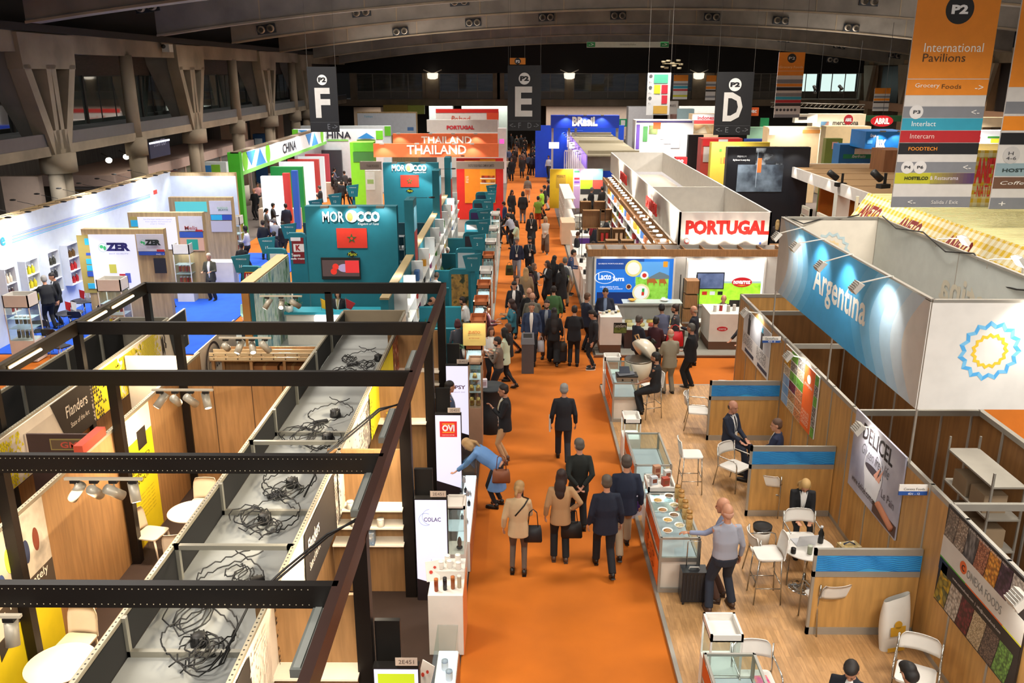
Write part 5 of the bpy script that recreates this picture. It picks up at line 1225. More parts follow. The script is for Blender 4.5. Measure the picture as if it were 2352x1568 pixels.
for(cx_,cy_),(tx,ty),lb in(((1844,528),(1780,540),'farthest floodlight on an arm over the blue fabric sign'),((1894,555),(1822,563),'second farthest floodlight on an arm over the blue fabric sign'),((1957,590),(1880,607),'second nearest floodlight over the blue fabric sign'),((2054,641),(1962,655),'nearest floodlight over the blue fabric sign')):
 q=gz(cx_,cy_,AZ1);q=Vector((AX,q.y,AZ1));t=gy(tx,ty,q.y);flood(lb,q,t,32,100,'floodlights on the fabric ring sign')
for(cx_,cy_),(tx,ty),lb in(((2150,555),(2215,570),'floodlight leaning out over the gingham awning, farther one'),((2240,603),(2303,607),'floodlight leaning out over the gingham awning, nearer one')):
 q=Vector((AXR,gz(cx_,cy_,AZ1).y,AZ1));t=gy(tx,ty,q.y);flood(lb,q,(q.x+.55,q.y,AZ1+.05),30,100,'floodlights on the fabric ring sign')
flood('grey floodlight in front of the white sun emblem face',(7.35,AY0-.02,AZ1),(7.35,AY0-.6,AZ1+.02),45,110,'floodlights on the fabric ring sign')
g=MB();g.tube([(AXR,19,5),(AXR-.1,18,4.9),(AXR,17,5.0),(AXR-.1,15.8,4.85),(AXR,15,4.98),(AXR+.05,14.3,4.6),(AXR-.02,13.5,4.7),(AXR,12.5,4.9),(AXR,12,4.9)],.014,BLK,5);one(g,'power_cable','black cable draped along the right rim of the ring sign','cable')
g=MB();g.tube([(5.9,19.2,4.96),(6.3,19.15,4.8),(6.8,19.2,4.93),(7.1,19.2,4.9),(7.5,19.15,5.0)],.014,BLK,5);one(g,'power_cable','black cable on the far rim of the ring sign','cable')
# showcases along the aisle
case('far aisle display case carrying a steel hotplate, beside the white kamado grill',2.26,2.84,19.25,20.9)
case('middle aisle display case with dark stones and flakes under glass',2.2,2.86,14.8,16.3)
case('near aisle display case crowded with bowls of snacks',2.26,2.86,12.15,13.65)
case('display case at the lower edge with a glowing round lamp reflection',2.36,2.98,7.6,9.3)
vitrine('small white vitrine with red print on its lid behind the middle case',2.42,17.2,.36,.5,1.0,.55,z0_=.05,shelves=(),head=.1)
vitrine('white lit vitrine behind the near case, crowned by tea cartons',2.56,14.2,.5,.55,.95,.45,z0_=.05,shelves=(.5,),head=.1)
vitrine('white lit vitrine behind the lowest display case',2.68,9.75,.42,.5,1.1,.5,z0_=.05,shelves=(),head=.1)
vitrine('small grey lit vitrine at the far end of the hotplate case',2.42,21.15,.42,.4,1.05,.6,z0_=.05,shelves=(),head=.1)
r=thing('hotplate','steel double gas burner with open brochure on top','stove',(2.58,19.45,1.03));g=MB();g.box(-.24,.24,-.16,.16,.0,.12,c('9a8f80',.35,.7));g.build('stove_body',r)
for x in(-.11,.11):g=MB();g.disc(FY(-.16),x,.06,.02,BLK,0,.03);g.build('knob',r)
g=MB();g.box(-.25,.25,-.17,.17,.12,.15,BLK);g.build('pan_support',r)
g=MB();g.hexa([(-.2,-.1,.0),(.2,-.06,.0),(.2,.1,.03),(-.2,.12,.03),(-.2,-.1,.01),(.2,-.06,.01),(.2,.1,.04),(-.2,.12,.04)],'55585e');g.hexa([(-.16,.02,.03),(.1,.0,.03),(.1,.1,.16),(-.12,.14,.16),(-.16,.03,.03),(.1,.01,.03),(.1,.11,.16),(-.12,.15,.16)],'1c2638');one(g,'brochure','open dark brochure lying on the steel burner','brochure',None,(2.56,19.4,1.19),.2)
kg=thing('kamado_grill','cream ceramic kamado grill with its domed lid open','grill',(3.05,20.9,.05));KC=c('ddd3bd',.25)
g=MB();g.lathe([(.17,.45),(.27,.55),(.34,.75),(.35,.98),(.33,1.0)],KC,n=28);g.build('bowl',kg)
g=MB();g.lathe([(.33,1.0),(.35,1.0),(.35,1.03),(.32,1.03)],c('8a8478',.3,.8),n=28);g.lathe([(.30,1.0),(.30,1.01)],BLK,n=24);g.build('rim',kg)
M_=Matrix.Translation((.12,.12,1.18))@Matrix.Rotation(R(55),4,Vector((-.5,1,0)).normalized());g=MB();g.T=M_
g.lathe([(.35,-.02),(.35,.02),(.31,.16),(.2,.27),(.08,.31),(.05,.31)],KC,n=28);g.build('lid',kg);g=MB();g.T=M_;g.lathe([(.06,.3),(.06,.38),(.09,.38),(.09,.42)],BLK,n=14);g.tube([(-.3,-.1,.12),(-.42,-.14,.16),(-.42,.14,.16),(-.3,.1,.12)],.02,c('b98a58',.5),8);g.build('chimney_cap',kg)
for k in range(3):a=k*2.1;g=MB();g.tube([(.2*math.cos(a),.2*math.sin(a),.55),(.32*math.cos(a),.32*math.sin(a),0)],.015,BLK,6);g.build('leg',kg)
for k,(x,y,z)in enumerate(((2.42,14.05,1.01),(2.62,14.0,1.01),(2.5,14.25,1.01),(2.48,14.15,1.17),(2.7,14.3,1.01))):box_('tea_carton','small white carton with %s label stacked on the lit vitrine'%('a blue','a red','a beige','a brown','a grey')[k],'carton',x,y,z,.12,.1,.15,c(['cfd4d8','a8442e','dcd2c0','b5886a','c9c6c0'][k],.5),.3,top='8a4a34')
for k in range(8):
 x,y=2.38+.19*(k%2)+.03*(k%3),12.3+.17*k;r=thing('snack_bowl','white bowl of %s snacks on the near glass case'%('nut','cream','golden','brown')[k%4],'bowl',(x,y,1.03),0,'bowls on the near glass case');g=MB();g.lathe([(.04,0),(.085,.05),(.08,.05),(.04,.01)],'f0ece2',n=18);g.build('bowl',r);g=MB();g.ell((0,0,.035),(.07,.07,.018),photo_mat('snk%d'%(k%4),[['a5743c','c9965a'],['e6dab0','cfc08a'],['d8a848','e8c070'],['7a5a3a','9a7850']][k%4],60),14,6);g.build('snacks',r)
for k in range(7):bottle((2.74+.03*(k%2),12.4+.18*k,1.03),'brown paper snack pouch along the near glass case, %s from the front'%ORD[k],photo_mat('pouch',['8a5a2a','c9a05a','5a3a1c','d8c08a'],20,tex='noise'),'a87838',.24,.05,'paper pouches on the near case','bag',False,'snack_pouch')
for(x,y,z),lb,rz,col,h in(((2.05,15.1,0),'orange and white shopping bag leaning on the middle case, aisle side',.3,'e86a22',.55),((2.2,14.75,0),'white and purple popcorn bag leaning on the middle case',.2,'dcd6e6',.5),((2.78,14.6,.05),'orange and white bag hanging on the front of the middle case',0,'e8763a',.62)):
 r=thing('shopping_bag',lb,'bag',(x,y-.05,z),rz,'bags at the middle case');g=MB();w_=.19
 g.hexa([(-w_,-.06,0),(w_,-.06,0),(w_,.06,0),(-w_,.06,0),(-w_*1.05,-.02,h),(w_*1.05,-.02,h),(w_*1.05,.02,h),(-w_*1.05,.02,h)],c(col,.4));g.build('bag_body',r);g=MB();g.disc(FY(-.05),0,h*.5,.11,'f0e8e0' if col!='dcd6e6' else '4a2a78',0,.02);g.build('printed_mark',r)
r=thing('flour_sack','white sack with a mustard label leaning in the corner by the near partition','sack',(5.42,10.75,.05),.25);g=MB();n=12;vs=[]
def sk(u,v):
 a=u*2*PI;t=v;wx=.2*(1-.0*t)*(1+.1*math.sin(PI*t));wy=.12*math.sin(PI*min(1,.12+t*.82))**.6
 return(wx*math.copysign(abs(math.cos(a))**.6,math.cos(a))+.04*t,wy*math.copysign(abs(math.sin(a))**.7,math.sin(a))+.1*t,t*.78+.05*math.cos(a)*t)
g.grid(sk,20,14,c('ddd8ce',.7));g.build('sack_body',r);g=MB();F=Fr((0,-.125,0),(1,0,0),(0,.1,.99),(0,-1,.1));g.rect(F,-.14,.28,.1,.42,c('c9982a',.6),0,.008);g.disc(F,-.02,.45,.06,'c9982a',0,.008);g.rect(F,-.17,.04,.1,.1,c('c9982a',.6),0,.008);g.build('printed_label',r)
# tables and chairs of the wooden floor
round_table('round white table with brochures between the two seated men in suits',(4.87,15.35,.05),.4,.74,group='round white tables on the wood floor');round_table('round white table with laptop of the blonde woman',(4.62,12.3,.05),.42,.74,group='round white tables on the wood floor')
round_table('round white table half hidden behind the far blue partition',(4.85,18.75,.05),.42,.74,group='round white tables on the wood floor');round_table('round white table at the lower right corner in front of two men',(4.95,8.2,.05),.48,.74,group='round white tables on the wood floor')
stool('white bar stool standing alone behind the middle display case',(3.42,15.7,.05),-PI/2);stool('white bar stool under the seated man in black',(3.2,19.6,.05),PI/2+.3);stool('white bar stool behind the standing bald man, by the laptop table',(3.9,12.0,.05),PI/2)
armchair('white armchair turned sideways at the far round table',(4.2,18.9,.05),-PI/2-.2);armchair('white armchair behind the far round table, facing us',(4.95,19.5,.05),PI-.3);armchair('white armchair tucked against the middle partition by the brochure table',(4.75,14.95,.05),-.5)
armchair('white armchair under the seated man with black tie',(4.35,15.9,.05),-PI*.78);armchair('white armchair beside the laptop table, with a paper on its seat',(4.1,12.6,.05),-PI/2+.1);armchair('white armchair partly behind the near partition with bags on it',(4.62,11.35,.05),.2);armchair('white armchair of the blonde woman at the laptop table',(4.8,13.05,.05),PI);armchair('white armchair by the poster wall in the lower right corner',(5.2,9.6,.05),PI-.5)
armchair('white chair with leaflets and a bouquet at the lower edge',(3.08,9.45,.05),PI);armchair('white armchair under the dark-haired man at the lower edge',(4.1,8.1,.05),-.9)
box_('magazine','pink and purple magazine on the white chair at the lower edge','magazine',3.15,9.4,.51,.2,.27,.012,photo_mat('mag',['8a2a6a','d84a8a','3a3a9a','e8c04a'],6,tex='noise'),.1)
for k,(x,y,rz)in enumerate(((4.7,15.3,.4),(4.82,15.2,-.2),(4.95,15.45,.9),(4.78,15.5,.2))):box_('brochure',('orange','pink','brown','white')[k]+' brochure on the round table between the two suited men','brochure',x,y,.79,.2,.14,.006+.004*k,photo_mat('bro%d'%k,['e0783a','e8b090','8a5a8a','f2e8dc'][k:]+['d8a88a'],9,tex='noise'),rz)
r=thing('laptop','silver laptop open on the round table of the blonde woman','laptop',(4.6,12.35,.79),.15);g=MB();g.box(-.16,.16,-.02,.2,0,.015,'c4c4c6');g.build('keyboard_base',r);g=MB();g.hexa([(-.16,-.03,0),(.16,-.03,0),(.16,-.02,0),(-.16,-.02,0),(-.16,-.09,.21),(.16,-.09,.21),(.16,-.08,.21),(-.16,-.08,.21)],c('cfcfd2',.35,.5));g.build('screen',r)
box_('phone','black phone lying on the laptop table','phone',4.78,12.03,.79,.075,.15,.009,c('101012',.2),-.5);bottle((4.33,12.1,.79),'black round jar on the laptop table',c('141414',.4),'141414',.09,.04,None,'jar',False,'jar');bottle((4.58,12.08,.79),'clear cup of green mate on the laptop table',c('8a8f78',.3),'b9beac',.15,.04,None,'cup',False,'cup');bottle((4.86,12.42,.79),'black bottle with silver top on the laptop table',c('101010',.4),'c9c9cc',.3,.045)
r=thing('waste_bin','white round waste bin with black liner and tissues behind the laptop table','bin',(4.27,13.55,.05));g=MB();g.lathe([(.12,0),(.15,.38)],'e2dcd0',n=20);g.build('bin_body',r);g=MB();g.lathe([(.155,.33),(.165,.42),(.13,.4)],BLK,n=20);g.build('bin_liner',r)
hand_bag(Vector((5.3,12.35,.85)),'dark blue tote stuffed with clear plastic bags beside the laptop table','1f2a48',.42,.34,.2,.2)
box_('plastic_bags','crinkled clear plastic bags of samples in the blue tote','bag',5.3,12.35,.6,.32,.2,.2,photo_mat('clearbags',['e8e4dc','b59a5a','cfd4d8','8a7a5a'],12,tex='noise'),.2)
sc_=thing('suitcase','black ribbed cabin suitcase standing in front of the near display case','suitcase',(2.75,11.9,.05));g=MB();g.box(-.2,.2,-.12,.12,.06,.58,c('14161c',.35))
g.build('shell',sc_);g=MB()
for k in range(7):g.box(-.18+k*.055,-.165+k*.055,-.127,-.12,.1,.54,c('22252c',.4))
g.build('ribs',sc_);g=MB();g.tube([(-.1,.1,.58),(-.1,.1,1.0),(.1,.1,1.0),(.1,.1,.58)],.01,STEEL,6);g.build('pull_handle',sc_);g=MB();g.tube([(-.08,-.02,.58),(-.07,-.02,.62),(.07,-.02,.62),(.08,-.02,.58)],.012,'b9b6ae',6);g.build('top_handle',sc_)
for sx in(-1,1):
 for sy in(-1,1):g=MB();g.cyl((sx*.16-.015,sy*.09,.03),(sx*.16+.015,sy*.09,.03),.03,BLK,12);g.build('wheel',sc_)
hv=thing('popcorn_bag','big purple and orange snack sack standing behind the brochure table','bag',(5.2,15.95,.05),.2);g=MB();g.grid(lambda u,v:(.2*math.cos(u*2*PI)*(1-.1*v),.1*math.sin(u*2*PI)*math.sin(PI*min(1,.15+v*.8)),v*.8),18,8,c('2c2468',.5));g.build('bag_body',hv);g=MB();F=FY(-.1);g.disc(F,0,.35,.13,'e8b42a',0,.02);g.ring(F,0,.35,.13,.17,'d8442a',.022);g.build('printed_mark',hv)
# orange stand behind the storage room with dark bottles
b=MB();b.box(8.1,14,16.5,16.6,0,2.6,c('e8862a',.7));ow=one(b,'stand_wall','orange stand wall behind the ring sign','wall');b=MB();b.box(8.02,14,8,16.5,0,.02,c('c9a888',.6));struct(b,'floor_orange_stand')
g=MB();g.box(9.3,9.9,11.2,15,.02,1.0,c('a39a8c',.5));g.box(9.35,9.85,11.3,14.9,1.0,1.01,c('cfe4ee',.4));one(g,'counter','grey counter with glass inlay carrying wine bottles','counter');g=MB();g.box(8.6,9.1,12.5,15.5,.02,.8,c('b5aa9a',.5));g.box(8.65,9.05,12.6,15.4,.8,.81,c('cfe4ee',.4));one(g,'counter','lower grey counter in front of the bottle counter','counter')
for k in range(10):bottle((9.45+.12*(k%3),12.4+.2*k,1.01),'dark wine bottle with pale label on the grey counter',c('1c1a18',.2),'2a1a14',.32,.04,'wine bottles on the grey counter')
spot((9.3,13.5,3.2),(9.6,13.5,1),120,100)
# ================================================================ stands beyond: helpers
def tp(F,s,x0,y0,x1,y1,m,par,**k):
 u0,v0=F.px(x0,y1);u1,v1=F.px(x1,y0);return txt(F,s,u0,v0,u1-u0,v1-v0,m,par,**k)
def rp(g,F,x0,y0,x1,y1,m,d0=0,d1=.01):
 u0,v0=F.px(x0,y1);u1,v1=F.px(x1,y0);g.rect(F,u0,v0,u1,v1,m,d0,d1)
def sb(name,label,cat,bx,m,group=None,par=None):
 g=MB();g.box(*bx,m if not isinstance(m,str)else c(m))
 return g.build(name,par,w=True)if par else one(g,name,label,cat,group)
def far(label,px0,py0,px1,py1,y,m,dep=1.2,z0_=0,name='stand',cat='stand',group=None,deco=None,text=None):
 """a stand seen far off: walled body with real depth, its front printed"""
 a,d=gy(px0,py0,y),gy(px1,py1,y);zb=z0_ if z0_ is not None else d.z
 r=thing(name,label,cat,((a.x+d.x)/2,y+dep/2,zb),0,group)
 g=MB();g.box(a.x,d.x,y,y+dep,zb,a.z,m if not isinstance(m,str)else c(m));g.build('body',r,w=True)
 F=FY(y-.005)
 if deco:
  for i,q in enumerate(deco):g=MB();rp(g,F,*q[:4],q[4]if not isinstance(q[4],str)else c(q[4]),.004*i,.004*i+.02);g.build(q[5]if len(q)>5 else 'printed_panel',r,w=True)
 for t in text or():tp(F,t[0],*t[1:5],t[5],r,d=.03+.004*len(deco or()),**(t[6]if len(t)>6 else{}))
 return r
def topspots(xs,y,z,lab,grp,W=20,dy=.45,wz=.4,col='8a8478',light=True):
 for i,x in enumerate(xs):
  r=thing('arm_spotlight',lab%('first','second','third','fourth','fifth','sixth')[i],'lamp',(x,y,z),0,grp);g=MB();g.tube([(0,0,-.03),(0,-dy*.9,.06)],.012,c(col,.5),5);g.build('arm',r);g=MB();g.hexa([(-.12,-dy-.06,0),(.12,-dy-.06,0),(.12,-dy+.08,0),(-.12,-dy+.08,0),(-.12,-dy-.06,.07),(.12,-dy-.06,.07),(.12,-dy+.08,.07),(-.12,-dy+.08,.07)],c(col,.5));g.build('lamp_head',r)
  if light:spot((x,y-dy,z-.02),(x,y,z-wz*2.4),W,100,(1,.98,.95))
  # ---------------------------------------------------------------- PORTUGAL stand
WW=c('dedad2',.6);GREY=c('8f8c82',.8)
b=MB();b.box(2.3,8.2,24.35,50,0,.05,c('8c897f',.6));b.box(2.25,8.2,24.25,24.35,0,.06,c('6a4a34',.6));struct(b,'floor_grey_platform')
pw=thing('stand_wall','white front wall under a wooden beam holding two big lit pictures','wall',(5.2,27.4,.05));sb('wall_panel','','',(2.3,8.3,27.35,27.5,.05,2.75),c('cfcac4',.6),par=pw);sb('skirting','','',(2.3,8.3,27.3,27.35,.05,.16),c('6a4a34',.6),par=pw);sb('end_panel','','',(2.2,2.3,26.5,27.5,.05,2.75),c('b5b0a8',.6),par=pw)
cn=thing('wooden_canopy','wooden beam canopy over the two lit pictures with open joists','canopy',(5.2,26.9,2.6));g=MB();g.box(2.16,8.3,26.45,26.5,2.56,2.78,OAKD);g.box(2.16,8.3,27.4,27.45,2.62,2.78,OAKD)
for k in range(11):x=2.16+k*.6;g.box(x,x+.04,26.5,27.4,2.64,2.76,OAKD)
g.build('front_beam',cn,w=True);g=MB();g.box(4.42,4.5,27.4,46,2.58,2.76,OAKD);g.box(4.95,5.0,27.4,46,2.62,2.76,OAKD)
for k in range(26):y=27.6+k*.72;g.box(4.5,4.95,y,y+.04,2.64,2.75,OAKD)
g.build('side_beam',cn,w=True)
for k in range(22):
 y=28+k*.82;r=thing('disc_lamp','round white disc lamp in the slatted beam, %s from the front'%ORD[k],'lamp',(4.72,y,2.78),0,'disc lamps along the slatted beam');g=MB();g.lathe([(.1,0),(.1,.04)],c('fff4dc',.5,emit=5),n=14);g.build('lamp_lens',r);g=MB();g.lathe([(.11,-.03),(.11,0)],ALU,n=14);g.build('housing',r)
bx=thing('portugal_box','high white fascia box with large red PORTUGAL letters on its front','fascia',(6.5,35,2.8));yb0=27.0;g=MB();X0,X1=5.02,7.88;ye_=48
for q in((X0,X1,yb0,yb0+.06),(X0,X0+.06,yb0,ye_),(X1-.06,X1,yb0,ye_),(X0,X1,ye_-.06,ye_),(X0,X1,33.2,33.26)):g.box(*q,2.82,3.85,c('dad5cc',.7))
g.build('white_panels',bx,w=True);g=MB();g.box(X0+.06,X1-.06,yb0+.06,ye_,2.62,2.66,c('b5aca0',.8));g.build('inner_ceiling',bx,w=True);g=MB();g.box(X0+.1,X1-1.0,30.4,30.5,2.8,3.0,OAK);g.box(X1-1.1,X1-1.0,28,30.5,2.8,3.05,OAK);g.box(X1-.4,X1-.3,28,30.5,2.8,3.05,OAK);g.build('inner_wood_frame',bx,w=True)
Fp=FY(yb0-.02);tp(Fp,'PORTUGAL',1572,504,1765,537,'d8261e',bx,bold=.05,d=.12,ex=.05);tp(Fp,'PORTUGAL FOODS',1588,548,1622,557,'9a9a9a',bx);tp(Fp,'COMPETE  2030',1675,557,1706,562,'8a8a8a',bx)
g=MB();u,v=Fp.px(1578,554);g.ring(Fp,u,v,.06,.085,c('c8484a'));rp(g,Fp,1743,556,1748,561,'2a4aa0');g.build('small_logos',bx,w=True)
Fl=FXm(X0-.02)
for(x0,y0,x1,y1)in((1492,450,1517,490),(1431,392,1446,424)):
 u0=Fl.px(x0,(y0+y1)/2)[0];u1=Fl.px(x1,(y0+y1)/2)[0];txt(Fl,'PORTUGAL',u0,3.12,u1-u0,.42,'d8261e',bx,bold=.05,d=.1,ex=.05)
topl=[area(X0-.35,28+5.0*k,2.62,.25,4.6,280,(1,.93,.8),(PI,0,0),120)for k in range(4)]
for o in topl:aim(o,(X0+.1,o.location.y,3.9))
for k in range(4):spot((5.5+.65*k,yb0-.3,2.8),(5.5+.65*k,yb0,3.5),40,120,(1,.9,.75))
def lightpic(label,x0,y0,x1,y1,y,base,em,name='lit_picture'):
 a,d=gy(x0,y0,y),gy(x1,y1,y);r=thing(name,label,'lit picture',((a.x+d.x)/2,y,d.z));g=MB();g.box(a.x-.06,d.x+.06,y,y+.14,d.z-.06,a.z+.06,c('e6e2dc',.5));g.build('frame',r,w=True)
 g=MB();F=FY(y);g.rect(F,a.x,d.z,d.x,a.z,c(base,.5,emit=em),0,.006);g.build('glowing_sheet',r,w=True);return r,FY(y-.006)
r,F=lightpic('big blue and green lit picture reading Lacto Serra with cows in a meadow',1370,594,1542,697,27.2,'1f7ae0',.8);E_=lambda h,e=.8:c(h,.5,emit=e)
g=MB();rp(g,F,1370,594,1480,618,E_('14489a'),0,.003);rp(g,F,1370,671,1470,697,E_('0f2c66'),0,.003);rp(g,F,1458,601,1538,650,E_('5fa8ea'),.003,.005);rp(g,F,1458,636,1536,690,photo_mat('meadow',['4a8a1e','7ab83a','3a6e1a','8ac84a'],5,emit=.7,tex='noise'),.005,.007);rp(g,F,1470,690,1542,697,E_('f0f4f8'),.005,.007)
g.prism(F,[F.px(*q)for q in((1490,637),(1503,630),(1515,624),(1527,628),(1537,633),(1537,640),(1490,642))],E_('6a7e86'),.007,.009)
for x,y,w_ in((1497,645,22),(1522,646,16)):g.prism(F,[F.px(*q)for q in((x-w_*.5,y-5),(x+w_*.3,y-6),(x+w_*.6,y+5),(x+w_*.3,y+5),(x+w_*.25,y+12),(x+w_*.15,y+4),(x-w_*.35,y+4),(x-w_*.4,y+12),(x-w_*.5,y+4))],E_('b5662a'),.009,.012)
for x,y,r0,m in((1455,616,.27,'e8dc8a'),(1455,616,.2,'f4f2ea'),(1480,632,.13,'f2f2f2'),(1480,632,.07,'d8342a'),(1472,671,.28,'f0e4a8'),(1472,671,.22,'f6f6f2'),(1444,658,.09,'e8c89a'),(1444,658,.065,'6a2a1a')):u,v=F.px(x,y);g.disc(F,u,v,r0,E_(m),.012,.014+(.004 if m in('f4f2ea','d8342a','f6f6f2','6a2a1a')else 0))
rp(g,F,1523,600,1534,613,E_('f0a02a'),.012,.014);rp(g,F,1519,682,1528,694,E_('f4f4f4'),.012,.014);rp(g,F,1474,662,1480,676,E_('2aa84a'),.018,.02);rp(g,F,1473,670,1479,678,E_('d83a2a'),.02,.022);u,v=F.px(1389,637);g.ring(F,u,v,.3,.33,E_('f4f8fc'),.016,ry=.62);g.build('picture_print',r,w=True)
tp(F,'Lacto',1374,627,1404,642,E_('ffffff',1),r,bold=.02,d=.02);tp(F,'Serra',1407,634,1434,645,E_('ffffff',1),r,bold=.02,d=.02);tp(F,'QUEIJOS PORTUGUESES',1374,604,1432,607,E_('ffffff',1),r,d=.01);tp(F,'o sabor autentico da serra',1378,656,1420,660,E_('ffffff',1),r,d=.01,shear=.2);tp(F,'em cada pedaco',1384,661,1430,665,E_('ffffff',1),r,d=.01,shear=.2)
r,F=lightpic('big white and green lit picture of a rice field with a red novarroz oval',1582,597,1748,698,27.2,'f4fbff',.95)
g=MB();rp(g,F,1582,649,1748,698,photo_mat('rice',['8ac82a','a8e03a','6aae1e'],3,emit=.85,tex='noise'),0,.003);rp(g,F,1582,646,1748,650,E_('b8d8c8',.8),0,.004);u,v=F.px(1704,648);g.disc(F,u,v,.32,E_('d8202a'),.004,.009,.16);g.prism(F,[(u-.16,v-.09),(u+.16,v-.09),(u,v-.125)],E_('f0b82a'),.009,.011)
for k,m in enumerate(('2a9a4a','d8342a','f4f4f4','2a2a2a')):rp(g,F,1594+18*k,669,1606+18*k,677,E_(m),.004,.008)
g.build('picture_print',r,w=True);tp(F,'novarroz',1684,644,1724,652,E_('ffffff',1),r,bold=.04,d=.011)
r=thing('screen','flat dark blue television on the rice field picture','television',F.p(*F.px(1631,663),0));g=MB();rp(g,F,1598,625,1664,663,c('15161c',.3),.012,.05);g.build('bezel',r,w=True);g=MB();rp(g,F,1600,627,1662,661,photo_mat('tv1',['2a3450','4a5a80','1c2438','6a7aa0'],2.5,emit=.6,tex='noise'),.05,.052);g.build('screen_face',r,w=True)
for k in range(7):spot((2.9+.8*k,26.9,2.6),(2.9+.8*k,27.3,1.4),14,120,(1,.92,.8))
for k,(px,py,lb)in enumerate(((1560,690,'stack'),)):
 r=thing('crate_rack','rack of stacked brown wooden boxes in black frames between the two lit pictures','rack',(5.35,26.4,.05));g=MB()
 for x in(-.25,.25):
  for y in(-.25,.25):g.box(x-.012,x+.012,y-.012,y+.012,0,1.9,BLK)
 g.build('black_frame',r)
 for z,x in((.5,-.02),(.95,.03),(1.4,.06)):g=MB();g.box(x-.2,x+.2,-.22,.22,z,z+.4,OAKD);g.build('wooden_box',r)
def counter(label,x0,x1,y0,y1,h,m=WHT,foot='6a4630',group=None,top=None):
 r=thing('counter',label,'counter',((x0+x1)/2,(y0+y1)/2,.05),0,group);sb('body','','',(x0,x1,y0,y1,.3 if foot else.05,h),m,par=r)
 if foot:sb('foot','','',(x0+.01,x1-.01,y0+.01,y1,.05,.3),c(foot,.6),par=r)
 if top:sb('worktop','','',(x0-.02,x1+.02,y0-.02,y1,h,h+.03),c(top,.4),par=r)
 return r
r=counter('white pedestal counter with a dark Lacto Serra plate beside the glass cheese case',2.42,3.06,24.55,25.9,1.15);g=MB();F=FY(24.55);rp(g,F,1409,741,1440,765,'1c1c16',0,.01);rp(g,F,1410,752,1439,764,photo_mat('cheesead',['3a5a1c','6a7a3a','d8c88a','2a3a14'],7,tex='noise'),.01,.012);g.build('printed_plate',r,w=True);tp(F,'LactoSerra',1412,744,1438,751,'e0e0d0',r,d=.012)
r=counter('white pedestal counter with a red novarroz oval at the entrance',5.7,6.75,24.9,26.1,1.15);g=MB();F=FY(24.9);u,v=F.px(1659,755);g.disc(F,u,v,.16,'c8202a',0,.01,.07);g.build('red_oval',r,w=True);txt(F,'novarroz',u,v-.03,.22,.05,'ffffff',r,align='C',d=.012)
r=thing('cheese_case','glass refrigerated case with curved front full of cheeses','display case',(4.1,25.6,.05));sb('base','','',(3.2,5.0,25.0,26.1,.05,.62),c('4a2f28',.5),par=r);sb('deck','','',(3.22,4.98,25.05,26.05,.62,.66),c('f2ecd8',.5,emit=.5),par=r);g=MB();g.box(3.2,5.0,25.6,26.1,1.28,1.3,c('c9d6d2',.2));g.box(3.2,5,25.0,25.02,.66,1.0,GLASS);g.quad([(3.2,25.0,1.0),(5,25.0,1.0),(5,25.6,1.28),(3.2,25.6,1.28)],GLASS);g.build('glazing',r,w=True)
for k in range(10):g=MB();g.lathe([(.11,0),(.12,.03),(.11,.08)],c(['e8d9a0','d8c080','c8503a','e0b85a'][k%4],.5),n=14);one(g,'cheese','small round cheese in the glass case beneath the Lacto Serra picture','cheese','cheeses in the glass case',(3.4+.33*(k%5),25.3+.4*(k//5),.67))
for k,x in enumerate((3.5,4.5)):g=MB();g.lathe([(.05,0),(.13,.06),(.12,.06),(.05,.01)],('e8a83a','f0ece2')[k],n=16);one(g,'bowl',('yellow tilted bowl on top of the cheese case','white dish on top of the cheese case')[k],'bowl',None,(x,25.85,1.3))
for k in range(4):bottle((5.9+.2*k,25.2+.1*(k%2),1.15),('white rice pack','red rice jar','clear jar','small white tub')[k]+' on the novarroz counter',c(('e9e4da','a82a24','c9c4b8','e6e2dc')[k],.5),'d8d4cc',.2,.05,None,'jar',False,'jar')
tub_chair('white shell chair behind the bald man, in front of the lit wall',(5.9,26.4,.05),PI/2)
for k in range(6):bottle((2.55+.09*k,24.9+.12*(k%3),1.15),'small cheese sample dish or jar on the Lacto Serra counter',c(('e8e0c8','3a3a3a','d8c070')[k%3],.5),'e8e4d8',.07,.05,'samples on the Lacto Serra counter','jar',False,'jar')
# inner part beside the aisle: counters, product wall, boxes on frames
counter('long white aisle counter with black appliances, in front of the meeting tables',2.32,3.0,30.2,36.8,.98,foot=None);counter('taller white counter with a purple stripe at the end of the long counter',2.35,3.1,37.2,38.6,1.25,foot=None);sb('purple_panel','purple band on the side of the taller white counter','panel',(2.6,3.1,37.16,37.2,.85,1.15),'5a2a8a')
counter('low white aisle counter with trays and jars just behind the blue-shirted man',2.35,3.1,27.7,29.7,1.0,foot=None)
for k in range(8):bottle((2.45+.12*(k%4),31.0+.5*k,.98),'black appliance or cup on the long white aisle counter',c(('1c1c1e','c9c6c0')[k%2],.3),'2a2a2c',.16,.07,'items on the long white counter','appliance',False,'appliance')
pl=thing('product_wall','white lit product wall with shelves full of packs under the red side letters','shelf wall',(4.98,37,.05));sb('back','','',(4.98,5.04,27.6,47.5,.05,2.6),c('e6e4e0',.6),par=pl)
for z in(.5,.95,1.4,1.85):sb('shelf_board','','',(4.66,4.98,28,47,z,z+.03),c('f0eee8',.5),par=pl)
for k in range(8):sb('divider','','',(4.7,4.98,28+2.7*k,28.04+2.7*k,.05,2.5),c('e8e6e0',.5),par=pl)
for k in range(4):area(4.5,29.5+4.6*k,2.5,.15,4,45,(1,.97,.93),(0,R(-25),0),160)
rn=random.Random(2);PC=['c8342a','e8a02a','f0e8d8','3a6aa8','4a8a3a','d8d0c0','8a3a6a','e8c84a','2a2a30','b86a3a']
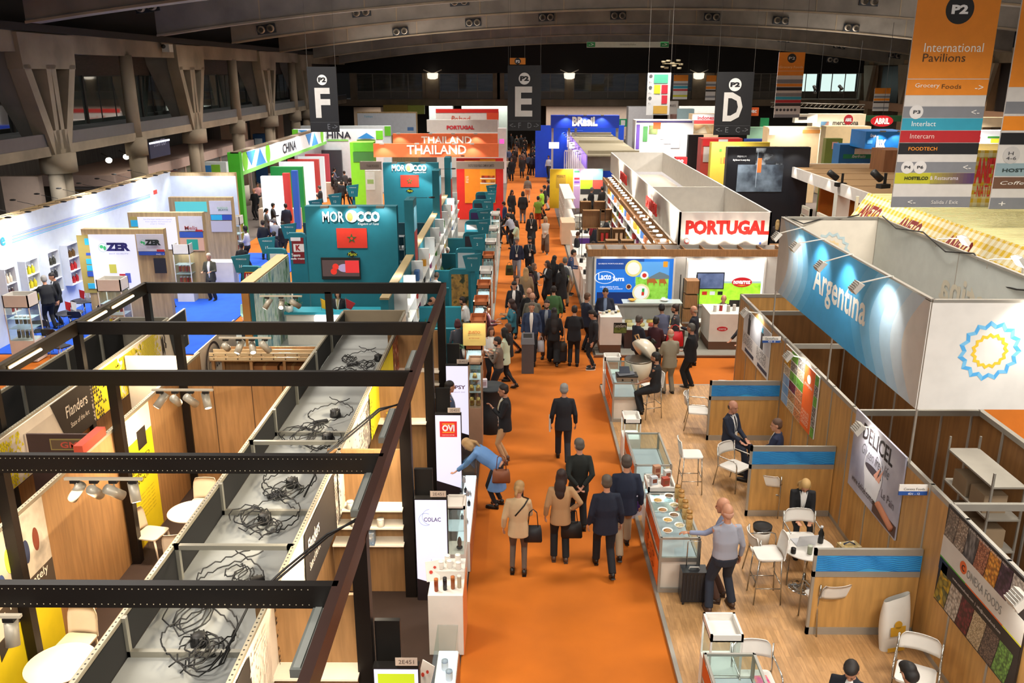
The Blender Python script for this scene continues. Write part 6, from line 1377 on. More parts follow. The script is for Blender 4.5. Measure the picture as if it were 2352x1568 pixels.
for k in range(72):
 z=(.53,.98,1.43,1.88)[k%4];y=28.3+(k//4)*1.04+rn.uniform(-.2,.2);sx,sz=rn.uniform(.1,.16),rn.uniform(.18,.3)
 box_('product_pack','coloured product pack on the lit white shelves under the red side letters','pack',4.8,y,z,sx,rn.uniform(.25,.5),sz,c(PC[k%10],.5),0,'packs on the lit product wall')
def boxframe(px,py,y,label,m2,sz=.45):
 a=gy(px,py,y);r=thing('frame_box',label,'box',(a.x,y,a.z-sz),0,'wooden boxes on black frames');g=MB();h_=sz/2
 for q in((-h_,-h_+.02,0,sz),(h_-.02,h_,0,sz),(-h_,h_,0,.02),(-h_,h_,sz-.02,sz)):g.box(q[0],q[1],-.15,.15,q[2],q[3],OAK)
 g.box(-h_,h_,.13,.15,0,sz,OAKD);g.build('wooden_box',r);g=MB()
 for s_ in(-1,1):g.box(s_*h_-.01,s_*h_+.01,-.16,-.14,-(a.z-sz)+.05,sz+.03,BLK)
 g.build('black_frame',r)
 if m2:
  for s_ in(-.1,.06):g=MB();g.box(s_,s_+.09,-.08,.02,.02,.3,c(m2,.5));g.build('pack',r)
for q in((1345,462,34.5,'empty wooden box on a frame before the seated man in black',None),(1377,462,34.5,'empty wooden box on a frame behind the standing dark suit',None),(1392,480,34.5,'lower wooden box on a frame right of the meeting tables',None),(1358,482,34.2,'wide wooden box panel below two empty boxes',None,.7),(1387,524,29.5,'wooden box with two red packs on a black frame','b82a24'),(1420,524,29.5,'wooden box with beige cylinders on a black frame','d8b08a'),(1405,550,28.6,'lower wooden box with white packs near the canopy','e8e0d0'),(1440,550,28.6,'lower wooden box with an orange pack near the canopy','d8602a')):boxframe(*q)
for k,(px,py,lb)in enumerate(((1335,495,'small white table between the box frames'),(1365,515,'small white table of the long-haired women'),(1340,440,'white meeting table by the colourful tiles'))):p=gz(px,py,.75);round_table(lb,(p.x,p.y,.05),.38,.72,group='white tables of the meeting area')
for px,py,rz,lb in((1330,470,1.5,'white shell chair near the yellow wall'),(1370,440,-1.4,'white shell chair by the grey-haired standing man'),(1333,512,1.2,'white shell chair at the table of the women'),(1268,462,.3,'white backless stool frame by the yellow wall')):p=gz(px,py,.45);tub_chair(lb,(p.x,p.y,.05),rz)
# yellow and tile booth, purple row behind
yb_=thing('tile_wall','yellow wall with peanut pictures continued by pastel tiles','wall',gy(1320,480,50.5));F=FY(50.5);g=MB();rp(g,F,1262,388,1385,478,'e8e4da',-.1,0);g.build('wall_panel',yb_,w=True);g=MB()
for q in((1262,388,1317,478,'d8b01c'),(1277,401,1300,432,'b5902a'),(1303,398,1315,440,'c8a01c'),(1317,388,1333,478,'cfa8d8'),(1333,388,1361,413,'f0c8e8'),(1361,388,1385,413,'9fe0e8'),(1333,413,1361,434,'c8f03a'),(1361,413,1385,434,'f06a5a'),(1333,434,1385,446,'3a3a3c')):rp(g,F,*q[:4],c(q[4],.5),.0 if q[0]in(1262,1317,1333,1361)else.01,.01 if q[0]in(1262,1317,1333,1361)else.02)
for k in range(5):rp(g,F,1319,392+8*k,1331,396+8*k,('4a9a6a','e8d8f0','c8343a','8a5ac8','e8e0f8')[k],.01,.02)
g.build('printed_tiles',yb_,w=True);tp(F,'PEANUT',1280,402,1298,408,'4a3410',yb_,d=.02)
for x in(3.0,4.2):spot((x,49.9,2.9),(x,50.5,1.6),80,120)
counter('beige counter in front of the yellow peanut wall',2.1,2.75,41.5,43.2,1.1,m=c('d8b89a',.5),foot=None)
pr_=thing('row_of_booths','long row of flat-roofed booths with purple lamp-lit fascia beyond the white box','stand',(6,62,0));sb('roof_panels','','',(4.0,7.2,51,84,3.35,3.42),c('8a8068',.8),par=pr_)
for k in range(4):sb('roof_step','','',(4.1,7.1,52+8*k,52.2+8*k,3.42,3.6),c('9a9078',.8),par=pr_)
sb('purple_fascia','','',(3.94,4.0,51,84,2.6,3.4),c('8a6ad0',.6),par=pr_);sb('white_partitions','','',(4.0,4.05,51,84,0,2.6),c('dcd8e8',.6),par=pr_)
for k in range(12):clip_spot('black arm spotlight on the purple fascia, %s from the front'%ORD[k],(3.96,52+2*k,3.42),(3.6,52+2*k,3.4),'spotlights on the purple fascia')
for k in range(4):area(3.5,54+7*k,3.45,.2,6,60,(.95,.9,1),(0,R(-30),0),150)
vitr=[('white-framed lattice counter beside the far aisle',2.35,2.9,44,50)]
for lb,x0,x1,y0,y1 in vitr:
 r=thing('shelf_rack',lb,'shelf',((x0+x1)/2,(y0+y1)/2,0));g=MB()
 for k in range(9):y=y0+(y1-y0)*k/8;g.box(x0,x0+.05,y-.03,y+.03,0,1.9,WHT)
 for z in(.4,.9,1.4,1.88):g.box(x0,x1,y0,y1,z,z+.03,WHT)
 g.build('white_frame',r,w=True)
wr=thing('white_railing','white slatted railing of the blue stand front','railing',(4,56.5,0));g=MB();a=gy(1297,348,55);d=gy(1338,392,55)
for k in range(10):x=a.x+(d.x-a.x)*k/9;g.box(x-.03,x+.03,55,55.06,d.z,a.z,WHT)
g.box(a.x,d.x+2,55,55.06,a.z,a.z+.08,WHT);g.box(d.x,d.x+2.2,55,55.08,d.z,a.z,WHT);g.build('rails',wr,w=True)
# ---------------------------------------------------------------- far stands, right of the aisle
BL=c('1a4fd8',.5)
r=far('bright blue stand wall behind the BRASIL sign',1230,288,1432,338,70,BL,.3);r=far('blue fascia with white BRASIL lettering',1266,265,1422,294,66,c('143cc0',.5),1.0,None,'fascia','fascia',None,None,[('BRasiL',1314,268,1373,290,'f4f4f4',dict(bold=.05))]);topspots([gy(px,265,66).x for px in(1300,1343,1382)],66,gy(1300,265,66).z,'%s lamp on the blue BRASIL fascia','lamps on the BRASIL fascia',90)
rw_=far('white rear counter block with BRASIL letters low on the blue wall',1301,300,1338,345,68.5,c('2456e0',.5),.3,None,'panel','panel',None,None,[('Bra',1302,302,1336,338,'f0f2f8',dict(bold=.05))])
for k,px in enumerate((1269,1307,1322,1417)):r=far('grey post of the BRASIL stand, %s from the aisle'%('first','second','third','fourth')[k],px-2,294,px+2,345,66.4,c('b9b6b0',.5),.15,name='stand_post',cat='post')
for k,(a,d)in enumerate(((1261,1284),(1308,1334))):far('glowing white demo screen at the blue stand, %s'%('nearer the aisle','farther from the aisle')[k],a,327,d,341,62,c('fff6fa',.5,emit=1.4),.2,None,'demo_screen','screen')
FS=[('green square sign with a white globe beside the blue fascia',1422,273,1440,291,75,'2a9a6a',.2,None),('white tall lit sign with red fruit letters above the purple pavilion',1537,232,1556,276,84,'f4ece4',.5,None),('white pavilion with green crop pictures and a purple corner',1460,276,1590,346,60,'d8d4d4',1.5,0),('pale pink row of spices pavilion with a bright red band',1590,262,1650,306,74,'e8c8a0',1.5,0),('light grey long lit stand with white columns of lamps',1444,245,1500,276,82,'c9c8cc',1.5,0),('pale blue stand wall left of the spices pavilion',1560,250,1592,300,80,'b9d8e0',1.0,0),('black stand back wall with a small gold mark',1582,310,1612,380,54,'161314',.4,0),('red-topped stand with a large photo of a kitchen',1612,318,1700,395,50,'b8443a',1.0,0),('mustard yellow wall with a green chili and two sauce bottles',1635,327,1760,430,46,'c9b03a',.5,0),('red box sign reading no low among the stands',1552,361,1578,377,47,'c8242a',.4,None),('bright green long fascia with two lamp glows',1758,331,1849,345,58,'1f8a2a',.8,2.2),('royal blue long fascia behind the green one',1715,320,1806,334,64,'2040a0',.8,2.2),('orange small sign reading pac beside the D banner',1720,247,1742,266,78,'f06a2a',.3,None),('small hanging green flag sign',1748,271,1765,294,70,'1f9a5a',.2,None),('pale green counter sign with a yellow fruit',1722,292,1762,316,66,'a8d8b0',.6,0),('wide cream lit stand with orange round emblems',1765,292,1880,330,56,'f2d0a0',1.2,0),('cream lit fascia with black initials under the directory banner',1827,262,1876,282,66,'f4e8d0',.6,None),('long cream pavilion front with a rainbow cube and mercadona-like dark letters',1868,262,1985,300,68,'f8e4c0',1.2,0),('dark green fascia behind the red ABRIL oval',1962,266,2085,279,70,'1f4a2a',.8,None),('beige tall lit wall with orange emblem rings',1898,290,1995,345,60,'f4d8a8',1.0,0),('olive planted wall behind the rainbow cube',1898,318,1930,372,52,'6a7428',.5,0),('white lit wall with a hummus-like yellow label, far right',2240,300,2330,342,48,'e6eaf0',.8,None),('cream fascia with warm lamps at the far right',2250,270,2345,292,56,'f2d8b0',.8,None),('teal stand front with round counter below the green fascia',1790,350,1860,372,52,'3a7a6a',.8,0)]
DEC={'white pavilion with green crop pictures and a purple corner':[(1462,278,1590,281,'3a2a78'),(1460,286,1470,342,'6a4aa8'),(1476,290,1488,325,'4a8a4a'),(1490,288,1511,308,photo_mat('melon',['8aa85a','b5c87a','5a7a3a'],2)),(1515,285,1545,320,'f0eeec'),(1500,281,1518,296,'d85a1e'),(1524,318,1555,330,'eceaea'),(1540,306,1562,340,'c9c4c8')],'pale pink row of spices pavilion with a bright red band':[(1590,262,1650,276,'e0d8d8'),(1590,276,1650,284,'e83a3a'),(1591,286,1650,306,photo_mat('spices',['c87838','e8c890','a8502a','f0e0c0'],1.2))],'red-topped stand with a large photo of a kitchen':[(1614,320,1700,335,'d8242a'),(1614,337,1636,372,photo_mat('kitchen',['5a2a24','a8a09a','7a3a30','d8ccc4'],.8,tex='noise')),(1650,320,1672,327,'f0f0f4')],'mustard yellow wall with a green chili and two sauce bottles':[(1654,362,1659,375,'c98a3a'),(1661,361,1668,375,'c8682a'),(1652,342,1658,348,'4a8a2a'),(1670,335,1700,345,'b5cf7a')],'cream lit fascia with black initials under the directory banner':[(1834,268,1854,275,'3a322c')],'long cream pavilion front with a rainbow cube and mercadona-like dark letters':[(1884,279,1904,296,photo_mat('rainbow',['f0c82a','8ac83a','3ab0e0','e85aa8','f08a2a'],.9,emit=.3))],'olive planted wall behind the rainbow cube':[(1910,326,1926,342,photo_mat('rainbow',['f0c82a'],1))],'wide cream lit stand with orange round emblems':[(1766,294,1782,310,'f8f0e0'),(1843,298,1884,306,'e89a4a')],'white lit wall with a hummus-like yellow label, far right':[(2275,318,2303,328,'e8d82a'),(2244,314,2252,326,'d82a3a'),(2268,313,2310,317,'3a8a2a')],'white tall lit sign with red fruit letters above the purple pavilion':[(1539,262,1556,274,photo_mat('fruits',['c8343a','f0e0d0','4a5a9a'],1.5))],'green square sign with a white globe beside the blue fascia':[(1426,276,1436,288,'f4f4f0')]}
TX={'orange small sign reading pac beside the D banner':[('pac',1722,252,1738,262,'ffffff',dict(bold=.03))],'red box sign reading no low among the stands':[('no',1556,366,1570,373,'ffffff',dict(bold=.04))],'long cream pavilion front with a rainbow cube and mercadona-like dark letters':[('mercadona',1912,276,1972,287,'4a4038',dict(bold=.03))],'pale pink row of spices pavilion with a bright red band':[('indonesia',1602,266,1648,275,'b82a34',dict(bold=.03))],'white tall lit sign with red fruit letters above the purple pavilion':[('RES',1539,240,1552,245,'6a5a5a')]}
for lb,a,t,d,b_,y,col,dep,z_ in FS:far(lb.replace('mercadona-like ',''),a,t,d,b_,y,c(col,.55),dep,z_,deco=DEC.get(lb),text=TX.get(lb))
for k,(px,y)in enumerate(((1500,59),(1560,59),(1620,73),(1650,45.3),(1700,45.3),(1790,57.2),(1830,57.2),(1900,66),(1950,66),(1850,55),(2260,47),(2300,47),(2290,55),(1840,65))):
 a=gy(px,262,y-1.3);spot((a.x,a.y,5.2),(a.x,y,2.6),420,120,(1,.97,.93))
 # black picture wall, beam canopy, gates
bw=far('large black wall with ice cubes, a splash and an orange bottle picture',1672,338,1850,470,40,c('10131a',.4),.4,deco=[(1730,340,1800,430,photo_mat('ice',['0e1218','1a222c','10141a','8a9cae','1c242e','c8d4de'],1.6,tex='noise'),'ice_picture'),(1690,378,1800,440,photo_mat('ice2',['10141a','2a3440','0e1218','7a8a9a'],1.1,tex='noise'),'ice_picture'),(1738,363,1750,396,'d8682a','bottle_picture'),(1735,345,1741,430,'a8b8c8','splash_picture')],text=[('Big flavour in every drop',1683,365,1722,370,'f0f0f0',dict(bold=.02)),('PREMIUM',1693,357,1714,361,'c8ccd0')])
for k in range(4):spot((9.8+k*.9,39.2,4.7),(9.8+k*.9,40,3),60,100)
XB=12.5;ZB=3.9;by0,by1=27,gz(1812,375,ZB).y;wc=thing('white_canopy','long white fascia beam with round downlight glows and brown louvred roof','canopy',(16,35,3.3));sb('white_fascia','','',(XB-.1,XB,by0,by1,3.45,ZB),c('d8d0c8',.6),par=wc);sb('end_fascia','','',(XB,22,by1-.1,by1,3.45,ZB),c('d8d0c8',.6),par=wc)
for k in range(7):y=by0+(by1-by0)*k/7;sb('roof_louvre','','',(XB,22,y+.06,y+(by1-by0)/7-.06,ZB-.06,ZB-.02),c('8f6f48',.7),par=wc)
for y in(by1-.4,by0+7):sb('column','','',(XB-.1,XB+.4,y,y+.4,0,3.45),c('d8d4c8',.6),par=wc)
for k in range(6):y=by0+1.5+2.2*k;spot((XB-.3,y,4.0),(XB-.1,y,3.4),14,80)
sb('orange_wall','orange wall behind the high tables under the white fascia beam','wall',(14,22,by1-1,by1-.8,0,3.2),c('e8842a',.6));area(16,32,3.6,6,5,260)
for k,(px,py,col)in enumerate(((1910,470,'8a2034'),(1935,470,'4a3a20'),(1965,465,'d8a890'))):p=gz(px,py,1.0);g=MB();g.lathe([(.3,0),(.3,.95)],c(col,.5),n=18);g.lathe([(.28,.95),(.2,1.05)],ALU,n=18);one(g,'drum_table',('maroon','dark gold','pinkish')[k]+' printed drum under the white fascia beam','drum','drums under the beam',(p.x,p.y,0))
for k,(px,py)in enumerate(((1745,428),(1775,442),(1808,456),(1842,471),(1876,487))):
 p=gz(px,py,2.3);gt=thing('white_gate','beige gate frame with a small header board, %s from the black wall'%('first','second','third','fourth','fifth')[k],'gate',(p.x,p.y,0),0,'row of beige gate frames');g=MB();g.box(0,.1,-1.2,-1.1,0,2.3,c('d8cfb4',.6));g.box(0,.1,0,.1,0,2.3,c('d8cfb4',.6));g.build('posts',gt);g=MB();g.box(0,.12,-1.2,.1,1.9,2.3,c('e0d8c4',.6));g.box(-.01,0,-1.0,-.1,1.98,2.2,c('c8b0a0',.6));g.build('header_board',gt)
 # ANETO awning
GH=gingham();an=thing('gingham_awning','yellow gingham awning roof with dark red ANETO letters','awning',(12.5,22,0));AT,AB_=4.5,3.55;g=MB()
def guv(o,fn):
 me=o.data;uv=me.uv_layers.new(name='UVMap')
 for l in me.loops:co=me.vertices[l.vertex_index].co;uv.data[l.index].uv=fn(co)
yA,yB=26.6,17.4
g.hexa([(10.6,yB,AT-.02),(10.6,yA,AT-.02),(10.0,yA,AB_),(10.0,yB-.3,AB_),(10.62,yB,AT),(10.62,yA,AT),(10.02,yA,AB_+.02),(10.02,yB-.3,AB_+.02)],GH);o=g.build('side_valance',an,w=True);guv(o,lambda co:(co.y/.24,co.z/.24))
g=MB();g.hexa([(10.6,yB,AT-.02),(20,yB,AT-.02),(20,yB-.4,AB_),(10.0,yB-.4,AB_),(10.6,yB+.02,AT),(20,yB+.02,AT),(20,yB-.38,AB_),(10.0,yB-.38,AB_)],GH);o=g.build('front_valance',an,w=True);guv(o,lambda co:(co.x/.34,co.z/.34))
g=MB();g.box(10.6,20,yB,yA,AT-.06,AT-.02,c('ece4b4',.8));
for k in range(46):g.box(10.6,20,yB+.2*k,yB+.2*k+.03,AT-.02,AT,c('e0d8a0',.8))
g.build('pleated_roof',an,w=True);g=MB()
for x,y in((10.3,yB),(10.3,yA),(15,yB),(19.5,yB)):g.box(x-.04,x+.04,y-.04,y+.04,0,AT-.1,'d8d4c4')
g.build('posts',an,w=True)
Fs=Fr((10.3-.32,0,(AT+AB_)/2),(0,-1,0),Vector((.6,0,.95)).normalized(),Vector((-.95,0,.6)).normalized())
for(x0,x1,yy)in((1985,2036,480),(2067,2130,515),(2176,2252,555)):
 u0=Fs.px(x0,yy)[0];u1=Fs.px(x1,yy)[0];txt(Fs,'ANETO',u0,-.08,u1-u0,.46,'7a1f1c',an,bold=.05,d=.06,shear=.15);txt(Fs,'-NATURAL-',u0+.1,-.32,(u1-u0)*.75,.14,'7a1f1c',an,d=.06)
tw=thing('gingham_tower','tall gingham box sign reading ANETO NATURAL above the awning','sign',(15,24.5,AT));a,d=gy(2235,345,23.8),gy(2420,500,23.8);g=MB();g.box(a.x,d.x,23.8,26,AT,a.z,GH);o=g.build('fabric_box',tw,w=True);guv(o,lambda co:(co.x/.22,co.z/.22));Ft=FY(23.78)
tp(Ft,'ANETO',2236,362,2308,422,'c82028',tw,bold=.05);tp(Ft,'-NATURAL-',2236,425,2302,452,'c82028',tw,bold=.01);spot((14.2,22.8,6.8),(14.4,23.8,5.6),90,100)
lx=far('blue stand with white Grupo lux letters',1990,302,2082,342,44,c('1878c8',.5),2,None,deco=[(1991,322,2004,330,'5ab0f0')],text=[('Grupo',1998,307,2012,317,'ffffff',dict(bold=.02)),('lux',2010,312,2036,341,'ffffff',dict(bold=.06))]);topspots([gy(px,300,44).x for px in(2020,2060)],44,gy(2020,302,44).z,'%s lamp on the blue lux sign','lamps on the lux sign',60)
far('blue and green lower stand reading Iberfruits below the lux sign',1930,332,2030,384,46,c('1c6aa8',.5),1,0,deco=[(1936,354,2020,364,'1f8a5a'),(1962,341,2018,354,photo_mat('leaves',['8ab88a','f0f4e8','4a7a4a','d8b86a'],1,tex='noise'))],text=[('Iberfruits',1956,355,1988,362,'f0f0f0',dict(shear=.3))])
far('wooden stand side with a curved white double arch',2034,345,2080,392,38,c('8a5a38',.6,kind='wood',scale=.3),1.5,0)
ab=thing('oval_sign','red oval hanging sign with white ABRIL letters','sign',gy(2026,290,60));F=FY(60);g=MB();u,v=F.px(2026,278);g.disc(F,u,v,.74,c('d8202a',.5),-.06,0,.36,36);g.build('oval_board',ab,w=True);tp(F,'ABRIL',2008,271,2044,285,'ffffff',ab,bold=.05);g=MB();g.box(u-.01,u+.01,60,60.02,v+.3,z0(60),BLK);g.build('cable',ab,w=True)
ab=thing('oval_sign','small red ABRIL sign turned edgewise, left of the oval one','sign',gy(1948,283,60));g=MB();u,v=F.px(1949,275);g.disc(F,u,v,.3,c('c8303a',.5),-.06,0,.33,24);g.build('oval_board',ab,w=True);tp(F,'ABRIL',1941,271,1957,279,'ffffff',ab,bold=.05)
# ================================================================ white striped stand on blue carpet (left)
b=MB();b.box(-15.6,-9.5,24.45,39.5,0,.03,c('1f5ad0',.95,kind='carpet'));struct(b,'floor_blue_carpet')
TX_=-15.6;TW=c('d3dbe6',.6);TO=c('b79b70',.6,kind='wood',scale=.5);tk=thing('stand_wall','long white stand wall with thin blue stripes and product niches over the blue carpet','wall',(TX_,32,0))
sb('white_wall','','',(TX_-.2,TX_,24,39.5,0,3.72),TW,par=tk);sb('wood_edge','','',(TX_-.35,TX_-.02,24,39.5,3.72,3.78),TO,par=tk);sb('back_panel','','',(TX_-.36,TX_-.2,24,39.5,0,3.72),'b5ada0',par=tk)
F=FXp(TX_);g=MB()
for k in range(6):a=F.px(28,540+3.6*k);d=F.px(345,446+1.5*k);g.prism(F,[(a[0],a[1]),(d[0],d[1]),(d[0],d[1]+.02),(a[0],a[1]+.02)],('8f9ad8','5f8ad8','c9b58a','4aa8d8','8f9ad8','4ab8e0')[k],0,.004)
rp(g,F,353,435,360,447,'d8402a',0,.006);g.build('stripes',tk,w=True);txt(F,'Türkiye',24.4,2.85,1.7,.5,'35a8cc',tk,d=.01,bold=.02)
for i,(x0,x1,y0,y1,lb,cols)in enumerate(((0,25,640,700,'snacks',('a8342a','4a2a2a','e8d8c0')),(48,78,622,680,'yellow oil bottles',('e0d020','d8c82a','c9c020')),(98,124,600,640,'black bottles',('1a1a1c','2a2a2c','3a3a30')),(144,170,583,640,'red jars',('b01c22','c02a2a','6a4a20')))):
 u0=F.px(x0,(y0+y1)/2)[0];u1=F.px(x1,(y0+y1)/2)[0];n_=thing('niche','white recessed niche with '+lb+' in the striped wall','shelf',(TX_,(u0+u1)/2,.9),0,'product niches');g=MB()
 g.rect(F,u0,.95,u1,2.35,c('f0f4fc',.5),0,.01)
 for z in(.95,1.4,1.85,2.33):g.rect(F,u0,z,u1,z+.02,c('f4f6fa',.5),0,.25)
 for u in(u0,u1):g.rect(F,u-.01,.95,u+.01,2.35,c('e4e8f0',.5),0,.25)
 g.build('niche_box',n_,w=True)
 for k in range(9):bottle((TX_+.12,u0+(u1-u0)*(.2+.3*(k%3)),(.98,1.43,1.88)[k//3]),'product among the '+lb+' of the wall niche',c(cols[k//3],.3),'e8e4d8',.28,.06,'products in the niche with '+lb)
for k in range(13):y=25.2+1.08*k;clip_spot('black arm spotlight above the striped white wall, %s from the near end'%ORD[k],(TX_-.1,y,3.78),(TX_+.75,y,3.95),'black spotlights over the striped wall')
for k in range(9):y=25.6+1.5*k;clip_spot('black arm spotlight leaning back behind the striped wall, %s from the near end'%ORD[k],(TX_-.3,y,3.78),(TX_-1.0,y,3.98),'black spotlights behind the striped wall',m='15120f')
for k in range(3):o=area(TX_+.8,26.6+4.9*k,3.9,.2,4.6,110,(.93,.96,1));aim(o,(TX_,o.location.y,2.3))
area(-12.6,31,4.6,3,8,220,(.94,.96,1),spread=110)
te=far('white end wall in a wood frame closing the blue carpet stand',378,397,548,500,39.4,TO,.3,deco=[(384,404,541,520,TW)]);spot((-14.6,38.6,3.9),(-14.8,39.4,2.4),60,120,(.93,.96,1));spot((-13.2,38.6,3.9),(-13.2,39.4,2.4),60,120,(.93,.96,1))
def tri_col(x,w_,y0,n):return[(x,y0+14*k,x+w_,y0+14*k+14,('a8954e','2fb0dc','a8954e','2fb0dc','2b4fae','2fb0dc','2b4fae','a8954e','2fb0dc')[k%9])for k in range(n)]
pz=far('wood partition with two ZER panels, nearest of the blue carpet stand',185,526,390,660,27.5,TO,.25,deco=[(195,540,212,672,'a8954e')]+[(196,547,211,562,'2fb0dc'),(199,580,214,586,'2b4fae'),(200,594,214,606,'2fb0dc'),(202,609,216,621,'2fb0dc'),(203,623,217,634,'2b4fae'),(205,650,219,662,'2fb0dc')]+[(221,538,310,662,c('e9e8fa',.5,emit=.85),'light_panel'),(318,537,376,576,'c9c8d4'),(321,577,379,585,'2b4fae'),(362,572,379,577,'b52a34'),(358,592,381,626,'20232c','screen'),(255,606,268,626,c('d8d05a',.5,emit=.6)),(280,628,294,655,c('c82a3a',.5,emit=.6)),(293,626,301,648,c('5a6ad0',.5,emit=.6))],text=[('ZER',247,556,300,575,'27246e',dict(bold=.07)),('BEST QUALITY',254,580,298,583,'8a84c0'),('ZER',336,549,371,562,'15231f',dict(bold=.07)),('PAID - 1',362,581,378,584,'f0f0f0')])
F=FY(27.47);g=MB()
for(x,y,r_)in((240,567,.14),(331,556,.1)):u,v=F.px(x,y);g.ring(F,u,v,r_*.95,r_,'2a8a5a',.12);g.disc(F,u-r_*.3,v+r_*.2,r_*.4,'3aae6a',.11,.12);g.disc(F,u+r_*.4,v-r_*.1,r_*.3,'3aae6a',.11,.12,r_*.5)
g.build('globe_logo',pz,w=True)
far('wood partition with a Melis panel, second of the blue carpet stand',292,488,476,600,31,TO,.25,deco=[(301,498,316,524,'a8954e'),(302,505,316,520,'2fb0dc'),(325,498,403,572,c('e9e6fa',.5,emit=.85),'light_panel'),(413,496,464,530,'cfcdd8'),(414,532,466,545,'2b4fae'),(450,527,466,531,'b52a34'),(417,546,468,575,c('d8a898',.5,emit=.6),'screen'),(432,549,455,573,c('2aa89a',.5,emit=.5))],text=[('Melis',426,518,454,527,'9a3a3a',dict(bold=.01)),('One of the largest manufacturers of pastries',331,501,396,505,'9a94b8'),('frozen vegetables, dried tomatoes and',336,507,394,510,'9a94b8'),('crops in Türkiye',347,512,380,515,'9a94b8')])
far('wood partition with a green Jelatin panel, third of the blue carpet stand',386,453,540,540,35,TO,.25,deco=[(404,463,474,486,c('5ac8cc',.5,emit=.8),'light_panel'),(483,461,530,492,'cfcdd8'),(485,493,532,505,'2b4fae'),(486,493,510,505,'2fb0dc'),(487,507,532,532,c('c9c4dc',.5,emit=.5),'screen')],text=[('BURDUR',500,475,524,479,'8ac89a'),('JELATIN',502,480,524,484,'2a6a4a',dict(bold=.02))])
VT=[(45,676,1.95,'white vitrine nearest on the blue carpet, left of the two standing men',1.0),(257,640,2.1,'white vitrine with oil bottles in front of the ZER panel',1.0),(342,595,2.1,'white vitrine with an orange lid interior before the right ZER panel',.9),(420,560,2.1,'white vitrine full of red spice jars by the Melis panel',.8),(538,497,2.1,'tall white vitrine at the far counter of the blue stand',.8)]
for i,(px,py,h,lb,s_)in enumerate(VT):
 p=gz(px,py,h);vitrine(lb,p.x,p.y,.62*s_+.1,.55,h,.62,z0_=.03,head=.36)
 for k in range(8):bottle((p.x-.18+.12*(k%4),p.y-.05,.68+.42*(k//4)),'product inside the '+lb.split(',')[0].split(' in front')[0].split(' by the')[0].split(' before')[0],c((('5a5a50','a8a49a'),('e0d84a','8a2a3a'),('e8e020','3a4a5a'),('a82a1c','c85a2a'),('c83a3a','d8d4e0'))[i][k%2],.3),'d8d4cc',.24,.045,'products in vitrine '+('one','two','three','four','five')[i],'jar',False,'jar')
for i,(px,py,rz,lb)in enumerate(((92,735,.4,'nearest the standing men'),(120,755,0,'seen from behind in the middle'),(150,700,2.4,'beside the wall'),(178,715,0,'at the second table'),(205,670,2.9,'by the ZER wall with a cushion'),(222,700,1.2,'right of the second table'),(135,770,-.4,'closest to the black frame'))):p=gz(px,py,.8);black_chair('black chair with steel legs '+lb,(p.x,p.y,.03),rz)
for px,py,lb in((160,718,'small dark table with Turkish and white flags, nearer'),(192,690,'small dark table with flags by the ZER wall')):
 p=gz(px,py,.74);round_table(lb,(p.x,p.y,.03),.4,.72,c('3a3a40',.4),'dark tables on the blue carpet')
 for q,m in((-.1,'c8202a'),(.08,'f0f0f0')):o=thing('table_flag',('red' if q<0 else 'white')+' little table flag on the '+lb.split(' with')[0]+(', nearer' if 'nearer' in lb else ' by the ZER wall'),'flag',(p.x+q,p.y,.75));g=MB();g.cyl((0,0,0),(0,0,.38),.006,STEEL,6);g.build('pole',o);g=MB();g.hexa([(0,0,.1),(.1,.05,.02),(.11,.05,.02),(.01,0,.1),(0,0,.36),(.14,.06,.3),(.15,.06,.3),(.01,0,.36)],m);g.build('cloth',o)
p=gz(112,748,.4);counter('white and wood counter where two white-shirted men talk',-11.9,-10.9,32.6,33.2,1.05,foot=None);box_('carton','white printed carton on the blue carpet by the black frame','box',gz(92,790,.2).x,gz(92,790,.2).y,.03,.5,.4,.3,'d8d4d0',.3,top='5a2a2a')
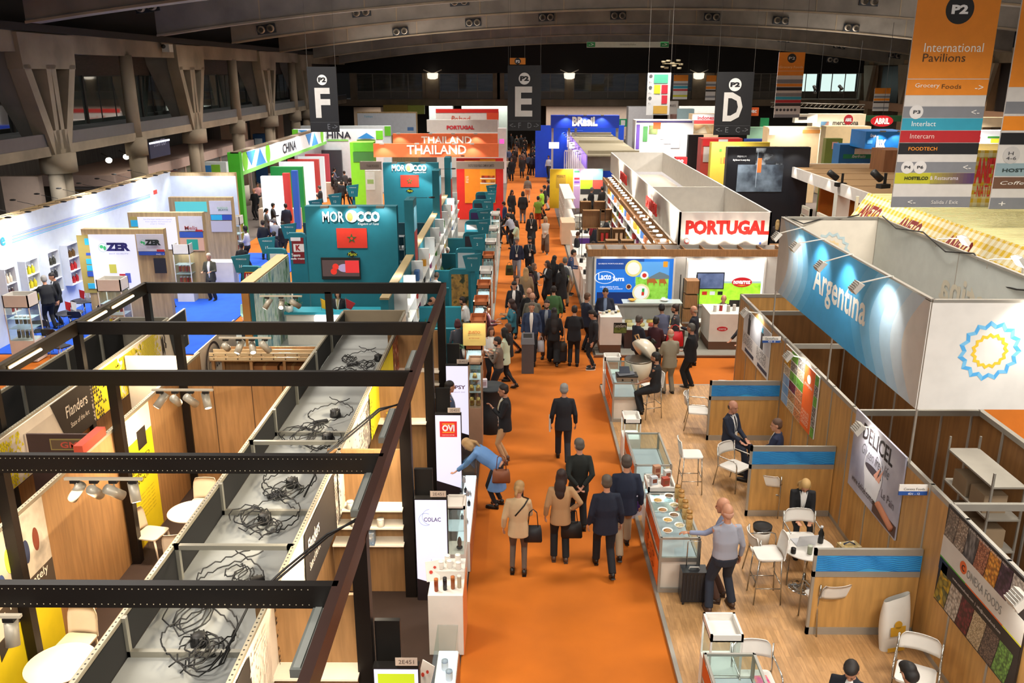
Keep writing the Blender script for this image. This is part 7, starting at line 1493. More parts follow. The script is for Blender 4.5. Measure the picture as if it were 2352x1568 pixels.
# ================================================================ teal stand, centre left
TE=c('14707f',.6);TEL=c('1d8a9a',.6);b=MB();b.box(-9,-.8,22,45,0,.03,c('8c9088',.7));struct(b,'floor_grey_green')
SR=c('d8331f',.6)
def moroc(y,x0,x1,pxs,lb,tv):
 r=thing('teal_screen',lb,'wall',((x0+x1)/2,y,.03));sb('wall_body','','',(x0,x1,y,y+.35,.03,4.02),TE,par=r);F=FY(y-.002)
 def M(x,yy):return(pxs[0]+(x-705)*pxs[2],pxs[1]+(yy-475)*pxs[3])
 def TT(s,a,bb,cc_,dd_,m,**k):(x0_,y0_),(x1_,y1_)=M(a,bb),M(cc_,dd_);tp(F,s,x0_,y0_,x1_,y1_,m,r,**k)
 TT('MOR',742,485,790,509,'f4f6f4',bold=.015,d=.03,ex=.03);TT('CCO',820,485,872,509,'f4f6f4',bold=.05,d=.03,ex=.03);TT('Kingdom of Taste',822,511,870,518,'e8f0f0',shear=.4,d=.01)
 g=MB();u,v=F.px(*M(808,496));g.disc(F,u,v,.19,'f4f6f4',.0,.05);g.disc(F,u-.05,v-.02,.09,'f0a050',.05,.06,.14);(a,t),(q,w_)=M(775,524),M(842,569);rp(g,F,a,t,q,w_,SR,0,.02);u,v=F.px(*M(808,547));pts=[(u+(.16 if i%2==0 else.062)*math.sin(i*PI/5),v+(.16 if i%2==0 else.062)*math.cos(i*PI/5))for i in range(10)];g.prism(F,pts,c('2f5a2a'),.02,.03);g.disc(F,u,v,.045,SR,.03,.034);u,v=F.px(*M(809,583));g.prism(F,[(u-.17,v),(u,v-.11),(u+.17,v),(u,v+.11)],BLK,0,.015);g.build('flag_and_emblem',r,w=True);TT('Maroc',800,579,820,587,'d8e02a',shear=.3,d=.02)
 if tv:s_=thing('screen','black television showing strawberries on the front teal screen','television',F.p(*F.px(785,640),0));g=MB();rp(g,F,741,591,827,640,BLK,.01,.08);g.build('bezel',s_,w=True);g=MB();rp(g,F,743,596,825,633,c('5a4644',.4,emit=.7),.08,.082);rp(g,F,795,597,825,625,c('e83a3a',.4,emit=.8),.083,.086);u,v=F.px(792,614);g.disc(F,u,v,.2,c('b9a4c8',.4,emit=.7),.082,.085,.13);u,v=F.px(772,611);g.disc(F,u,v,.1,c('e8382a',.4,emit=.8),.085,.088);u,v=F.px(768,622);g.disc(F,u,v,.1,c('e8382a',.4,emit=.8),.085,.088);g.build('screen_face',s_,w=True)
 return r
moroc(27,-6.62,-3.77,(705,475,1,1),'front teal screen with MOROCCO letters, red flag and television',True);moroc(40.5,-6.2,-3.66,(878,372,.61,.61),'second teal screen with MOROCCO letters and red flag farther back',False)
topspots([-5.9,-5.05,-4.2],27,4.03,'%s flat lamp on the front teal screen','lamps of the front teal screen',42,wz=.2);topspots([-5.6,-5.0,-4.3],40.5,4.03,'%s flat lamp on the second teal screen','lamps of the second teal screen',45,wz=.2)
for k,(px,py)in enumerate(((938,460),(1000,392),(1027,362))):
 p=gz(px,py,4.2);r=thing('teal_pillar',('nearest','second','third')[k]+' teal pillar with a red and blue strip above the white shelves','pillar',(p.x,p.y,0),0,'teal pillars');g=MB();g.box(-.14,.14,0,.9,0,4.2,TE);g.build('pillar_body',r);g=MB();F=FXp(.14,0,0);g.rect(F,.1,3.2,.8,3.95,c('7fc8e0',.5),0,.01);g.rect(F,.1,2.2,.8,3.2,c('b8342e',.5),0,.01);g.build('printed_strip',r);clip_spot('black arm lamp on top of the %s teal pillar'%ORD[k],(p.x,p.y+.3,4.2),(p.x+.7,p.y+.3,4.25),'lamps on the teal pillars',30,(p.x+.14,p.y+.4,2.6))
sw=thing('shelf_wall','teal wall with bright white product shelves running back beside the aisle booths','shelf wall',(-3.3,32,0));sb('wall_body','','',(-3.5,-3.3,21.5,44,.03,2.45),TE,par=sw);sb('wood_cap','','',(-3.52,-3.28,21.5,44,2.45,2.5),c('a8946a',.6),par=sw)
for z in(.9,1.35,1.8):sb('shelf_board','','',(-3.3,-2.95,21.5,44,z,z+.03),c('f0f0ea',.5),par=sw)
for k in range(11):sb('white_fin','','',(-3.3,-2.95,22.5+2*k,22.58+2*k,.03,2.4),c('f4f4f0',.5),par=sw)
for k in range(4):o=area(-2.7,24+5.4*k,2.55,.15,5,55,(1,.98,.95));aim(o,(-3.3,o.location.y,1.4))
for k in range(60):box_('product_pack','product pack on the white shelves of the teal wall','pack',-3.12,22.2+.36*k+.1*(k%3),(.93,1.38,1.83)[k%3],.14,.2+.1*(k%2),.16+.05*(k%4),c(PC[(k*3)%10],.5),0,'packs on the teal shelf wall')
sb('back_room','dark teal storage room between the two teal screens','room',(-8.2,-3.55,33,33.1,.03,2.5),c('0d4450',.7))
for k,(px,lb)in enumerate(((918,'left'),(948,'right'))):
 p=gy(px,470,32.8);r=thing('wire_shelf','chrome shelf unit with white cups before the dark teal room, '+lb+' one','shelf',(p.x,p.y,.03));g=MB()
 for z in(.5,1.0,1.5,2.0):g.box(-.35,.35,-.2,.2,z,z+.02,c('c9cdd0',.3,.6))
 for x in(-.35,.35):g.box(x-.012,x+.012,-.2,-.18,0,2.0,STEEL)
 g.build('shelf_frame',r);g=MB()
 for q in range(8):g.cyl((-.25+.16*(q%4),0,(.52,1.52)[q//4]),(-.25+.16*(q%4),0,(.52,1.52)[q//4]+.12),.06,c('e8eaec',.5),10)
 g.build('white_cups',r)
rc_=thing('reception_counter','teal and white reception counter with a lit white box and two flags','counter',(-5.6,25.6,.03));sb('body','','',(-7.0,-4.2,25.35,25.9,.03,1.0),c('d8d0c4',.6),par=rc_);sb('teal_top','','',(-7.05,-4.15,25.3,25.95,1.0,1.08),TEL,par=rc_);sb('lit_box','','',(-6.1,-5.3,25.1,25.35,.72,1.0),c('ffffff',.5,emit=2.0),par=rc_)
for x,m,lb in((-5.95,'d8a81c','red and yellow table flag on the reception counter'),(-5.2,'a01c22','dark red table flag on the reception counter')):o=thing('table_flag',lb,'flag',(x,25.5,1.08));g=MB();g.cyl((0,0,0),(0,0,.42),.007,STEEL,6);g.build('pole',o);g=MB();g.hexa([(0,0,.08),(.14,.0,-.02+.05),(.15,.01,.03),(.01,.01,.08),(-.02,0,.38),(.28,0,.22),(.29,.01,.22),(-.01,.01,.38)],c(m,.7));g.build('cloth',o)
def tpanel(px0,py0,px1,py1,y,lb,col,t=None,tc='f4f4f4',deco=(),hgt=None):
 a,d=gy(px0,py0,y),gy(px1,py1,y);r=thing('booth_sign',lb,'sign',((a.x+d.x)/2,y,.03),0,'teal rounded booth panels');F=FY(y);g=MB();rr=.14;x0,x1,z1=a.x,d.x,a.z
 g.prism(F,[(x0,.03),(x1,.03),(x1,z1),(x0+rr,z1),(x0+rr*.3,z1-rr*.3),(x0,z1-rr)]if px0>900 else[(x0,.03),(x1,.03),(x1,z1-rr),(x1-rr*.3,z1-rr*.3),(x1-rr,z1),(x0,z1)],TE,-.16,0);g.build('panel_body',r,w=True);g=MB();g.rect(F,x0+.08,max(.2,d.z),x1-.08,z1-.16,col if not isinstance(col,str)else c(col,.5),0,.012)
 for q in deco:rp(g,F,*q[:4],q[4],.012,.018)
 g.build('poster_print',r,w=True)
 for i,q in enumerate(t or()):tp(F,*q[:5],q[5],r,d=.02,**(q[6]if len(q)>6 else{}))
 return r
def tplate(px,py,y,n,lb,w_=.62):
 p=gy(px,py,y);r=thing('number_plate',lb,'sign',(p.x,y,p.z),0,'teal number plates');F=FY(y,p.x,p.z);h=w_*.92;g=MB();g.prism(F,[(-w_*.3,-h),(w_*.3,-h),(w_*.42,0),(-w_*.5,-h*.14)],TE,-.08,0);g.build('plate',r,w=True);txt(F,str(n),-.03,-h*.72,None,h*.16,'e8f0f0',r,align='C',d=.005);txt(F,'MOROCCO',-.0,-h*.3,w_*.5,h*.08,'e8f0f0',r,align='C',d=.005)
 g=MB();g.box(p.x-.06,p.x+.06,y+.08,y+.1,.03,p.z-.2,TE);g.build('post',r,w=True)
FD=photo_mat('foods',['1c2418','2a3a1a','a8803a','3a5a2a','c8682a','1c1c18'],3.5,tex='noise')
tpanel(555,612,605,660,25.0,'teal framed mustard Alimani poster','d8a41c',[('Alimani',564,628,594,640,'f8f0e0',dict(bold=.04)),('Quality tea & more',567,643,593,646,'f0e8c0')],deco=[(562,626,596,641,'a01c22')]);tpanel(613,571,663,655,27.2,'teal framed white olive oil poster with calligraphy','d4d8d4',[('RAZAZ',626,596,654,602,'5a5a50')],deco=[(618,625,657,655,'6a7a52')]);tpanel(663,535,706,605,29.2,'maroon poster with white K oval and Tesoro lettering','7a1c22',[('Tesoro',670,582,690,589,'f4f0ec',dict(bold=.03)),('cada grano',669,591,700,597,'f4f0ec',dict(bold=.03)),('K',680,562,690,575,'a01c22',dict(bold=.06))],deco=[(675,560,698,578,'e8dcd8'),(668,545,690,553,'e8e4e4')])
for q_,(px,py,y,n)in enumerate(((553,584,26,16),(613,543,28,15),(663,512,31,14),(725,457,36,13),(770,443,37,12),(810,423,40,11))):tplate(px,py,y,n,'teal number plate on the left side of the teal stand, %s nearest'%ORD[q_])
R1=[(1030,618,1083,748,1),(1046,570,1096,615,2),(1063,533,1108,566,3),(1067,507,1110,527,4),(1077,480,1118,503,5),(1085,459,1126,477,6),(1092,441,1128,456,7)]
AR=[FD,'b9c4c8','2a2430','d8d8d8','3a1c5a','2a3040','1c3a5a'];NMS=['dark food and green map poster on the nearest teal aisle panel','pale signature poster on the second teal aisle panel','black poster on the third teal aisle panel','white and skin-toned poster on the fourth teal aisle panel','violet poster on the fifth teal aisle panel','dark red-letter poster on the sixth teal aisle panel','navy poster on the farthest teal aisle panel']
for i,(x0,y0,x1,y1,n)in enumerate(R1):y=gz(x0,y0,2.25).y;tpanel(x0,y0,x1,y1,y,NMS[i],AR[i]);tplate(x1+2,y0-36+3*i,y-.3,n,'teal number plate above the aisle panels, %s from the near end'%ORD[i],.6)
for k,(y,nm)in enumerate(((22.9,'nearest'),(25.2,'second'),(27.6,'third'),(30.2,'fourth'),(33.2,'fifth'),(36.4,'sixth'))):
 r=thing('teal_partition',nm+' low teal partition between the aisle meeting booths','partition',(-2.2,y,.03),0,'low teal partitions');sb('panel','','',(-2.95,-1.7,y,y+.08,.03,1.25),TE,par=r);sb('top_edge','','',(-2.95,-1.7,y-.01,y+.09,1.25,1.28),TEL,par=r)
 tub_chair('white shell chair in the %s teal booth'%nm,(-2.55,y+1.0,.03),-1.2);round_table('small white table in the %s teal booth'%nm,(-2.1,y+1.1,.03),.33,.72,group='white tables of the teal booths')
 if k in(1,2,4):plant((-2.8,y-.5,.03),'leafy green plant in a pot in the %s teal booth'%nm,1.5,seed=k,pot='2a2a28',n=22,spread=.45)
for k,(y,m2)in enumerate(((19.8,'b5683a'),(21.9,'b5683a'),(23.9,'b5683a'),(25.9,'b5683a'),(27.9,'e6e2dc'),(30.4,'b5683a'),(33,'e6e2dc'),(36,'e6e2dc'),(40,'e6e2dc'))):
 nm=('first','second','third','fourth','fifth','sixth','seventh','eighth','ninth')[k]
 vitrine('glass vitrine with white header on the left aisle edge, %s beyond the black frame'%nm,-1.05,y+.4,.42,.8,1.75,.85,m=c(m2,.5),head=.12,lamp=k<5)
 for q in range(5):bottle((-1.15+.1*(q%3),y+.15+.13*q,.9),'product in the %s aisle vitrine beyond the black frame'%nm,c(PC[(k+q*2)%10],.3),'e0dcd4',.2,.04,'products in the %s aisle vitrine'%nm,'jar',False,'jar')
plant((-1.3,21.2,1.0),'spiky green plant on the left aisle counter',.6,seed=9,n=18);plant((-7.3,27.6,.03),'green plant behind the printed leaf panel',1.6,seed=12,n=22);plant((-6.9,25.4,1.05),'pale variegated plant on the reception counter',.5,seed=15)
lp=thing('leaf_screen','slanted leaf-printed panel with wooden top left of the front teal screen','panel',(-7.4,25.4,0));g=MB();F=FXp(-7.25);g.rect(F,23.2,.03,27.0,2.45,photo_mat('leafy',['1c3a24','8ab08a','dfe6da','3a6a3a','2a7a8a'],3,tex='noise',stretch=(1,1,.5)),0,.02);g.build('leaf_print',lp,w=True);sb('wood_rim','','',(-7.6,-7.24,23.2,27.0,2.45,2.5),c('c9a878',.5),par=lp);sb('post','','',(-7.6,-7.4,23.2,23.3,.03,2.45),c('c08a4a',.5),par=lp)
rt=thing('cocktail_table','tall round table with a tight black cloth beside the aisle','table',(-.62,18.9,0));g=MB();g.lathe([(.36,0),(.2,.45),(.22,.7),(.33,1.0),(.36,1.04),(.37,1.06)],c('23272b',.8),n=28);g.build('stretch_cloth',rt);g=MB();g.lathe([(.37,1.06),(.37,1.075)],c('2e3338',.8),n=28);g.build('tabletop',rt)
box_('gift_bag','small pale pink paper bag on the black cocktail table','bag',-.78,18.8,1.08,.16,.1,.2,'d8ccd4',.2,top='b5949a')
box_('tipsy_counter','low dark counter behind the TIPSY pylon with yellow bag','counter',-1.25,19.6,.03,.5,.9,1.0,c('3a3230',.6));zb=box_('paper_bag','yellow ZUSTO paper bag standing on the vitrine','bag',-1.0,19.3,1.95,.52,.16,.5,c('e0c87a',.7));txt(FY(19.2),'ZUSTO',-1.0,2.25,.28,.06,'b04a2a',zb,align='C',bold=.02);txt(FY(19.2),'BETTER SUGAR',-1.0,2.12,.24,.03,'b04a2a',zb,align='C')
spot((-1.0,18.9,2.9),(-.9,18.9,1),40,100,(1,.8,.5))
for k,(px,py,lb)in enumerate(((1212,860,'grey recycling bin column in the orange aisle, near'),(1196,388,'grey recycling bin column far along the orange aisle'))):p=gz(px,py-2,0);g=MB();g.box(-.17,.17,-.15,.15,0,.85,c('565456',.5));g.hexa([(-.19,-.17,.85),(.19,-.17,.85),(.19,.17,.85),(-.19,.17,.85),(-.17,-.1,1.0),(.17,-.1,1.0),(.17,.17,1.1),(-.17,.17,1.1)],c('5f5d60',.5));g.hexa([(-.12,-.06,1.015),(.12,-.06,1.015),(.12,.1,1.08),(-.12,.1,1.08),(-.12,-.06,1.02),(.12,-.06,1.02),(.12,.1,1.085),(-.12,.1,1.085)],BLK);one(g,'recycling_bin',lb,'bin',None,(p.x,p.y+.15,0))
# ================================================================ orange THAILAND fascias, green fascias and the rest of the left side
TH=c('e8703e',.6)
for y,q,lb in((49,(857,330,1145,361),'front orange fascia with white THAILAND letters'),(57,(902,307,1143,330),'rear orange fascia with white THAILAND letters')):
 r=far(lb,*q,y,TH,.3,None,'fascia','fascia','orange THAILAND fascias');F=FY(y-.01);tp(F,'THAILAND',*((935,333,1071,354)if y==49 else(968,313,1083,330)),'f4efe6',r,bold=.02,d=.02);x=[gy(px,q[1],y).x for px in(880,960,1045,1085)]if y==49 else[gy(px,q[1],y).x for px in(917,990,1042,1093)];topspots(x,y,gy(900,q[1],y).z,'%s lamp on the '+lb.split(' with')[0],'lamps of the '+lb.split(' with')[0],70,.5,.5,'b5b0a8')
TH2=[('grey name board of the orange stand with dark lettering',1048,371,1158,388,46.5,'a08e82',.15,None,(),[('EXOTIC FOOD PUBLIC COMPANY LIMITED',1076,377,1135,383,'4a4038',dict(bold=.01))]),('bright red and orange booth back wall with shelves of sauces',1048,364,1156,465,49.3,'d8281c',.3,0,[(1068,368,1138,466,'f08a1a'),(1103,365,1138,440,'f0a01c'),(1103,408,1138,411,'f4e8d8'),(1103,419,1138,422,'f4e8d8'),(1106,403,1136,408,photo_mat('sauce',['8a1c14','c8441c','f0a01c'],4)),(1106,413,1136,419,photo_mat('sauce',['8a1c14'],4))],[('SOUS CHEF',1070,404,1076,420,'f8e8d0')]),('grey name board at the left part of the orange stand',826,371,876,390,44,'a08e82',.15,None,(),[('THAI FOODS',842,378,870,384,'4a4038')]),('cream booth with small posters under the left name board',838,391,876,450,46,'dcd6c8',.5,0,[(842,395,860,436,'eef0e8'),(844,412,858,422,'a8c87a')],()),('grey PORTUGAL fascia between Poland and the orange fascias',980,275,1143,303,64,'b5b1ac',.3,None,(),[('PORTUGAL',1026,288,1089,297,'b01c2a',dict(bold=.05))]),('red-topped white Poland stand front',1001,258,1145,300,70,'e8e2dc',1.5,0,[(1001,250,1145,259,'d8241c'),(1118,259,1145,275,'e8502a')],[('Poland',1036,266,1080,280,'d8482a',dict(shear=.2))]),('far white stand wall with pale blue Türkiye lettering in a wood frame',819,257,959,306,76,TO,.3,0,[(823,260,955,310,TW),(936,292,950,300,'5a8ac8')],[('Türkiye',836,265,856,271,'5ab8d8')]),('long white counter wall right of the grey fascia',1143,295,1163,325,66,'ece8e6',1,0,(),()),('pink lit poster edge beside the front orange fascia',1147,320,1158,330,58,c('f060c0',.5,emit=1),.3,None,(),()),('yellow and blue far stand lights below the gallery',880,241,936,258,88,'b5a04a',.5,None,(),()),('lime far fascia below the gallery',937,242,975,262,88.5,'b8cc5a',.5,None,(),()),('green CHINA frontal fascia with blue triangles',672,297,880,345,61,'dfe6ee',.4,0,[(672,297,684,318,'6ac82a'),(864,300,879,320,'6ac82a'),(752,320,800,324,'8ad06a'),(820,320,862,324,'8ad06a')],[('CHINA',735,302,806,318,'1c2030',dict(bold=.02))]),('second green and white fascia farther back',690,289,898,325,68,'e0e8ec',.4,0,[(884,290,897,312,'6ac82a')],()),('lime green booth with a printed leaf beside the orange fascia',803,327,858,372,52,'7ad02a',1.0,0,[(812,327,858,348,'5ab82a'),(812,349,858,372,'3a7a3a')],())]
for lb,a,t,d,b_,y,col,dep,z_,de,tx in TH2:far(lb,a,t,d,b_,y,c(col,.55)if isinstance(col,str)else col,dep,z_,deco=de,text=tx)
g=MB();F=FY(60.9)
for q in((820,318,862,318,842,305),(684,299,706,299,697,306)):g.prism(F,[F.px(*q[:2]),F.px(*q[2:4]),F.px(*q[4:])][::-1 if q[0]==684 else 1],c('2a86d0'),0,.03)
one(g,'blue_triangles','blue printed triangles on the frontal CHINA fascia','print')
CX=-13.1;ya,yb2=gx(553,360,CX).y,gx(747,290,CX).y;ch=thing('long_fascia','long white CHINA fascia with green and blue shapes running back on the left','fascia',(CX,(ya+yb2)/2,0));sb('fascia_board','','',(CX-.3,CX,ya,yb2,3.3,4.35),c('e2eaf2',.6),par=ch);sb('green_base_strip','','',(CX,CX+.02,ya,yb2,3.3,3.48),c('7acc5a',.6),par=ch);sb('green_end','','',(CX-.5,CX+.05,ya-.4,ya,0,4.4),c('3fae22',.6),par=ch);sb('dark_rim','','',(CX-.35,CX+.02,ya-.4,yb2,4.35,4.42),c('6a5a48',.7),par=ch)
F=FXp(CX);g=MB();L_=yb2-ya
for k,(u,kind)in enumerate(((ya+.3,0),(ya+1.6,1),(ya+3.2,2),(ya+4.3,0),(yb2-5,1),(yb2-3.4,2),(yb2-1.5,0))):
 if kind==0:g.disc(F,u+.3,3.95,.42,c('7ad02a'),0,.012,.5)
 else:g.prism(F,[(u-.8,4.3),(u+.8,4.3),(u,3.6)][::-1]if kind==1 else[(u-.9,3.5),(u+.9,3.5),(u,4.3)],c('3a8ad8'),0,.012)
g.build('printed_shapes',ch,w=True);u0,v0=F.px(650,355);u1=F.px(680,335)[0];txt(F,'CHINA',u0,3.62,u1-u0,.55,'1c2030',ch,d=.012,bold=.02)
for k in range(4):o=area(CX+.5,ya+2+4.5*k,4.5,.15,4,45,(.95,.97,1));aim(o,(CX,o.location.y,3.8))
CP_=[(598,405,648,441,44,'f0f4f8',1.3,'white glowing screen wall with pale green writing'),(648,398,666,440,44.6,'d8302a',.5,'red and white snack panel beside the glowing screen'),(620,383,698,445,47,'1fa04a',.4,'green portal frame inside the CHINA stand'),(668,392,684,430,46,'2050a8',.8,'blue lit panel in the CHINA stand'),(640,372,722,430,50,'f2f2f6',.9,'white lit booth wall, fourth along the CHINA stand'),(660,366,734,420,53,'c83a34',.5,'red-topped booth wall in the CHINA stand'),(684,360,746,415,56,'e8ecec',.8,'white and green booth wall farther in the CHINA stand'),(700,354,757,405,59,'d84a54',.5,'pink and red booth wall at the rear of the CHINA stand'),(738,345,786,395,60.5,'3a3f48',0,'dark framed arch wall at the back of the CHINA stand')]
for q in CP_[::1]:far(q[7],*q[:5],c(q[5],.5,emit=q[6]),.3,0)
area(-11,48,4.8,4,10,420,(.96,.98,1),spread=120);area(-5,47,4.6,5,4,200,spread=120);area(-9.5,62,5,12,5,420,spread=140)
for k,(px,py,w_,lb)in enumerate(((625,455,1.6,'pale counter before the glowing screen'),(745,420,2.4,'long wooden tasting counter of the CHINA stand'),(700,445,1.4,'white counter beside the walking man'),(640,480,2.2,'crowded white table with red cloth in the left aisle'))):p=gz(px,py,1.0);counter(lb,p.x-w_/2,p.x+w_/2,p.y,p.y+.6,1.0,m=c('d8c4b0',.5),foot=None)
# far left, below the gallery
far('pale pink stand wall with wooden rim under the first forked pier',0,405,97,470,33,c('e8cdb8',.6),.3);far('wood framed white panel behind the striped wall',163,404,325,430,42,TO,.3,deco=[(173,413,318,435,'dfe0ea')]);far('white and green small fascia behind the striped wall',380,372,521,400,52,'e2eef0',.4,deco=[(487,378,505,398,'8ad03a'),(470,380,484,396,'3a8ad8')])
gr_=thing('glass_office','row of glazed meeting rooms under the gallery with spot lamps','office',(-19,50,0));sb('roof','','',(-22,-18.4,40,62,3.0,3.5),c('c9b0a4',.7),par=gr_);sb('glass_front','','',(-18.6,-18.55,40,62,0,3.0),c('8a8478',.15,alpha=.6),par=gr_)
for k in range(8):sb('mullion','','',(-18.6,-18.5,40+3*k,40.12+3*k,0,3.0),c('c9b0a4',.6),par=gr_)
for px,py in((250,368),(290,360),(322,352)):q=gx(px,py,-18.2);r=thing('spot_lamp','small bright lamp on the glazed office roof, %s'%('nearest','middle','farthest')[(250,290,322).index(px)],'lamp',q);g=MB();g.ell((0,0,0),(.14,.14,.12),c('fff0d8',.5,emit=16),10,8);g.build('lamp_glow',r);g=MB();g.cyl((0,0,.1),(-.3,0,.3),.04,BLK,8);g.build('arm',r)
far('pink plaster block with stairs under the gallery',505,288,545,370,62,c('e0b898',.7),3);far('navy blue lit kiosk near the stairs',580,308,612,345,66,'1c4a7a',1,deco=[(587,318,602,343,'c9dce8')]);far('pale stand block left of the F banner',562,262,640,330,74,c('e0b898',.7),2);far('dark red wall with a hose cabinet under the gallery',493,340,508,372,64,'7a2024',.5)
for k,(a,t,d,b_,y)in enumerate(((812,246,875,262,95),(985,243,1040,258,94),(1060,243,1165,256,93),(1255,244,1440,262,95),(1560,243,1645,264,94))):far('pale far stand block seen below the gallery, %s from the left'%('first','second','third','fourth','fifth')[k],a,t,d,b_,y,c(('c8ac90','e0e8e4','d8e8dc','c9b09c','dcd4cc')[k],.6),2,0)
# ================================================================ hanging banners
def hang(r,x0,x1,y,z):
 g=MB()
 for x in(x0+.03,x1-.03):g.cyl((x,y+.02,z),(x,y+.02,zrib(x,y)+(1.6 if y<52 else.5)),.008,c('5a5650',.5),5)
 g.build('suspension_wires',r,w=True)
def banner(label,px0,py0,px1,py1,y,col,bands=(),texts=(),discs=(),name='hanging_banner'):
 a,d=gy(px0,py0,y),gy(px1,py1,y);r=thing(name,label,'banner',((a.x+d.x)/2,y,d.z));sb('fabric','','',(a.x,d.x,y,y+.04,d.z,a.z),c(col,.55),par=r);F=FY(y-.002);H_=a.z-d.z;W_=d.x-a.x;g=MB()
 for v0,v1,m in bands:g.rect(F,a.x,a.z-H_*v1,d.x,a.z-H_*v0,c(m,.55),0,.004)
 for u,v,rr,m in discs:g.disc(F,a.x+W_*u,a.z-H_*v,W_*rr,c(m,.5),.004,.008,n=32)
 if bands or discs:g.build('printed_bands',r,w=True)
 for s,u,v,w_,h,m,*k in texts:txt(F,s,a.x+W_*u,a.z-H_*v,W_*w_ if w_ else None,H_*h,m,r,d=.012,**(k[0]if k else{}))
 hang(r,a.x,d.x,y,a.z);return r
for L_,q,lo in(('F',(704,153,780,303),''),('E',(1166,150,1242,300),'<- F'),('D',(1648,165,1722,310),'<- E')):
 B_=dict(bold=.06);banner('black hanging banner with a big white letter %s under a P2 disc'%L_,*q,40,'17181b',[(.848,.852,'55575a')],[('P2',.37,.235,.26,.075,'17181b',B_),(L_,.22,.78,.52,.46,'cfccc6',dict(bold=.03)),(lo or 'E ->',.06 if lo else.6,.96,.34,.085,'6a6c70'),(' D ->' if L_=='E' else(' C ->' if L_=='D' else '.'),.6,.96,.34 if L_!='F' else.01,.085 if L_!='F' else.004,'6a6c70')],[(.5,.2,.17,'e4e2de')])
banner('small orange P2 sign hanging above the E banner',1171,133,1207,148,42,'e88a1c',(),[('P2',.38,.75,.26,.42,'f4f4f4',dict(bold=.05))],[(.5,.5,.2,'1c1a18')])
OR='e2861d';GY_='7d7e84';WT='cfcac6'
banner('huge orange and striped directory banner reading International Pavilions',2122,-110,2226,476,20,WT,[(0,.475,OR),(.478,.54,OR),(.585,.63,GY_),(.632,.68,'2f96b0'),(.682,.73,'b02026'),(.732,.778,'17161a'),(.81,.853,GY_),(.855,.9,'b9b52a'),(.955,1,GY_)],[('P2',.42,.228,.2,.035,'f0f0f0',dict(bold=.05)),('International',.15,.372,.72,.034,'f2ece2'),('Pavilions',.15,.41,.52,.032,'4a3014'),('Grocery',.1,.515,.3,.022,'f2ece2'),('Foods',.43,.515,.24,.018,'5a3a14'),('->',.84,.518,.1,.018,'f2ece2'),('P3',.12,.614,.09,.014,'3a3a3e',dict(bold=.03)),('<-',.84,.616,.1,.018,'e8e4e0'),('Interlact',.12,.664,.3,.02,'e4eef0'),('Intercarn',.12,.714,.3,.02,'e8c8c0'),('FOODTECH',.12,.763,.36,.015,'e08a2a',dict(bold=.02)),('P4',.1,.838,.08,.013,'3a3a3e',dict(bold=.03)),('P6',.26,.838,.08,.013,'3a3a3e',dict(bold=.03)),('<-',.84,.84,.1,.018,'e8e4e0'),('HOSTELCO',.12,.884,.3,.014,'1c2a14',dict(bold=.04)),('& Restaurama',.44,.884,.36,.016,'d8d0dc'),('Salida / Exit',.5,.985,.34,.015,'d8d4d2'),('<-',.2,.985,.1,.016,'e8e4e0')],[(.52,.21,.17,'1c1a18'),(.16,.607,.085,'d8d4d2'),(.14,.832,.08,'d8d4d2'),(.3,.832,.08,'d8d4d2')])
F=FY(19.985);g=MB();a,d=gy(2122,-110,20),gy(2226,476,20);H_=a.z-d.z;W_=d.x-a.x
for k in range(12):g.rect(F,a.x+W_*(.45+.55*k/12),a.z-H_*.9,a.x+W_*(.45+.55*(k+1)/12)+.001,a.z-H_*.855,'%02x%02x%02x'%(int(160-90*k/12),int(150-110*k/12),int(60+40*k/12)),0,.0015)
g.build('gradient_band',[o for o in bpy.data.objects if o.name=='hanging_banner.002' or True][0]if False else bpy.data.objects[[o.name for o in S.objects if o.name.startswith('hanging_banner')][-1]],w=True)
banner('second striped directory banner cut by the right edge of the picture',2362,-80,2464,480,20,WT,[(0,.48,OR),(.54,.59,GY_),(.6,.66,OR),(.67,.72,'17161a'),(.8,.855,'8aa0a8'),(.86,.91,'6a4a38'),(.95,1,GY_)],[('H',.12,.765,.06,.015,'3a3a3e'),('4-6',.1,.785,.12,.014,'3a3a3e'),('HOSTELCO',.08,.838,.5,.016,'2a3a3a',dict(bold=.03)),('Coffee, Tea',.08,.895,.6,.018,'e8e0d8',dict(shear=.2)),('+',.1,.985,.08,.018,'e8e4e0')],[(.16,.765,.1,'c0bcba')])
banner('narrow orange directory banner reading Grocery Foods',1790,120,1836,270,45,WT,[(0,.28,OR),(.285,.35,OR),(.41,.47,GY_),(.475,.52,OR),(.53,.58,'17161a'),(.62,.67,GY_),(.675,.72,'2f96b0'),(.725,.77,'b02026'),(.775,.82,'2a2624'),(.95,1,GY_)],[('Grocery Foods',.05,.25,.9,.045,'f2d0a0'),('P2',.38,.11,.24,.04,'f0f0f0')],[(.5,.09,.17,'1c1a18')]+[(.1+.14*k,.88,.05,'3a3a3e')for k in range(6)])
banner('grey directory panel with green, yellow and red fields',1488,167,1537,264,48,'c4c6c8',(),[('<-',.06,.24,.12,.04,'5a5c60'),('<-',.06,.5,.12,.04,'5a5c60'),('<-',.06,.74,.12,.04,'5a5c60')],[(.14,.08,.07,'5a5c60'),(.14,.35,.07,'5a5c60'),(.14,.6,.07,'5a5c60')])
r=bpy.data.objects[[o.name for o in S.objects if o.name.startswith('hanging_banner')][-1]];F=FY(47.99);g=MB()
for q in((1502,171,1535,191,'4fb090'),(1502,195,1517,215,'d8d82a'),(1519,195,1534,215,'b52034'),(1519,219,1533,238,'b52034'),(1500,243,1533,261,'b5903a')):rp(g,F,*q,0,.01)
g.build('coloured_fields',r,w=True)
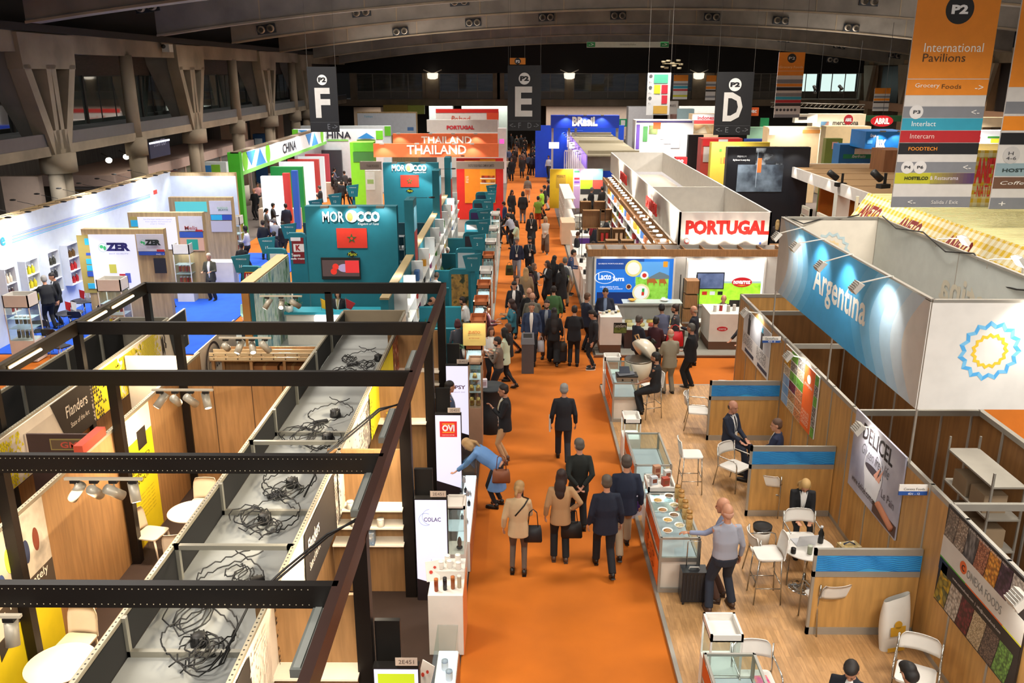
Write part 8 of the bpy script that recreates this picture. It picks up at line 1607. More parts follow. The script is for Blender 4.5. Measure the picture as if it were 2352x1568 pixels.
for k,q in enumerate(((1548,172,1578,228),(1623,173,1642,230),(2010,202,2040,255))):banner(('orange and striped small banner right of the grey directory panel','orange and white narrow banner beside the D banner','orange and white framed double sign at the right gallery')[k],*q,82 if k<2 else 75,WT,[(0,.25,OR),(.34,.42,GY_),(.45,.55,'2f96b0' if k==0 else OR),(.58,.65,'b02026' if k==0 else '2a2624'),(.82,.9,'b9b52a' if k==0 else GY_)])
r=thing('exit_bar','long white hanging exit bar with green running-figure ends','sign',gy(1442,108,55));a,d=gy(1348,96,55),gy(1536,109,55);sb('bar_body','','',(a.x,d.x,55,55.12,d.z,a.z),c('c9d0c4',.5),par=r)
for x0,x1 in((1348,1367),(1517,1536)):sb('green_end','','',(gy(x0,100,55).x,gy(x1,100,55).x,54.97,55,d.z+.03,a.z-.03),c('1f8a4a',.5),par=r);txt(FY(54.96),'->',gy(x0+4,100,55).x,d.z+.1,.3,.14,'f0f4f0',r)
txt(FY(54.99),'Exit from the Pavilion',gy(1424,100,55).x,d.z+.12,.95,.1,'6a7068',r);hang(r,a.x,d.x,55,a.z)
r=thing('navy_sign','navy blue lit fabric sign hanging from the gallery edge','sign',gx(365,355,-16.9));F=FXp(-16.9);u0,v0=F.px(343,360);u1=F.px(387,335)[0];v1=F.px(343,328)[1];g=MB();g.rect(F,u0,v0-.1,u1,v1,c('2a2c48',.6),0,.06);g.build('fabric',r,w=True);g=MB();g.rect(F,u0,v1-.06,u1,v1+.02,c('e8ecff',.5,emit=1.5),.06,.09);g.build('light_bar',r,w=True);txt(F,'LA BUNA TIENDA',u0+.5,v0+.4,(u1-u0)*.6,.3,'9a9cb8',r,d=.07)
r=thing('lamp_cluster','cluster of pale ring lamps hanging under the roof','lamp',gy(1543,150,60));g=MB()
for k in range(9):a=k*2*PI/9;g.lathe([(.13,0),(.16,.1),(.1,.12)],c('b5a88a',.5),(.6*math.cos(a),.35*math.sin(a),.25*math.sin(2*a)),10)
g.tube([(.6*math.cos(k*PI/8),.35*math.sin(k*PI/8),.1)for k in range(17)],.03,'a89a7a',5);g.cyl((0,0,.1),(0,0,3.2),.01,BLK,5);g.build('ring_of_lamps',r)
r=thing('projector','small white projector fixed to the left gallery beam','projector',gx(382,112,-16.85));g=MB();g.box(-.1,.25,-.3,.2,-.15,.2,c('c9c4b8',.5));g.build('housing',r);g=MB();g.cyl((0,-.4,.1),(0,-.3,.1),.1,BLK,10);g.cyl((-.1,0,.1),(-.35,0,.3),.03,BLK,6);g.build('lens_and_arm',r)
for k,(px,py,y)in enumerate(((1930,428,34),(2028,432,29.5),(2048,375,40),(1790,235,68),(1870,215,70),(1930,214,70))):
 p=gy(px,py,y);r=thing('moving_light','black stage spotlight on a truss or roof line, %s of six on the right'%('first','second','third','fourth','fifth','sixth')[k],'lamp',p,.4*k,'black stage spotlights');g=MB();g.box(-.2,.2,-.12,.12,0,.14,BLK);g.build('base',r);g=MB();g.cyl((-.15,0,.3),(-.5 if k<3 else.2,0,.55),.12,BLK,10);g.cyl((.05,0,.1),(.05,0,.5),.05,BLK,8);g.build('lamp_head',r)
tr_=thing('truss','grey lighting truss above the cream pavilions at the right','truss',gy(1900,250,68));g=MB();a,d=gy(1770,246,68),gy(1985,252,68)
for z in(0,.35):g.tube([a+Vector((0,0,z)),d+Vector((0,0,z))],.04,c('8a8478',.4,.5),6)
for k in range(20):t=k/20;g.tube([a.lerp(d,t),a.lerp(d,t+.05)+Vector((0,0,.35))],.025,c('8a8478',.4,.5),4)
for t in(.1,.5,.9):q=a.lerp(d,t);g.cyl(q,(q.x,q.y,10.2),.015,BLK,5)
g.build('truss_tubes',tr_,w=True)
# ================================================================ people in the photo, by where their heads stand
def P(px,py,h,rz,label,top,legs='trousers 1b1c22',hair='short 2b1f19',**k):
 return person(px,py,h,rz,label,tuple(top.split()),tuple(legs.split()),hair=tuple(hair.split()),**k)
DK='jacket 15171e';NV='jacket 1a2236'
# near aisle
r=P(1296,880,1.78,0,'person in a dark suit walking alone up the aisle with white papers','jacket 181a20',hair='short 8a8680',stance='walk',arms=('down','down'),turn=-5)
q=r[1][0];box_('papers','white folded papers held by the lone walking person in a dark suit','papers',q.x-.02,q.y,q.z-.1,.03,.24,.3,'cfccc4')
P(1330,1006,1.78,4,'grey-haired person in a dark green jacket with hands clasped behind the back','jacket 171c18','trousers 16171a','short 5a524a',arms=('back','back'),turn=25,skin='c08a70')
P(1440,1044,1.84,0,'tall person in a navy blazer and beige trousers walking away',NV,'trousers a08c70','short 4a4038',stance='walk',phase=-1,fat=1.1)
P(1394,1090,1.76,5,'stocky person in navy blue with black trousers walking away beside the tan blazer','jacket 121a2c','trousers 111216','short 54483c',fat=1.14,stance='walk')
r=P(1290,1077,1.70,0,'person in a tan blazer with long dark hair and one hand on the hip','jacket b08a60','trousers 121214','long 2a1812',arms=('down','hip'),shoe='4a3a30',turn=-15)
hand_bag(r[1][1]+Vector((.05,-.02,.05)),'dark handbag hanging beside the tan blazer','1c1714',.36,.28,.14,.25)
r=P(1193,1105,1.68,-2,'person in a cream beige jacket with blond tied hair looking at a phone','jacket c9ac84','slim 5a4a3e','bun b08a58',arms=('down','phone'),turn=-20,nod=20,strap='1a1614')
hand_bag(r[0].location+Vector((.24,.0,1.2)),'black shoulder bag on the cream beige jacket','17171a',.3,.28,.12,.3)
q=r[1][1];box_('phone','dark phone held by the person in the cream beige jacket','phone',q.x,q.y,q.z,.075,.012,.14,'15151a')
r=P(1072,944,1.68,75,'person in a light blue coat bending over the lit glass counter','longcoat 5f86b8','slim 121216','pony a8865a',lean=58,arms=('low','low'),at=(-.38,15.1),nod=20)
hand_bag(Vector((-.3,14.75,1.25)),'brown leather shoulder bag on the light blue coat','7a4426',.34,.26,.12,.3)
P(1156,882,1.78,95,'person in a black jacket and beige chinos raising a hand, facing the counters','jacket 14151a','slim b59068','short 231a15',arms=('phone','down'),shirt='d8d4cc',shoe='5a4034',badge='c9b88a')
P(1033,874,1.8,-75,'dark-haired person in a denim shirt behind the TIPSY and OVI pylons','shirt 44546e','trousers 1c1c22','short 1c1410',shirt='e8e6e0',turn=10)
P(1142,773,1.70,80,'bearded person in a grey-brown shirt by the black cocktail table','shirt 6a5c50',hair='short 1f1814',arms=('phone','bend'),beard='2a1f18',nod=10)
P(1158,752,1.66,70,'person in a pale mint blouse with long black hair leaning at the vitrine','tunic c4d4b8','slim 121216','long 100d0c',arms=('bend','bend'),stance='walk')
P(1128,750,1.63,-160,'person in a white blouse with a brown bob behind the paper bag','shirt e6e2dc',hair='bob 4a2c1c',arms=('bend','bend'),shirt='f0ece4')
P(1166,742,1.60,90,'shorter person in dark clothes with brown fringe behind the mint blouse','jacket 1c1c20',hair='bob 4a3020',arms=('down','bend'))
P(1118,694,1.72,-80,'bald person in a maroon top and dark vest with glasses at the aisle vitrines','sweater 4a1820',hair='bald 2a2422',skin='7a5440',glasses=True,arms=('bend','bend'),badge='d8d4d0')
P(1051,732,1.62,15,'person in a grey dress with maroon dyed hair, seen from behind','dress 4a4c54','slim 2a2a30','bob 4a1c20',arms=('down','down'))
P(1074,738,1.60,-60,'person with a black ponytail and red scarf behind the yellow paper bag','jacket 1a1518',hair='pony 15110f',shirt='a8202a')
P(1104,752,1.55,30,'person in a pink knit hat behind the yellow paper bag','jacket d8c8c4',hair='cap d88a94')
P(1062,681,1.76,75,'person in a white shirt with dark beard sitting in the near teal booth','shirt e0deda','trousers 5f5a4e','short 1f1713',stance='sit',arms=('lap','lap'),beard='2a1f18',lean=12)
P(992,684,1.74,-60,'person in a dark jumper bending forward at the frame corner, seated','sweater 16181e','trousers 3a3a3a','bald 2a221e',stance='sit',arms=('lap','lap'),lean=30,nod=25)
P(1003,627,1.72,-20,'person in a white shirt sitting with head down in the second teal booth','shirt dcdedc',hair='short 5a4a3e',stance='sit',arms=('table','table'),nod=30,lean=14)
P(1028,568,1.68,180,'white-haired person in a bright red top sitting in a teal booth','sweater c4203a',hair='short e0d8d0',stance='sit',arms=('table','lap'))
# central crowd
P(1181,646,1.76,172,'young person in a black suit over an open white shirt walking toward us',DK,hair='full 120e0c',shirt='dcd8d2',stance='walk',nod=18)
P(1187,633,1.68,-160,'person with long brown hair and black blazer behind the young black suit',DK,hair='long 3a2418',arms=('bend','face'),shirt='e4e0da')
r=P(1174,687,1.68,110,'person with long curly brown hair in a teal top reading a booklet','tunic 2f6f7e','slim 15151a','curly 35201a',arms=('phone','bend'),stance='walk')
q=r[1][0];box_('booklet','open printed booklet held by the person in the teal top','booklet',q.x,q.y,q.z,.22,.16,.02,'b08a60')
P(1223,672,1.8,178,'bald bearded person in a grey tweed blazer and glasses','jacket 6a6658','trousers 2a2a2e','bald 6a625a',glasses=True,fat=1.1,beard='8a8278')
P(1216,661,1.78,-170,'bald person in black right behind the grey tweed blazer','jacket 141416',hair='bald 4a443e',glasses=True,fat=1.05)
r=P(1221,694,1.78,176,'person in a blue blazer over an open white shirt in the middle of the aisle','jacket 2a3854','trousers 14151a','short 5a4a3e',shirt='ded8d0',stance='walk',fat=1.05)
hand_bag(r[1][0]+Vector((0,-.05,0)),'pale grey shopping bag held by the person in the blue blazer','b5b4b8',.2,.34,.1,.12)
P(1256,688,1.77,170,'person in a navy blazer, striped shirt and brown trousers','jacket 1f2c48','trousers 5a3a24','short 1c1614',shirt='8a9098',beard='3a2c24')
r=P(1272,656,1.74,0,'person in a green sweater pulling a trolley case, seen from behind','sweater 3f6238','trousers 1a1a1e','short 241a16',fat=1.08)
r=P(1273,706,1.66,0,'person in black wide trousers with very long dark hair seen from behind','jacket 131214','wide 111113','verylong 1c1412',stance='walk')
hand_bag(r[1][1],'small patterned bag beside the person in wide black trousers','3a342c',.2,.3,.1,.1)
P(1320,701,1.76,-5,'broad person in a black suit seen from behind, elbows out','jacket 121318','trousers 0f1013','short 241c18',arms=('bend','bend'),fat=1.12,glasses=True)
P(1350,672,1.78,-60,'person in a navy suit and white collar facing the novarroz side','jacket 171e30','trousers 14161c','short 5a3e2a',shirt='d8d4ce',arms=('clasp','bend'))
P(1361,712,1.72,95,'young person all in black with white-soled sneakers looking down','sweater 15151a','slim 101012','full 100e0d',nod=22,shoe='sneak',skin='b58468')
P(1391,662,1.84,175,'heavy person in a navy suit and blue shirt standing by the pedestal counter','jacket 1a2134','trousers 14161e','short 1c1512',shirt='6a7a96',fat=1.2,nod=22)
P(1208,614,1.68,0,'person in a beige coat with blond hair seen from behind','coat 8f7a5c','trousers 1a1a1c','long a8885c')
P(1227,604,1.66,-120,'person in a black jacket with grey-brown hair facing right','coat 1e1a1c','slim 151417','bob 6a4e3c',arms=('clasp','clasp'))
P(1215,610,1.66,60,'person in a dark maroon cardigan with a hair tie','coat 3a1820','slim 141416','pony 1c1412')
r=P(1257,598,1.68,120,'person in a black suit and glasses holding white papers, facing left','coat 17171b',hair='long 2c1d17',glasses=True,shirt='dcdcd8',arms=('phone','bend'))
q=r[1][1];box_('papers','white papers held by the person in a black suit and glasses','papers',q.x,q.y,q.z-.1,.2,.02,.28,'d8d4d8')
P(1274,586,1.70,-30,'person with very long black hair in black, facing away',DK,hair='verylong 100d0d')
P(1289,604,1.74,40,'person in a long black coat beside the backpack','coat 121216','trousers 101013','long 120f0f')
r=P(1298,590,1.76,0,'grey-haired person in a white shirt with a grey backpack','shirt d8d8d4','trousers 7a6248','short 6a665e',shoe='1c1a18')
o=thing('backpack','grey and yellow backpack on the person in a white shirt','backpack',r[0].location+Vector((0,-.2,.98)));g=MB();g.ell((0,0,.24),(.16,.1,.25),c('3a3d42',.7),14,10);g.build('pack_body',o);g=MB();g.ell((0,-.07,.14),(.12,.06,.11),c('7a8a2a',.7));g.build('front_pocket',o)
P(1318,573,1.75,-95,'person in a denim blue shirt and beige trousers leaning on the aisle counter','shirt 34486e','trousers b09a78','short 18120f',arms=('bend','bend'),lean=12,shoe='sneak')
r=P(1187,545,1.8,178,'person in a navy jumper with lanyard, carrying a green bag','sweater 17203a','trousers 8a8a92','short 6a625a',badge='d8dcc0',stance='walk')
hand_bag(r[1][1]+Vector((-.02,-.03,0)),'olive green tote bag with dark print carried by the person in the navy jumper','4a5228',.3,.4,.1,.12,band='1c2014')
P(1217,543,1.8,-176,'bearded person in a black jumper with lanyard','sweater 14161e','trousers 15171c','short 17120f',badge='e0e0d8',beard='1c1512',arms=('phone','down'),stance='walk')
P(1221,488,1.72,175,'person in a flowing black jacket with long dark hair and lanyard walking','coat 141214','wide 121214','long 2a1a14',badge='d8d4cc',stance='walk')
P(1253,497,1.70,178,'person in a white sweater and brown trousers with long blond hair','tunic c9bcae','wide 5a483c','long a8906a',arms=('clasp','clasp'),stance='walk',shoe='sneak')
P(1236,450,1.72,0,'worker in a black and lime safety vest and rust trousers','vest 6f8a2a','trousers 9a3a1a','short 15110f',arms=('down','down'),skin='b58468')
P(1243,432,1.74,60,'second worker in a lime vest half behind the first','vest a8d83a','trousers 3a2a24','bald 4a4440',skin='a8755a')
P(1250,425,1.78,90,'person in a dark grey jacket beside the workers in vests','jacket 2c2a2a','slim 101012','short 1c1613',arms=('down','bend'))
P(1259,413,1.80,90,'person in a navy jacket and white trousers behind the dark grey jacket','jacket 1c2438','trousers c4bfb8','short 18130f')
P(1201,439,1.74,2,'person in a black hooded jacket with back print, seen from behind','jacket 141518','trousers 5a5c62','bob 1c1614',fat=1.1,skin='b58468')
P(1176,436,1.72,-150,'person in a black padded coat with long hair, standing in the aisle','coat 17171a','slim 131316','long 201612')
P(1166,490,1.74,50,'person in a light grey shirt leaning over the wooden counter','shirt a3a5b2','trousers 1c1a1c','short 17120f',lean=28,arms=('table','table'),fat=1.1)
P(1142,491,1.64,-100,'person wearing a white cap behind the aisle counter','shirt c8bcb0',hair='cap e8e6e0',skin='b07f62')
P(1185,506,1.66,100,'person in a light green cardigan with arms crossed','sweater b8c4a4','trousers 2c3444','long 2a1c17',arms=('cross','cross'))
P(1171,476,1.76,20,'person in black behind the light grey shirt','jacket 141416','trousers 3c4252','short 15110f')
P(1157,463,1.70,100,'person in a navy jumper looking down at the counter','sweater 1c2c52','trousers 15171c','short 2a1c16',nod=25)
P(1145,478,1.72,-120,'person in a black shirt behind the vitrines','shirt 17171a',hair='short 2a2420',arms=('bend','bend'))
P(1114,512,1.64,-60,'person in beige with long brown hair behind the fifth teal panel','shirt b8a890',hair='long 2c1c16')
P(1212,404,1.66,0,'person in a grey top and pale trousers with a shoulder bag, far','shirt 7a7468','trousers c9a888','bob 241a17')
r=P(1131,418,1.76,-95,'person in a black suit reaching out over the booth counter by THAILAND','jacket 131417',hair='short 2a1e18',arms=('reach','reach'),lean=10)
# far aisle crowd
for i,(px,py,rz,t,l,hr,lb)in enumerate(((1204,341,0,'jacket 1e1e20','trousers 17171a','short 1c1613','person in a dark jacket walking away before the far grey bin'),(1215,352,-30,'shirt 4a5a72','trousers 17171a','short 3a2820','person in a blue-grey shirt with an olive bag, far aisle'),(1228,350,10,'coat 131316','trousers 131316','short 17120f','person in a long black coat near the lattice counter'),(1168,339,20,'shirt 4e5a78','trousers 1a1c22','short 1c1512','person in a steel blue shirt at the left aisle edge'),(1166,361,170,'shirt b8ab98','trousers 1a1a1c','short 5a4a40','person in a light jacket by the Thai booth corner'),(1175,363,175,'jacket 15151a','trousers 141416','bob 4a3426','person in black with hands joined by the Thai booth corner'),(1187,311,178,'shirt 4a4a44','trousers 151518','short 2a201a','person with a lanyard in dark clothes, deep in the aisle'),(1197,309,178,'jacket 17171a','trousers 131316','short 18130f','person in a black suit and white shirt deep in the aisle'),(1206,315,180,'tunic d8c4a8','slim d0b898','short 2a1c16','person in a cream outfit deep in the aisle'),(1174,306,170,'jacket 1c1c20','trousers 17171a','bob 2a1e1a','person in a black top with cream scarf, far aisle left'),(1229,330,60,'shirt 1f8a5a','trousers 222428','short 17120f','person in a green shirt beside the blue stand'),(1236,342,90,'jacket 3a3632','trousers 4a443c','short 6a4a3a','person in a brown jacket at the lattice counter'),(1247,330,70,'jacket 1a2034','trousers 1c1c20','short 17120f','person in navy before the blue wall'),(1227,340,100,'jacket 1c2024','trousers b59c5a','short 17120f','person in a dark jacket with yellow trousers at the lattice'),(1271,345,20,'jacket 2a3048','trousers 222a42','short 3a2820','person in a navy suit inside the blue stand front'),(1277,343,0,'tunic 5a4c3c','wide 5a4c3c','long 1c1614','person in a brown overall inside the blue stand front'),(1290,336,0,'shirt d8dca0','trousers 1c2a24','short 17120f','person in a pale yellow shirt at the white railing'),(1307,360,-160,'shirt 9aa4c0','trousers 2a2c34','bald 8a8078','person in a light blue shirt sitting behind the peanut wall'),(1260,357,160,'shirt c8ccd4','trousers 2a2a2c','short 3a2a22','person in a white shirt behind the lattice counter'))):
 P(px,py,1.66+.04*(i%4),rz,lb,t,l,hr,stance='walk' if i%3==0 else 'stand')
for i in range(14):P(1166+(i*37)%68,297+(i*5)%9,1.7,170*(i%2),'small dark figure among the far crowd under the E banner',('jacket 17171a','jacket 2a221e','shirt 3a3a44','jacket 3a2a24','shirt 8a6a5a')[i%5],hair=('short 17120f','long 2a1c16')[i%2],at=(-.5+(i*.83)%2.4,68+i*1.6),group='far crowd under the E banner')if True else 0
# Portugal stand and the men before it
P(1520,698,1.78,8,'person in a blue-grey sweater leaning over the cheese case','sweater 4c5066','trousers 22242c','short 14100e',lean=18,arms=('table','table'),fat=1.1,skin='8a6048')
r=P(1551,698,1.76,70,'bearded person in a grey T-shirt carrying a red bag','tee 3e3e42','trousers 17181c','short 2a1a14',arms=('bend','bend'),beard='2a1a14')
hand_bag(r[0].location+Vector((-.05,-.28,1.25)),'bright red shopping bag of the person in the grey T-shirt','c4202a',.48,.42,.12,.2)
P(1508,727,1.68,-30,'person in a maroon sweater before the cheese case','sweater 3c1620','trousers 15151a','short 17120f',arms=('bend','bend'),skin='a8755a')
P(1469,723,1.74,-60,'person in a navy suit and glasses beside the pedestal counter','jacket 151a28','trousers 121420','short 4a443e',glasses=True,arms=('clasp','bend'),skin='a8705a')
P(1594,702,1.76,60,'bald person in a navy jacket near the black box rack','jacket 161a26','trousers 14161e','bald 9a8a78',arms=('bend','down'))
P(1541,755,1.76,10,'bald person in a pale grey suit seen from behind','jacket 8f8672','trousers 857c6a','bald b09a84',arms=('bend','bend'),fat=1.06)
P(1588,742,1.78,55,'grey-haired person in a black suit turned to the pale grey suit','jacket 141519','trousers 101114','short 54504a',arms=('clasp','down'),skin='b07a60',fat=1.05)
P(1506,808,1.78,65,'person in a black polo sitting on the bar stool by the kamado grill','tee 17171a','trousers 16181c','short 1c1613',stance='sit',seat=.82,arms=('lap','lap'),beard='3a2c24',skin='b07f62',floor=.05)
r=P(1663,678,1.74,178,'balding person in a dark blazer working on a laptop before the rice picture','jacket 262622','trousers 22222a','bald 2a221c',stance='sit',arms=('table','table'),nod=30,shirt='d8d4ce',floor=.05)
P(1690,722,1.75,115,'person in dark clothes bending down beside the novarroz counter','jacket 1c1c22','trousers 1a2038','short 17120f',lean=50,arms=('low','low'),at=(6.75,23.6))
for px,py,h,rz,lb,t,l,hr,k in((1344,455,1.74,-100,'person in black sitting at the far white table',DK,'trousers 1c1c20','short 17120f',dict(stance='sit',arms=('face','lap'))),(1360,430,1.8,-60,'grey-haired person in a dark suit standing with hand in pocket','jacket 1c1e24','trousers 1a1c20','short 6a645c',dict(arms=('down','clasp'))),(1383,428,1.74,20,'person in a brown-grey jacket facing the tiles','jacket 2c2624','trousers 2a2422','short 15110f',{}),(1311,423,1.72,-80,'person in black lounging on a shell chair by the yellow wall','sweater 17181c','trousers 1c1c20','short 3a241a',dict(stance='sit',arms=('lap','face'))),(1392,494,1.8,100,'person in a charcoal suit reaching over the table of the women','jacket 1f2026','trousers 1c1c20','short 2a221c',dict(arms=('reach','bend'))),(1363,493,1.64,178,'person with long brown hair facing us at the table','shirt 2a1c1c','trousers 1c1c20','long 5a3424',dict(stance='sit')),(1366,502,1.66,10,'person in red with long hair sitting back to us','sweater a02038','trousers 1c1c20','long 6a3c28',dict(stance='sit')),(1374,510,1.76,-10,'bald person in a navy blazer seen from behind at the meeting table','jacket 171b2a','trousers 17181c','bald a88468',dict(fat=1.1)),(1341,513,1.66,150,'blond person in a white top and black cardigan writing','jacket 1a1a1c','trousers 1c1c20','long b8945c',dict(shirt='dcdcd8',arms=('table','lap'))),(1328,532,1.62,-80,'young person in a dark blazer with brown hair at the aisle counter','jacket 1c1f2a','trousers 1c1c20','short 4a2c1c',dict(nod=20)),(1363,553,1.6,-40,'person with dark brown hair just behind the wooden canopy','jacket 17171a','trousers 1c1c20','bob 2a1a14',{})):P(px,py,h,rz,lb,t,l,hr,**k)
# wooden-floor stand
P(1685,920,1.8,-140,'balding person in navy suit and black tie seated at the brochure table','jacket 1a2234','trousers 161c2c','bald 3a2e28',stance='sit',arms=('lap','lap'),shirt='e0deda',tie='14141a',badge='e0e0dc',floor=.05,skin='b8836a')
P(1785,961,1.78,60,'brown-haired person in a blue suit seated with back to us at the brochure table','jacket 1c2540','trousers 1a2034','short 5a4030',stance='sit',arms=('lap','lap'),shirt='e0deda',floor=.05,turn=20)
P(1851,1104,1.70,172,'blonde person in a black blazer typing on the silver laptop','jacket 141417','slim 121214','long b8945c',stance='sit',arms=('table','table'),nod=38,shirt='e4e0d8',badge='e0e0dc',lean=16,floor=.05)
P(1672,1157,1.80,10,'bald person in a light blue-grey shirt and navy trousers seen from behind','shirt 9a9ca8','trousers 1f2634','bald c09078',stance='wide',fat=1.18,arms=('clasp','down'),shoe='4a3428',floor=.05)
P(1662,1143,1.76,70,'second bald person in a blue shirt half hidden behind the first','shirt 8a94b0','trousers 4a3024','bald 8a6a58',arms=('reach','down'),floor=.05,shoe='3a2a22',fat=1.1)
P(1957,1521,1.76,150,'dark-haired person in a dark suit sitting at the bottom table, farther left','jacket 171a24','trousers 17181c','full 1c1512',stance='sit',arms=('table','table'),nod=35,shirt='dcdad6',floor=.05)
P(2090,1526,1.76,20,'dark-haired person in dark clothes sitting at the right edge of the bottom table','jacket 161a26','trousers 17181c','full 14100e',stance='sit',arms=('table','table'),nod=30,floor=.05)
# left stands
P(775,664,1.68,178,'dark-haired person in black with lanyard at the teal reception','jacket 17151a','trousers 1c1c20','pony 1a1310',badge='e4e4e0',shirt='8a8058')
P(566,676,1.76,-170,'bearded person in a mint shirt sitting below the Alimani poster','shirt 9ccab8','trousers 2a2c30','short 1c1613',stance='sit',arms=('table','table'),beard='241a16',nod=22,fat=1.1)
P(594,681,1.64,160,'person with black hair looking down beside the mint shirt','sweater 1c181c',hair='bob 17120f',stance='sit',nod=35,arms=('table','table'))
P(622,692,1.70,20,'person in a rust red sweater seen from behind at the leaf panel','sweater 6e2412','trousers 2a2422','bob 1f1613',stance='sit',arms=('table','table'))
for px,py,h,rz,lb,t,l,hr,k in((99,632,1.80,50,'grey-haired person in a black hoodie with a turquoise hem pointing at the niche','sweater 141518','trousers 121317','short 8a857e',dict(arms=('reach','down'),fat=1.15)),(118,626,1.78,140,'person in a black suit and tie facing the black hoodie','jacket 14161c','trousers 121317','short 1c1613',dict(shirt='dcdcdc',tie='1c2444',nod=20)),(478,581,1.76,175,'grey-haired person in a dark vest over a white shirt at the orange display','jacket 44443a','trousers 2a2a2c','short b5aca0',dict(shirt='e6e4e0',arms=('bend','bend'))),(511,530,1.76,-60,'person in a white shirt and black trousers talking, nearer the vitrine','shirt dcdce0','trousers 141418','short 6a5a4c',dict(arms=('phone','down'),skin='a8705a')),(562,518,1.80,90,'dark person in a lilac-white shirt and black trousers at the counter','shirt c9c9dc','trousers 131318','short 14100f',dict(skin='5a3c2c',arms=('bend','down'))),(554,556,1.74,0,'person in black seen from behind above the number sixteen plate','sweater 111114','trousers 121216','short 14100f',dict(skin='5a3c2c')),(371,633,1.6,0,'grey-haired head seen just above the black frame corner','shirt 5a5a58','trousers 2a2a2c','short 9a9690',dict(stance='sit'))):P(px,py,h,rz,lb,t,l,hr,**k)
LF=[(582,432,1.76,160,'person in a dark suit before the glowing screen',DK,'bald 3a302a'),(591,419,1.68,-150,'person in a pink shirt behind the pale counter','shirt e0a8a4','bun 2a1c18'),(640,434,1.76,-20,'person in a black suit at the pale counter',DK,'short 17120f'),(674,432,1.66,170,'person in a khaki jacket with lanyard near the counters','jacket 6a5a3c','bob 2a1c16'),(693,424,1.78,-100,'person in a brown jacket striding right before the green portal','jacket 5a4a3c','bald 8a7a6a'),(678,419,1.66,150,'person in a magenta patterned top','shirt 5a1c40','long 17120f'),(703,409,1.74,180,'person in a black suit and green shirt by the lit booths','jacket 15161a','short 17120f'),(733,426,1.74,90,'person in a dark suit beside the yellow bag',DK,'short 3a302a'),(627,466,1.70,-80,'person in a black top checking a phone in the left group','jacket 1c1a1c','short 17120f'),(612,478,1.66,-70,'person in a grey blazer with tied hair, left group','jacket 5a5c64','bun 17120f'),(655,467,1.76,30,'person in a navy suit in the left group','jacket 1a2238','short 17120f'),(664,446,1.68,10,'person in a long navy dress coat by the white pillar','coat 1c2034','long 17120f'),(603,505,1.78,0,'tall person in a dark navy suit seen from behind at the red table','jacket 171b26','short 2a1f18'),(630,500,1.76,0,'grey-haired person in a light shirt seen from behind','shirt a8acb8','short 8a8680'),(648,508,1.72,170,'person in a black blazer holding a phone, facing us','jacket 1c1a1c','short 2a1f18'),(629,531,1.74,-30,'person in a navy suit behind the small wood vitrine','jacket 1f2638','short 17120f'),(768,385,1.74,-60,'person in a light blue shirt leaning at the long tasting counter','shirt 6a7a94','short 17120f'),(764,395,1.72,-70,'person in an apron leaning at the long tasting counter','shirt 1c1a1c','short 17120f'),(775,372,1.7,170,'person in black with short hair behind the tasting counter',DK,'short 17120f'),(783,382,1.7,180,'person in a navy top behind the tasting counter','sweater 1c2034','bob 17120f'),(798,368,1.7,170,'person in a white top in the crowd by the orange fascia','shirt d8d4cc','long 17120f'),(815,360,1.66,180,'person in a black hood by the lime booth','coat 131315','hood 131315'),(828,354,1.66,170,'person in black with raised arm by the lime booth',DK,'bob 17120f'),(790,392,1.7,40,'person in grey in the crowd near the red roll-up','sweater 3a3c40','short 2a1f18'),(803,408,1.72,60,'person in black bending at the far side of the teal stand','jacket 17151a','bob 17120f'),(772,411,1.66,10,'person with long black hair at the tasting counter end','jacket 2a2422','long 120e0d'),(784,414,1.66,0,'person with dark hair in black beside the counter end',DK,'bob 17120f'),(813,397,1.7,190,'person in pink-grey behind the teal end panel','shirt b08a90','short 3a2a22')]
for i,(px,py,h,rz,lb,t,hr)in enumerate(LF):P(px,py,h,rz,lb,t,('trousers 17181c','trousers 22242c','slim 121216')[i%3],hr,stance='walk' if 'striding' in lb else 'stand',arms=(('down','bend'),('bend','bend'),('down','down'),('phone','down'))[i%4])
P(528,352,1.7,180,'person in black sitting on the stairs under the gallery',DK,hair='short 17120f',stance='sit',at=(-17.8,52),floor=.5)
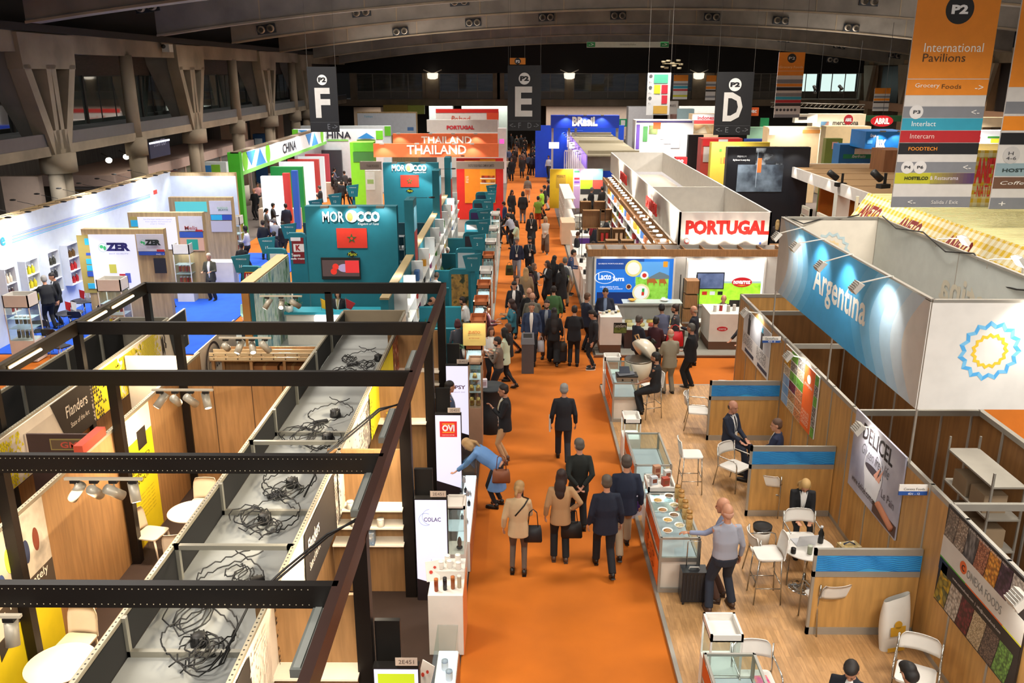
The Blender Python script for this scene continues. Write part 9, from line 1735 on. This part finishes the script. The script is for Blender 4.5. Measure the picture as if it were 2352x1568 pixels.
RT=[(1664,395,1.76,-150,'person in black by the yellow wall, right side',DK,'short 17120f'),(1696,392,1.76,-160,'person in a dark green suit at the white tables, right side','jacket 26302a','short 17120f'),(1714,400,1.78,-150,'cook in a white jacket before the black picture wall','shirt dcd8cc','short 1c1512'),(1730,415,1.74,90,'person in a black suit turned to the bottle picture',DK,'short 17120f'),(1684,412,1.68,30,'person in denim bending at the white tables','shirt 4a6a8a','bob 8a6a3a'),(1768,457,1.76,-60,'person in a black suit beside the second beige gate',DK,'short 14100f'),(1778,470,1.74,0,'person in dark clothes behind the white PORTUGAL box corner','jacket 1c1e22','short 17120f'),(1799,471,1.78,10,'brown-haired person in a dark jacket facing the gates','jacket 22242a','short 4a3c30'),(1796,481,1.74,-10,'grey-haired person in charcoal seen from behind','jacket 2a2a2e','short a8a49c'),(1787,504,1.66,-20,'person with long blonde hair behind the fabric sign corner','jacket 2a2426','long a88a58'),(1819,484,1.7,160,'person with black hair behind the third gate','shirt b8a890','bob 17120f'),(1833,487,1.74,-40,'person in black with short hair by the fourth gate',DK,'short 14100f'),(1914,467,1.76,-165,'grey-haired person in a light blue shirt and dark apron at the high table','shirt b0bcd4','short 8a8680'),(1936,474,1.72,0,'person in a white shirt seen from behind at the high table','shirt dcdcd8','short 3a2a1c'),(1942,466,1.66,90,'red-haired person behind the white shirt','shirt 9aa4b8','bob 6a1c14'),(1492,338,1.76,180,'person in black holding a phone at the white pavilion',DK,'short 2a1f18'),(1541,347,1.7,30,'person in dark clothes near the small red sign',DK,'short 17120f'),(1548,353,1.66,40,'person with curly dark hair near the small red sign','jacket 1c1c20','curly 17120f'),(1560,342,1.76,180,'person in black raising an arm at the white pavilion',DK,'short 5a4a3c'),(1438,312,1.7,180,'person in grey at the edge of the blue stand','shirt 7a7468','short 3a2a22'),(1453,312,1.66,180,'person with long dark hair by the round orange sign',DK,'long 17120f')]
for i,(px,py,h,rz,lb,t,hr)in enumerate(RT):P(px,py,h,rz,lb,t,('trousers 17181c','trousers 22242c')[i%2],hr,arms=(('bend','down'),('bend','bend'),('down','down'))[i%3]if 'raising' not in lb else('up','down'))
# suitcase of the person in green, laptop before the rice picture
q=gz(1296,745,.0);r=thing('trolley_case','dark trolley case with a pale handle behind the green sweater','suitcase',(1.25,23.9,0));g=MB();g.box(-.17,.17,-.11,.11,.05,.52,c('1c1d24',.5));g.build('shell',r);g=MB();g.tube([(-.1,.08,.5),(-.1,.1,1.0),(.1,.1,1.0),(.1,.08,.5)],.01,'c9c6c0',6);g.build('pull_handle',r)
b=MB();b.box(-.17,.17,-.12,.12,0,.02,BLK);b.hexa([(-.17,-.12,0),(.17,-.12,0),(.17,-.1,0),(-.17,-.1,0),(-.17,-.18,.22),(.17,-.18,.22),(.17,-.16,.22),(-.17,-.16,.22)],BLK);one(b,'tablet','black laptop in front of the balding person in the dark blazer','laptop',None,(6.62,25.9,1.15))
finish_people()
